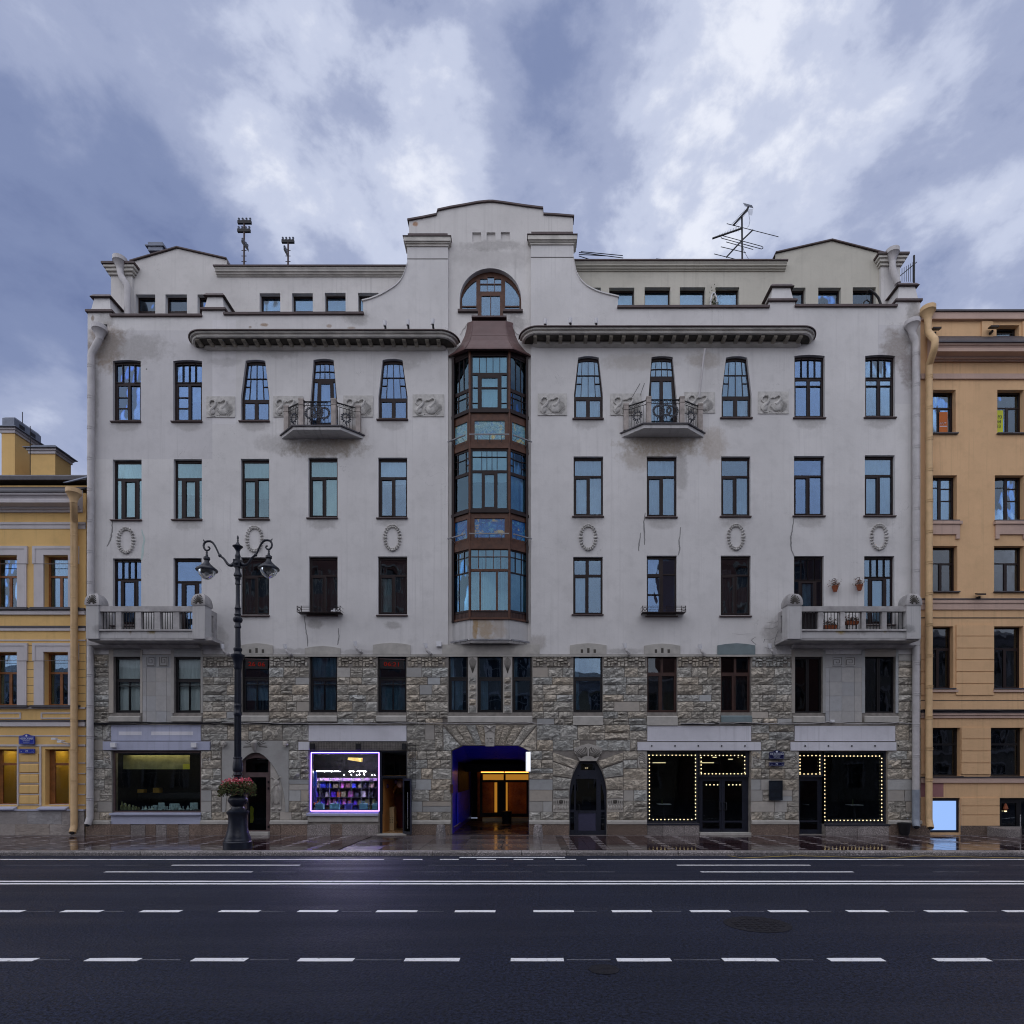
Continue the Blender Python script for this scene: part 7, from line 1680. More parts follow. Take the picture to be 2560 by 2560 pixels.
def mark(name, x0, x1, y, w, mat='paint', z=.004):
    mb = MB(); n = max(1, int((x1 - x0) / .35)); e = .004 if w < .03 else .008
    lo = [(x0 + (x1 - x0) * i / n, y - w / 2 + rnd.uniform(-e, e)) for i in range(n + 1)]; hi = [(x0 + (x1 - x0) * i / n, y + w / 2 + rnd.uniform(-e, e)) for i in range(n + 1)]
    for i in range(n): mb.hexa([(*lo[i], ZR + .0008), (*lo[i + 1], ZR + .0008), (*hi[i + 1], ZR + .0008), (*hi[i], ZR + .0008)], [(*lo[i], ZR + z), (*lo[i + 1], ZR + z), (*hi[i + 1], ZR + z), (*hi[i], ZR + z)])
    return obj(name, mb, mat, ROAD)
def rx(px, y): return (px - PX0) / (S * 26) * (y - CAMY)
for py, ph, th in ((2278.2, 745, .17), (2399.6, 746.5, .155)):
    y = yr_(py); x = rx(ph, y); pitch = 1.594
    for k in range(-26, 27):
        a = x + k * pitch
        if abs(rx(2560 if a > 0 else 0, y)) + 2 > abs(a): mark('lane_dash', a, a + .81 + rnd.uniform(-.02, .02), y, th)
        if rnd.random() < .8: mark('guide_line', a + .81 + rnd.uniform(0, .1), a + pitch - rnd.uniform(0, .35), y - .01, .016, 'paint_faint')
for py in (2203.6, 2209.6): mark('centre_line', -30, 30, yr_(py), .16)
y = yr_(2148.6); mark('bus_lane_line', -30, rx(960, y), y, .13); mark('bus_lane_line', rx(1468, y), 30, y, .13)
for a, b in ((1008, 1056), (1100, 1147), (1192, 1240), (1284, 1333), (1388, 1440)): mark('lane_dash', rx(a, y), rx(b, y), y, .13)
y = yr_(2143.6); mark('stop_line', rx(1149, y), rx(1412, y), y, .16)
for py, segs in ((2163, ((430, 750), (1692, 2025))), (2180, ((262, 631), (1752, 2133)))):
    y = yr_(py)
    for a, b in segs: mark('lane_dash', rx(a, y), rx(b, y), y, .12)
    x = -24
    while x < 24:
        L = rnd.uniform(.8, 2.6)
        if rnd.random() < .6 and not any(rx(a, y) - L < x < rx(b, y) for a, b in segs): mark('guide_line', x, x + L, y, .02, 'paint_faint')
        x += L + rnd.uniform(.1, 1.2)
y = yr_(2138.8); mark('yellow_line', -30, rx(1818, y), y, .07, 'paint_yellow')
zz = [(1818, 2139), (1858, 2145), (1990, 2139.3), (2207, 2145.5), (2310, 2140), (2640, 2147)]
mb = MB()
for (a, b), (c, d) in zip(zz, zz[1:]):
    y0, y1 = yr_(b), yr_(d); xa_, xb_ = rx(a, y0), rx(c, y1); mb.hexa([(xa_, y0 - .04, ZR + .001), (xb_, y1 - .04, ZR + .001), (xb_, y1 + .04, ZR + .001), (xa_, y0 + .04, ZR + .001)], [(xa_, y0 - .04, ZR + .005), (xb_, y1 - .04, ZR + .005), (xb_, y1 + .04, ZR + .005), (xa_, y0 + .04, ZR + .005)])
obj('yellow_line', mb, 'paint_yellow', ROAD)
for px, py, r, lab in ((1893, 2311, .60, 'round rusty manhole cover in the middle lane'), (1510, 2424, .22, 'small round cover in the nearest lane')):
    y = yr_(py); x = rx(px, y); m = MB(); m.lathe([(r, ZR + .001), (r, ZR + .008), (r * .9, ZR + .008), (r * .88, ZR + .004), (r * .84, ZR + .004), (.02, ZR + .006)], x, y, 28, False)
    mh = obj('manhole_cover', m, 'manhole' if 'manhole' in MT else MT.setdefault('manhole', M('rusty_iron', (.015, .0145, .020), .6, .5, 8, .4, 20, spec=.2)))
    m = MB()
    for i in range(-3, 4):
        for k in range(-3, 4):
            if i * i + k * k < 11: m.box(x + i * r * .22 - r * .07, x + i * r * .22 + r * .07, y + k * r * .22 - r * .07, y + k * r * .22 + r * .07, ZR + .0045, ZR + .010)
    if r > .3: obj('cover_studs', m, 'manhole', mh, kind='stuff')
    tag(mh, lab, 'manhole cover', 'manhole covers in the road')
# kerb stones, each its own block
x = -30.0; ks_ = None
while x < 30:
    L = rnd.uniform(1.45, 2.3); m = MB(); m.hexa([(x, YK, -.24), (x + L - .018, YK, -.24), (x + L - .018, YK + .33, -.24), (x, YK + .33, -.24)], [(x, YK + .025, -.012), (x + L - .018, YK + .025, -.012), (x + L - .018, YK + .33, -.002), (x, YK + .33, -.002)])
    m.hexa([(x, YK, -.24), (x + L - .018, YK, -.24), (x + L - .018, YK + .026, -.24), (x, YK + .026, -.24)], [(x, YK + .0, -.045), (x + L - .018, YK + .0, -.045), (x + L - .018, YK + .025, -.012), (x, YK + .025, -.012)])
    obj('kerb_stone', m, 'kerb', SW); x += L
# a row of setts along the house fronts
PT = []                                                              # (x0,x1,y0,y1,material)
x = -24.
while x < 24:
    for r in range(3): PT.append((x + (.1 if r % 2 else 0), x + .19 + (.1 if r % 2 else 0), -.16 - r * .15, -.02 - r * .15, 'slab'))
    x += .2
XS0, XS1 = ATX(985, -2.6), ATX(1395, -2.6)
ys = [-.48 - i * .262 for i in range(19)]
x = -25.0; n = 0
while x < 25:
    inslab = XS0 - 1.1 < x + .6 < XS1 + .02
    if not inslab:
        for i in range(len(ys) - 1):
            y1, y0 = ys[i], ys[i + 1] + .010
            PT.append((x, x + .27, y0, y1, 'tile_light' if i % 2 == 0 else 'tile_dark'))
        for i in range(0, len(ys) - 1, 2):
            y1, y0 = ys[i], ys[min(i + 2, len(ys) - 1)] + .010
            for k in range(2): PT.append((x + .28 + k * .435, x + .28 + k * .435 + .425, y0, y1, 'tile_dark'))
    x += 1.15
slabs = []
x = XS0
while x < XS1:
    w_ = min(1.42, XS1 - x)
    for y0, y1 in ((-1.75, -.48), (-3.3, -1.765), (-5.16, -3.315)): slabs.append((x, x + w_ - .014, y0, y1, 'slab'))
    x += w_
def area(q): return (q[1] - q[0]) * (q[3] - q[2]) / (abs((q[2] + q[3]) / 2 - CAMY) ** 2) * (3 if q[4] == 'tile_light' else 1) * (1 if abs((q[0] + q[1]) / 2) < (q[2] - CAMY) * .86 else 0)
PT.sort(key=lambda q: -area(q))
allp = slabs + PT; shared = {}; rests = {}
for i, (x0, x1, y0, y1, m) in enumerate(allp):
    z = rnd.uniform(-.002, .002); w_, d_ = x1 - x0, y1 - y0; key = (round(w_, 2), round(d_, 2), m)
    if i < 285:
        if key in shared:
            o = shared[key].copy(); COL.objects.link(o); o.location = (x0, y0, z)
        else:
            o = obj('paving_slab' if m == 'slab' else 'paving_tile', MB().box(0, w_, 0, d_, -.035, 0, True), m, SW); o.location = (x0, y0, z); shared[key] = o
    else: rests.setdefault(m, MB()).box(x0, x1, y0, y1, -.035, z)
for m, mb in rests.items(): obj('paving_tiles', mb, m, SW, kind='stuff')

# ================================================================== STREET LAMP
yl_ = -4.72; kz = S * 26 / (yl_ - CAMY); LX = ATX(594.5, yl_)
lz = lambda p: ATZ(p, yl_); lr = lambda p: p / kz
LAMP = thing('street_lamp', 'ornate blue-black cast iron lamp post with two hanging lanterns at the kerb', 'street lamp', (LX, yl_, 0))
def lp(name, prof, seg=24, cx=LX, par=LAMP, mat='lampiron'):
    return obj(name, MB().lathe([(lr(r), z if isinstance(z, float) and z < 0.9 and False else lz(z)) for z, r in prof], cx, yl_, seg), mat, par, smooth=True)
base = lp('lamp_base', [(2121, 33.5), (2104, 33.5), (2102, 31.5), (2099, 31.5), (2097, 30), (2094, 30), (2085, 26.5), (2072, 23.5), (2060, 22), (2048, 21.5), (2038, 22.5), (2034, 25), (2031, 26.5), (2028.5, 26.5), (2027, 24), (2020, 15), (2016, 14)])
m = MB(); m.box(LX - lr(33), LX + lr(33), yl_ - .01, yl_ + .01, 0, .02)
lp('lamp_vase', [(2016, 13), (2012, 16), (2006, 21), (2001, 23), (1997, 22.5), (1992, 19), (1988, 14.5), (1985, 14)])
for sg in (1,): obj('vase_handle', MB().tube([(LX + lr(18), yl_, lz(2008)), (LX + lr(24), yl_, lz(2007)), (LX + lr(25.5), yl_, lz(2012)), (LX + lr(25), yl_, lz(2024)), (LX + lr(17), yl_, lz(2026))], .025, 7), 'lampiron', LAMP, smooth=True)
lp('lamp_shaft_foot', [(1985, 9), (1940, 8.5), (1937, 11), (1933, 10), (1930, 9.5), (1926, 11.8), (1918, 12), (1908, 11), (1898, 9.2), (1896, 10.5), (1893, 10), (1892, 8.2)])
fl = MB(); seg = 32; n0 = 0
prof = [(1893, 8.0), (1700, 7.4), (1672, 7.2)]
for p, r in prof:
    for k in range(seg): a = 2 * math.pi * k / seg; rr = lr(r) * (1.04 if k % 2 else .90); fl.v.append((LX + rr * math.cos(a), yl_ + rr * math.sin(a), lz(p)))
for i in range(len(prof) - 1):
    for k in range(seg): a = i * seg + k; b = i * seg + (k + 1) % seg; fl.f.append((a, b, b + seg, a + seg))
obj('fluted_shaft', fl, 'lampiron', LAMP)
lp('lamp_collar', [(1790, 8.2), (1787, 9.6), (1781, 9.6), (1779, 8.4), (1768, 8.4), (1766, 9), (1762, 9), (1760, 8)])
lp('lamp_capital', [(1674, 7.8), (1670, 9.5), (1664, 9), (1660, 10), (1652, 11), (1646, 14), (1643, 15.5), (1637, 16), (1636, 10), (1630, 8.2), (1626, 10), (1621, 10), (1619, 7.5)])
lp('upper_shaft', [(1620, 7), (1571, 6), (1569, 8), (1565, 8), (1563, 6.6), (1557, 6.6), (1555, 9.5), (1551, 11), (1546, 11), (1543, 8), (1541, 6.8), (1537, 8), (1534, 6.8), (1523, 6.6), (1521, 8), (1518, 6), (1510, 5), (1463, 4.7), (1461, 6.5), (1458, 5.6), (1450, 5.6), (1447, 7), (1443, 6.5), (1440, 9.5), (1437, 9.5), (1432, 7), (1426, 6), (1420, 6)])
obj('lamp_block', MB().box(LX - lr(8.2), LX + lr(8.2), yl_ - lr(8.2), yl_ + lr(8.2), lz(1419), lz(1400)).ball((LX, yl_ - lr(9), lz(1409.5)), lr(5), lr(2.5), lr(5)), 'lampiron', LAMP)
lp('lamp_finial', [(1400, 6), (1394, 6), (1391, 7), (1388, 6), (1384, 4.8), (1378, 4.5), (1374, 6.5), (1370, 9), (1367, 12.3), (1365.5, 12.3), (1364, 7), (1359, 4), (1354, 1.8), (1351, 2.4), (1349, 1.4), (1346, 2.4), (1342, 2.2), (1338, .4)])
arm = [(751, 660), (770, 676), (795, 684), (825, 676), (855, 650), (880, 610), (905, 575), (935, 548), (962, 528), (985, 490), (1010, 432), (1040, 370), (1072, 326), (1105, 306), (1145, 305), (1180, 314), (1202, 340), (1210, 375), (1202, 410), (1182, 436), (1155, 446), (1128, 436), (1114, 414), (1124, 394), (1142, 392)]
rad = [4.5, 4.6, 4.2, 3.6, 3.2, 2.9, 2.7, 2.6, 2.8, 2.2, 2.2, 2.3, 2.7, 3.0, 2.8, 2.8, 2.6, 2.5, 2.4, 2.4, 2.2, 2.0, 1.9, 1.9, 2.2]
for sg in (1, -1):
    P = [(LX + sg * lr((u - 693) * .1656), yl_, lz(1300 + v * .1656 + (2.5 if sg < 0 else 0) * min(1, (u - 750) / 300))) for u, v in arm]
    a = obj('lamp_arm', MB().tube(P, [lr(r) for r in rad], 9), 'lampiron', LAMP, smooth=True)
    q = P[8]; obj('arm_knuckle', MB().ball(q, lr(4.4), lr(4.0), lr(4.4), 9, 6).ball((P[0][0], yl_, P[0][2]), lr(5), lr(5), lr(5.5), 9, 6).tube([P[15], (P[15][0] + sg * lr(5), yl_, P[15][2] + lr(3)), (P[15][0] + sg * lr(5.5), yl_, P[15][2] + lr(7))], [lr(2), lr(1.6), lr(.3)], 6), 'lampiron', a, smooth=True)
    cx = LX + sg * lr(77.5); o = 3.5 if sg < 0 else 0
    sh_ = obj('lamp_shade', MB().lathe([(lr(r), lz(z + o)) for z, r in ((1374, 1.5), (1378, 2.6), (1381, 2), (1384, 3), (1387, 3), (1390, 7.5), (1395, 7.8), (1398, 5.4), (1402, 6), (1406, 8.5), (1411, 14), (1416, 20), (1419.5, 24.5), (1422, 25.5), (1424, 25), (1424.5, 22))], cx, yl_, 24), 'lampiron', LAMP, smooth=True)
    obj('lamp_globe', MB().lathe([(lr(r), lz(z + o)) for z, r in ((1424.6, 20), (1431, 19), (1438, 15), (1443, 9), (1446, 2))], cx, yl_, 18, False), MT.setdefault('lampglass', glass('lamp_glass', tint=(.80, .80, .78), base=.10, wob=.05, ws=9)), sh_, smooth=True)
    obj('lamp_bulb', MB().ball((cx, yl_, lz(1431 + o)), lr(6), lr(6), lr(5)), 'white_plastic', sh_)
# flower bowl round the post
FB = thing('flower_basket', 'round black planter of pink and white flowers strapped round the lamp post', 'planter', (LX, yl_, lz(1985)))
obj('planter_bowl', MB().lathe([(lr(12), lz(1986)), (lr(24), lz(1986)), (lr(26), lz(1975)), (lr(27), lz(1964)), (lr(25), lz(1964)), (lr(20), lz(1968)), (lr(10), lz(1966))], LX, yl_, 20, False), 'iron', FB, smooth=True)
def scatter(m, nn, size, fn):
    for i in range(nn):
        c = Vector(fn()); a = Vector((rnd.gauss(0, 1), rnd.gauss(0, 1), rnd.gauss(0, 1))).normalized(); b = a.orthogonal().normalized(); s = size * rnd.uniform(.6, 1.3)
        k = len(m.v); m.v += [tuple(c - a * s), tuple(c + b * s * .45), tuple(c + a * s), tuple(c - b * s * .45)]; m.f.append((k, k + 1, k + 2, k + 3))
def inbowl(r0, r1, z0, z1):
    def fn():
        a = rnd.uniform(0, 6.283); r = lr(rnd.uniform(r0, r1)); t = rnd.random(); dr = max(0, (r - lr(26))) * .55
        return (LX + lr(-1) + r * math.cos(a) * 1.08, yl_ + r * math.sin(a), lz(z1 + (z0 - z1) * t) - dr - (.05 if math.cos(a) < -.5 else 0))
    return fn
m = MB(); scatter(m, 2600, .040, inbowl(8, 40, 1974, 1952)); scatter(m, 700, .035, inbowl(25, 42, 1982, 1962)); obj('planter_foliage', m, 'leaf', FB, kind='stuff')
m = MB(); scatter(m, 420, .035, inbowl(22, 42, 1980, 1955)); obj('dry_foliage', m, 'leaf_dry', FB, kind='stuff')
m = MB(); scatter(m, 620, .036, inbowl(4, 34, 1958, 1944)); scatter(m, 200, .032, inbowl(15, 36, 1966, 1950)); obj('pink_blossoms', m, 'bloom_pink', FB, kind='stuff')
m = MB(); scatter(m, 150, .034, inbowl(6, 36, 1966, 1946)); obj('white_blossoms', m, 'bloom_white', FB, kind='stuff')

# ================================================================== SIGNS AND SMALL THINGS
def street_sign(x0, x1, y0, y1, n0, n1, num, nb, mat, wsfx, yy):
    s = obj('street_sign', MB().prism(ploop([(x0 + 1, y1), (x1 - 1, y1), (x1, y1 - 2), (x1, y0 + 7), (x1 - 2.5, y0 + 5), (x1 - 11, y0 + 3.6), (x1 - 15, y0 + 1.2), ((x0 + x1) / 2, y0), (x0 + 15, y0 + 1.2), (x0 + 11, y0 + 3.6), (x0 + 2.5, y0 + 5), (x0, y0 + 7), (x0, y1 - 2)]), yy - .05, yy), mat)
    c = PX((x0 + x1) / 2); h = y1 - y0; f = yy - .052
    text('sign_name', 'НЕВСКИЙ', c, f, PZ(y0 + h * .47), .118, 'sign_white', s); text('sign_kind', 'ПРОСПЕКТ', c, f, PZ(y0 + h * .68), .058, 'sign_white', s); text('sign_latin', 'NEVSKIY PROSPEKT', c, f, PZ(y0 + h * .86), .030, 'sign_white', s)
    obj('sign_emblem', MB().lathe([(.035, 0), (.045, .004), (.02, .008)], 0, 0, 8).xform(lambda x, y, z: (c + x, f - z, PZ(y0 + 4.5) + y)), 'sign_white', s)
    obj('sign_border', MB().slab(prect(x0 + 1.4, x1 - 1.4, y0 + 7, y1 - 1), [prect(x0 + 1.75, x1 - 1.75, y0 + 7.35, y1 - 1.35)], f + .001, yy - .04), 'lilac_paint', s)
    tag(s, 'blue enamel street name sign reading НЕВСКИЙ ПРОСПЕКТ on the %s' % wsfx, 'street sign', 'street name signs')
    p = obj('number_plate', MB().box(PX(x0), PX(x1), yy - .05, yy, PZ(n1), PZ(n0)), mat)
    text('plate_number', num, c, f, PZ((n0 + n1) / 2), .115, 'sign_white', p); text('plate_left', nb[0], PX(x0 + 6.5), f, PZ(n1 - 4.5), .045, 'sign_white', p); text('plate_right', nb[1], PX(x1 - 5.5), f, PZ(n1 - 4.5), .045, 'sign_white', p)
    obj('plate_border', MB().slab(prect(x0 + 1, x1 - 1, n0 + 1, n1 - 1), [prect(x0 + 1.35, x1 - 1.35, n0 + 1.35, n1 - 1.35)], f + .001, yy - .04), 'lilac_paint', p)
    tag(p, 'blue house number plate %s on the %s' % (num, wsfx), 'number plate', 'house number plates')
street_sign(52, 91, 1835, 1861, 1872, 1883.5, '70', ('68', '72'), 'sign_blue', 'yellow building', -.06)
street_sign(1919, 1956.5, 1875, 1898, 1905.5, 1915.5, '72', ('70', '74'), 'sign_navy', 'stone wall between the cafe windows', -.13)
pq = obj('memorial_plaque', MB().box(PX(1921), PX(1953), -.12, -.05, PZ(1999.5), PZ(1951.5)), 'bronze'); obj('plaque_rim', MB().slab(prect(1920.5, 1953.5, 1951, 2000), [prect(1922.5, 1951.5, 1953, 1998)], -.135, -.119), 'bronze', pq)
m = MB()
for k, (a, b, t) in enumerate(((1926, 1949, 1966.5), (1925, 1950, 1969), (1924, 1951, 1972.5), (1929, 1946, 1975), (1924, 1951, 1978), (1929, 1946, 1981), (1925, 1949, 1993))): m.box(PX(a), PX(b), -.126, -.119, PZ(t + .7), PZ(t))
obj('plaque_lines', m, 'dark_panel', pq); tag(pq, 'dark bronze memorial plaque below the number 72 sign', 'plaque')
for i, (px, lab) in enumerate(((1102, 'left'), (1345, 'right'))):
    x = ATX(px, -.55); b = obj('stone_bollard', MB().lathe([(.215, 0), (.205, .10), (.175, .42), (.165, .46), (.13, .485), (.02, .49)], x, -.55, 20), 'kerb', None, True); tag(b, 'squat granite bollard at the %s side of the carriage passage' % lab, 'bollard', 'bollards beside the passage')
x, y = ATX(2261, -.35), -.35
u = obj('trash_urn', MB().lathe([(.16, .04), (.19, .10), (.24, .45), (.27, .52), (.265, .55), (.20, .55), (.17, .14)], x, y, 16, False), 'iron', None, True)
obj('urn_stand', MB().tube([(x - .12, y, 0), (x - .10, y, .1)], .02, 5).tube([(x + .12, y, 0), (x + .10, y, .1)], .02, 5).lathe([(.15, 0), (.15, .03)], x, y, 12), 'iron', u); tag(u, 'black iron litter urn beside the grey downpipe at the right corner', 'litter bin')
def spot(px, py, y, lab, k, tilt=0, par=None):
    q_ = AT(px, py, y); X0, Z0 = q_.x, q_.z
    s = obj('spotlight', MB().lathe([(.06, 0), (.075, .06), (.085, .16), (.09, .20), (.075, .20)], 0, 0, 12).xform(lambda a, b, c: (X0 + a + c * math.sin(tilt), y + b, Z0 + c * math.cos(tilt) - .02)), 'white_plastic', None, True)
    if k == 0: obj('spot_bracket', MB().tube([(X0 + .02, y, Z0 - .02), (X0 + .02, y + .04, Z0 - .12), (X0 + .04, y + .12, Z0 - .22)], .045, 6), 'iron', s)
    else: obj('spot_bracket', MB().tube([(X0, y, Z0 - .02), (X0 + .06, y - .03, Z0 - .14), (X0 + .17, y, Z0 - .24), (X0 + .20, -.0, Z0 - .25)], [.045, .06, .075, .05], 8), 'mould_grey', s)
    tag(s, lab, 'spotlight', 'facade spotlights')
for i, (px, py) in enumerate(((962, 812), (1019.5, 810), (1081.5, 808), (1363, 808), (1425.5, 805), (1490, 806))):
    spot(px, py + 2, -.45, ('leftmost spotlight on top of the left cornice', 'middle spotlight on top of the left cornice', 'spotlight on the left cornice nearest to the bay', 'spotlight on the right cornice nearest to the bay', 'middle spotlight on top of the right cornice', 'rightmost spotlight on top of the right cornice')[i], 0)
for i, (px, py) in enumerate(((557, 1618), (714, 1618), (889, 1611), (1065, 1616), (1563, 1616), (1751, 1619), (1926, 1617))):
    spot(px, py + 3, -.24, ('wall spotlight just left of the lamp post', 'wall spotlight right of the first lintel', 'wall spotlight between the second and third lintels', 'wall spotlight next to the white box left of the bay', 'wall spotlight right of the bay, first beyond the slotted lintel', 'wall spotlight left of the teal lintel', 'wall spotlight close to the right corner balcony')[i], 1, -.15)
tag(obj('junction_box', MB().box(PX(1092), PX(1104), -.12, .0, PZ(1617), PZ(1605)), 'white_plastic'), 'white junction box on the wall just left below the bay', 'junction box')
tag(obj('junction_box', MB().box(PX(2073), PX(2083), -.12, -.035, PZ(1807), PZ(1800)), 'white_plastic'), 'pale junction box on the cable under the right stone panel', 'junction box')
for i, (px, py) in enumerate(((152, 1848), (166, 1855))):
    c = obj('security_camera', MB().box(PX(px - 6), PX(px + 5), -.40, -.28, PZ(py + 2.5), PZ(py - 2.5)), 'white_plastic'); obj('camera_arm', MB().tube([(PX(px + 2), -.32, PZ(py + 2)), (PX(px + 9), -.15, PZ(py + 4)), (PX(px + 9), .02, PZ(py + 4))], .03, 6), 'white_plastic', c); tag(c, ('upper white security camera on the yellow building beside its downpipe', 'lower white security camera on the yellow building beside its downpipe')[i], 'camera', 'security cameras')
# cables slung along the stone storey
def cable(pts, r, y, lab, mat='iron'):
    Q = []
    for (a, b), (c, d) in zip(pts, pts[1:]):
        n = max(2, int(abs(c - a) / 14)); Q += [(PX(a + (c - a) * i / n), y + rnd.uniform(-.015, .015), PZ(b + (d - b) * i / n + 1.6 * math.sin(math.pi * i / n)) + rnd.uniform(-.012, .012)) for i in range(n)]
    Q.append((PX(pts[-1][0]), y, PZ(pts[-1][1]))); tag(obj('wall_cable', MB().tube(Q, r, 5), mat), lab, 'cable', 'cables on the stone storey')
cable([(222, 1808), (360, 1806), (505, 1808), (560, 1806), (770, 1808)], .030, -.13, 'thick black cable under the left stone windows')
cable([(240, 1811), (400, 1809), (640, 1809), (770, 1811), (1016, 1806), (1120, 1808)], .020, -.15, 'thin black cable crossing below the first five stone windows')
cable([(560, 1807), (660, 1807), (770, 1809), (1010, 1808), (1330, 1808), (1383, 1811)], .016, -.17, 'pale grey cable running on under the bay sill', 'mould_grey')
cable([(1700, 1811), (1780, 1808), (1880, 1808), (1985, 1808)], .030, -.13, 'thick dark cable under the teal sill')
cable([(1700, 1809), (1860, 1807), (1990, 1809), (2070, 1805), (2160, 1810), (2240, 1806), (2278, 1810)], .018, -.16, 'pale cable sagging under the right stone panel', 'mould_grey')
cable([(2303, 1776), (2420, 1776), (2560, 1776), (2700, 1776)], .035, -.12, 'dark pipe-like cable along the ochre building belt course')
cable([(1150, 831), (1156, 818), (1166, 806), (1186, 798), (1225, 796), (1262, 798), (1280, 806), (1289, 826), (1297, 832)], .012, .12, 'thin pale cable looping over the brown bay hood', 'mould_grey')
# window-sill boxes of iron
for px0, px1, cx, lab in ((752, 858, 807, 'iron window-box rail under the fourth window left of the bay'), (1602, 1708, 1655, 'iron window-box rail under the window right of the bay')):
    t = obj('window_box_rail', MB().box(PX(px0), PX(px1), -.42, -.02, PZ(1537), PZ(1535.5)), 'frame'); m = MB()
    for yv in (1522, 1526, 1531): m.tube([(PX(px0), -.42, PZ(yv)), (PX(px1), -.42, PZ(yv))], .009, 4)
    for a in (px0, px0 + 11, cx - 5, cx + 5, px1 - 11, px1): m.box(PX(a) - .012, PX(a) + .012, -.43, -.41, PZ(1537), PZ(1521))
    for s in (px0, px1):
        for yv in (1522, 1531): m.tube([(PX(s), -.42, PZ(yv)), (PX(s), 0, PZ(yv))], .009, 4)
    for a in (px0 + 5.5, px1 - 5.5):
        m.tube([(PX(a) + .07 * math.sin(k), -.42, PZ(1529) + .07 * math.cos(k)) for k in [i * .9 for i in range(8)]], .012, 4)
    obj('box_rail', m, 'frame', t); tag(t, lab, 'window box rail', 'iron window-box rails')
tp = obj('toy_car', MB().box(PX(833), PX(852), -.30, -.16, PZ(1534.5), PZ(1529)).hexa([(PX(837), -.29, PZ(1529)), (PX(848), -.29, PZ(1529)), (PX(848), -.17, PZ(1529)), (PX(837), -.17, PZ(1529))], [(PX(839), -.28, PZ(1526)), (PX(846), -.28, PZ(1526)), (PX(846), -.18, PZ(1526)), (PX(839), -.18, PZ(1526))]), 'white_plastic'); tag(tp, 'white toy car standing in the left iron window-box rail', 'toy')
for k in (836, 848): obj('toy_wheel', MB().ball((PX(k), -.305, PZ(1534)), .03, .015, .03, 8, 5), 'iron', tp)
# hanging flower pots, boxes on the right corner balcony
for i, (px, py) in enumerate(((2082, 1448), (2142.5, 1445))):
    x, y = PX(px), -.20; z = PZ(py + 29); t = obj('hanging_pot', MB().lathe([(.07, z - .10), (.10, z), (.125, z + .10), (.135, z + .10), (.135, z + .14), (.10, z + .14)], x, y, 14), 'terracotta', None, True)
    m = MB()
    for k in range(3): a = k * 2.1; m.tube([(x + .13 * math.cos(a), y + .13 * math.sin(a), z + .14), (x, y, PZ(py + 5))], .006, 4)
    m.tube([(x, y, PZ(py + 5)), (x + .03, y + .03, PZ(py + 2)), (x, y + .1, PZ(py)), (x - .03, -.0, PZ(py + 1))], .010, 4); obj('pot_hanger', m, 'iron', t)
    m = MB(); scatter(m, 130, .045, lambda: (x + rnd.gauss(0, .11), y + rnd.gauss(0, .09), z + .19 + abs(rnd.gauss(0, .10)) - abs(rnd.gauss(0, .03)))); obj('pot_leaves', m, 'leaf_dry', t, kind='stuff')
    tag(t, ('left terracotta pot hanging on the wall above the right balcony', 'right terracotta pot hanging on the wall above the right balcony')[i], 'flower pot', 'hanging terracotta pots')
for i, (a, b, y) in enumerate(((2061, 2093, -.66), (2116, 2147, -.66))):
    x0, x1 = ATX(a, y), ATX(b, y); z0 = ATZ(1571.5, y); t = obj('flower_box', MB().hexa([(x0 + .02, y, z0), (x1 - .02, y, z0), (x1 - .02, y + .18, z0), (x0 + .02, y + .18, z0)], [(x0, y - .02, z0 + .15), (x1, y - .02, z0 + .15), (x1, y + .2, z0 + .15), (x0, y + .2, z0 + .15)]), 'terracotta')
    if i: t.location.z += .18
    m = MB(); zz_ = z0 + (.18 if i else 0); scatter(m, 240, .045, lambda: (rnd.uniform(x0, x1), y + .08 + rnd.gauss(0, .06), zz_ + .16 + abs(rnd.gauss(0, .11)))); obj('box_leaves', m, 'leaf_dry', t, kind='stuff')
    if i: obj('box_stand', MB().box(x0 + .05, x0 + .09, y + .05, y + .09, z0 - .02, z0 + .18).box(x1 - .09, x1 - .05, y + .05, y + .09, z0 - .02, z0 + .18), 'iron', t)
    tag(t, ('terracotta flower box with dry plants behind the balcony bars', 'raised flower box with dry plants behind the balcony bars, right of the other')[i], 'flower box', 'flower boxes on the right balcony')
t = obj('balcony_plant', MB().lathe([(.09, ATZ(1572, -.3)), (.12, ATZ(1560, -.3)), (.11, ATZ(1560, -.3))], ATX(2045, -.3), -.3, 10, False), 'terracotta'); bpy.data.objects.remove(t)
MT['cabinet'] = M('dark_cabinet', (.025, .018, .022), .6, .2, 3)
tag(obj('balcony_cabinet', MB().box(ATX(2006, -.5), ATX(2045, -.5), -.6, -.1, ATZ(1585, -.5), ATZ(1531, -.5)), 'cabinet'), 'dark cabinet standing behind the left bars of the right balcony', 'cabinet')
t = obj('table_fan', MB().lathe([(.12, PZ(1288)), (.03, PZ(1286)), (.02, PZ(1248))], PX(1857), .62, 10), 'zinc', None, True); m = MB()
for r in (.10, .16, .205): m.tube([(PX(1855) + r * math.sin(a), .56, PZ(1236) + r * math.cos(a)) for a in [i * math.pi / 8 for i in range(17)]], .008, 4)
for k in range(5): a = k * 1.257; m.tube([(PX(1855), .57, PZ(1236)), (PX(1855) + .1 * math.sin(a), .57, PZ(1236) + .1 * math.cos(a)), (PX(1855) + .19 * math.sin(a + .4), .57, PZ(1236) + .19 * math.cos(a + .4))], [.03, .05, .03], 5)
obj('fan_head', m, 'zinc', t); tag(t, 'grey pedestal fan behind the third window right of the bay', 'fan')
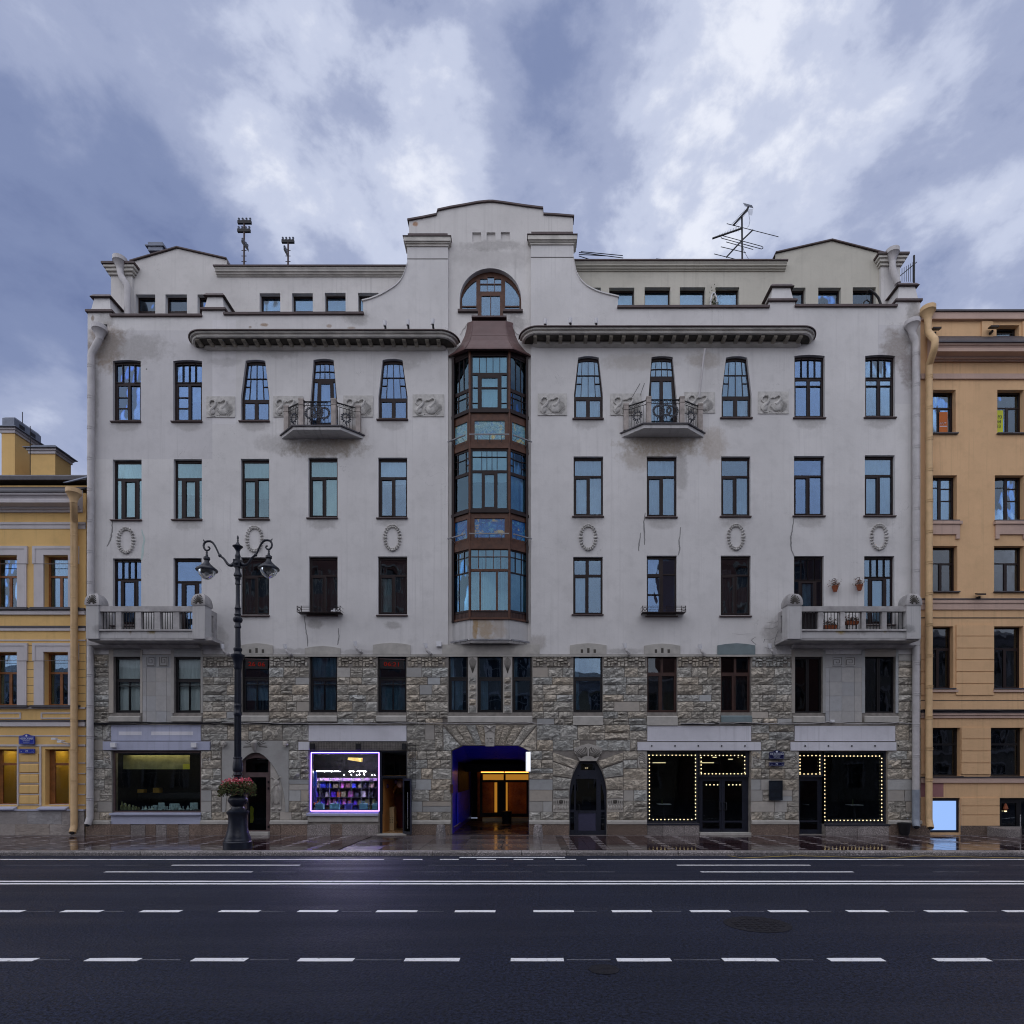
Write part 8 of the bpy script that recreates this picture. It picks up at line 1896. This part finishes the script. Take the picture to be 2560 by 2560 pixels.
# flags' pole and stays
tag(obj('flag_pole', MB().tube([(PX(1745), -.15, PZ(1000)), (PX(1755), -.35, PZ(895)), (PX(1756.5), -.36, PZ(887))], .045, 8), 'pipe_grey', None, True), 'pale leaning pole standing behind the right wreath balcony', 'pole')
tag(obj('stay_wire', MB().tube([(PX(1600), -.02, PZ(959)), (PX(1578), -.3, PZ(1003))], .010, 4).tube([(PX(1611), -.02, PZ(959)), (PX(1597), -.3, PZ(1000))], .010, 4), 'iron'), 'thin stay wires from the wall to the right wreath balcony', 'wire')
# terrace things behind the parapet
m = MB(); yy = .75; P = [(ATX(1776 + 14 * (1 - math.cos(a)) * .6, yy), yy, ATZ(768 - 36 * math.sin(a), yy)) for a in [i * math.pi / 10 for i in range(11)]]
t = obj('garden_hoop', MB().tube(P, .035, 7), 'white_plastic', None, True); tag(t, 'white arched hoop on the terrace before the attic windows', 'hoop')
m = MB(); scatter(m, 260, .05, lambda: (ATX(1786, .8) + rnd.gauss(0, .11), .8 + rnd.gauss(0, .08), ATZ(772, .8) + abs(rnd.gauss(0, .32)))); t = obj('terrace_shrub', m, 'leaf'); tag(t, 'thin dark green shrub beside the white hoop on the terrace', 'shrub')
tag(obj('terrace_chair', MB().tube([(ATX(a, .6), .6, ATZ(b, .6)) for a, b in ((2172, 725), (2178, 728), (2188, 735), (2196, 745), (2201, 758), (2203, 768))], .05, 7).tube([(ATX(2158, .6), .6, ATZ(768, .6)), (ATX(2160, .6), .6, ATZ(755, .6)), (ATX(2167, .6), .6, ATZ(750, .6)), (ATX(2174, .6), .6, ATZ(755, .6)), (ATX(2176, .6), .6, ATZ(768, .6))], .03, 6).tube([(ATX(2168, .6), .6, ATZ(727, .6)), (ATX(2167, .6), .6, ATZ(750, .6))], .01, 4), 'iron', None, True), 'black curved hanging seat on the terrace at the right corner', 'hanging seat')
# ------------------------------------------------------------------ aerials and insulator masts on the roof
ya = 3.2; K = lambda px, py: AT(px, py, ya)
def mast(cx, top, foot, bars, label):
    t = thing('insulator_mast', label, 'mast', tuple(K(cx, foot + 8)), 'insulator masts on the roof')
    obj('mast_pole', MB().tube([K(cx, foot + 8), K(cx + .5, top)], .045, 6), 'capmetal', t)
    for (bx_, by_, w, tilt) in bars:
        m = MB(); a, b = K(bx_ - w, by_ - tilt), K(bx_ + w, by_ + tilt); m.hexa([a + Vector((0, -.05, -.07)), b + Vector((0, -.05, -.07)), b + Vector((0, .05, -.07)), a + Vector((0, .05, -.07))], [a + Vector((0, -.05, .07)), b + Vector((0, -.05, .07)), b + Vector((0, .05, .07)), a + Vector((0, .05, .07))])
        cb_ = obj('cross_bar', m, 'iron', t)
        m = MB()
        for k in range(4):
            q = a + (b - a) * ((k + .5) / 4 if w < 14 else (k + .3) / 3.6); m.lathe([(.035, q.z + .07), (.05, q.z + .10), (.03, q.z + .14), (.055, q.z + .17), (.04, q.z + .21)], q.x, q.y, 7)
        obj('insulator', m, 'zinc', cb_)
    m = MB()
    for k in range(3): q = K(cx, foot - 10 - k * 14); m.tube([q - Vector((.12, 0, 0)), q + Vector((.12, 0, 0))], .02, 4)
    obj('mast_step', m, 'capmetal', t)
mast(610, 550, 664, [(611.5, 556, 17, 0), (610, 577, 16, 0), (612.5, 614, 8, 10)], 'taller rusty roof mast with three bars of insulators')
mast(720, 600, 664, [(720, 604, 15.5, 0), (715, 632, 5, 9)], 'shorter rusty roof mast with one top bar of insulators')
t = thing('roof_aerial', 'tall television aerial with long rods on the right roof', 'aerial', tuple(K(1855.5, 652)))
A_ = lambda u, v, dy=0: AT(1770 + u * .0984, 500 + v * .0984, ya + dy)
obj('aerial_mast', MB().tube([A_(870, 1560), A_(862, 400)], .045, 6), 'iron', t)
m = MB(); m.tube([A_(870, 720), A_(115, 980)], .045, 5); m.tube([A_(645, 640), A_(865, 395), A_(1000, 240), A_(1030, 175)], [.04, .05, .06, .05], 5); m.tube([A_(465, 1455), A_(870, 1020), A_(1140, 760)], .035, 5); obj('aerial_boom', m, 'iron', t)
m = MB()
for a, b in (((475, 600), (1790, 935)), ((460, 1065), (1150, 1258)), ((325, 1188), (960, 1338)), ((155, 1370), (740, 1515)), ((360, 905), (1360, 1175)), ((345, 970), (1360, 1245)), ((860, 1110), (1160, 1195))): m.tube([A_(*a), A_(*b)], .020, 4)
m.tube([A_(1360, 1175), A_(1395, 1200), A_(1395, 1230), A_(1360, 1245)], .02, 4); m.tube([A_(360, 905), A_(325, 930), A_(345, 970)], .02, 4); obj('aerial_rod', m, 'iron', t)
m = MB()
for k in range(14): u = 250 + k * 40; v = 905 - (u - 250) * .345; h = 30 + k * 8; m.tube([A_(u, v - h * .5), A_(u, v + h * .55)], .010, 3)
for k in range(13): u = 650 + k * 26; v = 620 - k * 29; m.tube([A_(u - 45, v - 25), A_(u + 55, v + 30)], .009, 3)
for k in range(8): m.tube([A_(895 + k * 8, 75 + k * 12), A_(1120 + k * 5, 135 + k * 10)], .006, 3); m.tube([A_(1000 + k * 6, 250 + k * 18), A_(1150 - k * 4, 230 + k * 22)], .006, 3)
for k in range(5): m.tube([A_(895 + k * 55, 75 + k * 15), A_(945 + k * 50, 165 + k * 12)], .006, 3)
m.tube([A_(1040, 280), A_(1040, 390), A_(1065, 520), A_(1040, 650), A_(1000, 695)], .010, 4); m.tube([A_(880, 1180), A_(930, 1340), A_(965, 1390), A_(1030, 1500)], .012, 4); obj('aerial_director', m, 'zinc', t)
t = thing('roof_aerial', 'fallen rod aerial lying beside the right pylon on the roof', 'aerial', tuple(K(1460, 650)))
m = MB()
for a, b in (((1447, 631), (1558, 645)), ((1452, 629), (1557, 639)), ((1447, 640), (1492, 654)), ((1601, 650), (1640, 652)), ((1640, 647), (1690, 651)), ((1447, 636), (1520, 640))): m.tube([K(*a), K(*b)], .022, 4)
obj('aerial_rod', m, 'iron', t)
t = thing('roof_aerial', 'comb-like aerial behind the right corner pier', 'aerial', tuple(K(2285, 720)))
m = MB(); m.tube([K(2285, 730), K(2285, 639)], .05, 6); m.tube([K(2250, 690), K(2292, 655)], .02, 4)
for k in range(6): m.tube([K(2255 + k * 5.4, 704), K(2255 + k * 5.4, 671 - k * 3)], .014, 4)
obj('aerial_rod', m, 'iron', t)

# ================================================================== THE OTHER SIDE OF THE STREET (what the windows mirror)
def opposite(x0, x1, h, wall, label, rows, storey, pitch, trim):
    y = -36.0; b = thing('terrace_house', label, 'building', ((x0 + x1) / 2, y, 0), 'houses across the street')
    hs = []; z = 1.2
    for r in range(rows):
        n = int((x1 - x0 - 1.4) / pitch); mg = (x1 - x0 - n * pitch) / 2
        for i in range(n): c = x0 + mg + pitch * (i + .5); hs.append(rect(c - .62, c + .62, z, z + storey * .56))
        z += storey
    def flip(x, yy, zz): return (x, 2 * y - yy, zz)
    obj('wall', MB().slab(rect(x0, x1, 0, h), hs, y, y + .3).xform(flip), wall, b)
    m = MB()
    for q in hs: m.box(q[0][0], q[1][0], y + .2, y + .24, q[0][1], q[2][1])
    obj('window_panes', m.xform(flip), 'glass_opp', b, kind='stuff')
    m = MB()
    for q in hs:
        cx_ = (q[0][0] + q[1][0]) / 2; m.box(cx_ - .03, cx_ + .03, y + .17, y + .2, q[0][1], q[2][1]); m.box(q[0][0], q[1][0], y + .165, y + .2, q[2][1] - .75, q[2][1] - .68)
        m.box(q[0][0] - .2, q[0][0], y - .06, y + .02, q[0][1] - .1, q[2][1] + .2); m.box(q[1][0], q[1][0] + .2, y - .06, y + .02, q[0][1] - .1, q[2][1] + .2); m.box(q[0][0] - .3, q[1][0] + .3, y - .14, y + .02, q[2][1] + .2, q[2][1] + .42)
    obj('window_trim', m.xform(flip), trim, b, kind='stuff')
    m = MB().extr([(y, h), (y - .5, h - .05), (y - .6, h - .3), (y - .3, h - .6), (y - .1, h - 1.1), (y, h - 1.2)], x0, x1); m.box(x0, x1, y - .12, y, 4.6, 4.9); obj('cornice', m.xform(flip), trim, b)
    obj('roof', MB().hexa([(x0, y + .05, h), (x1, y + .05, h), (x1, y - 10, h), (x0, y - 10, h)], [(x0, y - 1.0, h + .3), (x1, y - 1.0, h + .3), (x1, y - 6, h + 1.6), (x0, y - 6, h + 1.6)]), 'roofdark', b); obj('rear_wall', MB().box(x0, x1, y - 10.2, y - .31, 0, h - .01), wall, b)
MT['glass_opp'] = M('opposite_glass', (.02, .025, .035), .08, .2, 1, spec=.6)
MT['opp_red'] = stucco('opposite_red', (.20, .10, .085)); MT['opp_grey'] = stucco('opposite_grey', (.30, .28, .25)); MT['opp_cream'] = stucco('opposite_cream', (.36, .30, .20))
opposite(-75, -33, 13.0, 'opp_cream', 'low cream house across the street, facing the yellow building', 3, 3.9, 3.0, 'pale_trim')
opposite(-32.7, -11.5, 27.0, 'opp_red', 'tall dark red house across the street from the lamp post', 6, 4.0, 2.7, 'opp_grey')
opposite(-11.2, 1.5, 16.0, 'opp_grey', 'grey house across the street from the carriage passage', 4, 3.7, 2.6, 'pale_trim')
opposite(1.8, 15.4, 12.5, 'opp_cream', 'low cream house across the street from the arched door', 3, 3.8, 2.8, 'pale_trim')
opposite(15.7, 31.0, 27.5, 'opp_red', 'tall dark red house across the street from the cafe', 6, 4.1, 2.8, 'opp_grey')
opposite(31.3, 75, 17.0, 'opp_grey', 'grey house across the street, facing the ochre building', 4, 3.9, 3.0, 'pale_trim')

# lettering as meshes
dg = bpy.context.evaluated_depsgraph_get()
for o in TEXTS:
    me = bpy.data.meshes.new_from_object(o.evaluated_get(dg)); n = bpy.data.objects.new(o.name + '_', me); nm = o.name
    n.parent = o.parent; n.location = o.location; n.rotation_euler = o.rotation_euler; n.scale = o.scale; COL.objects.link(n)
    for k in o.keys(): n[k] = o[k]
    bpy.data.objects.remove(o); n.name = nm
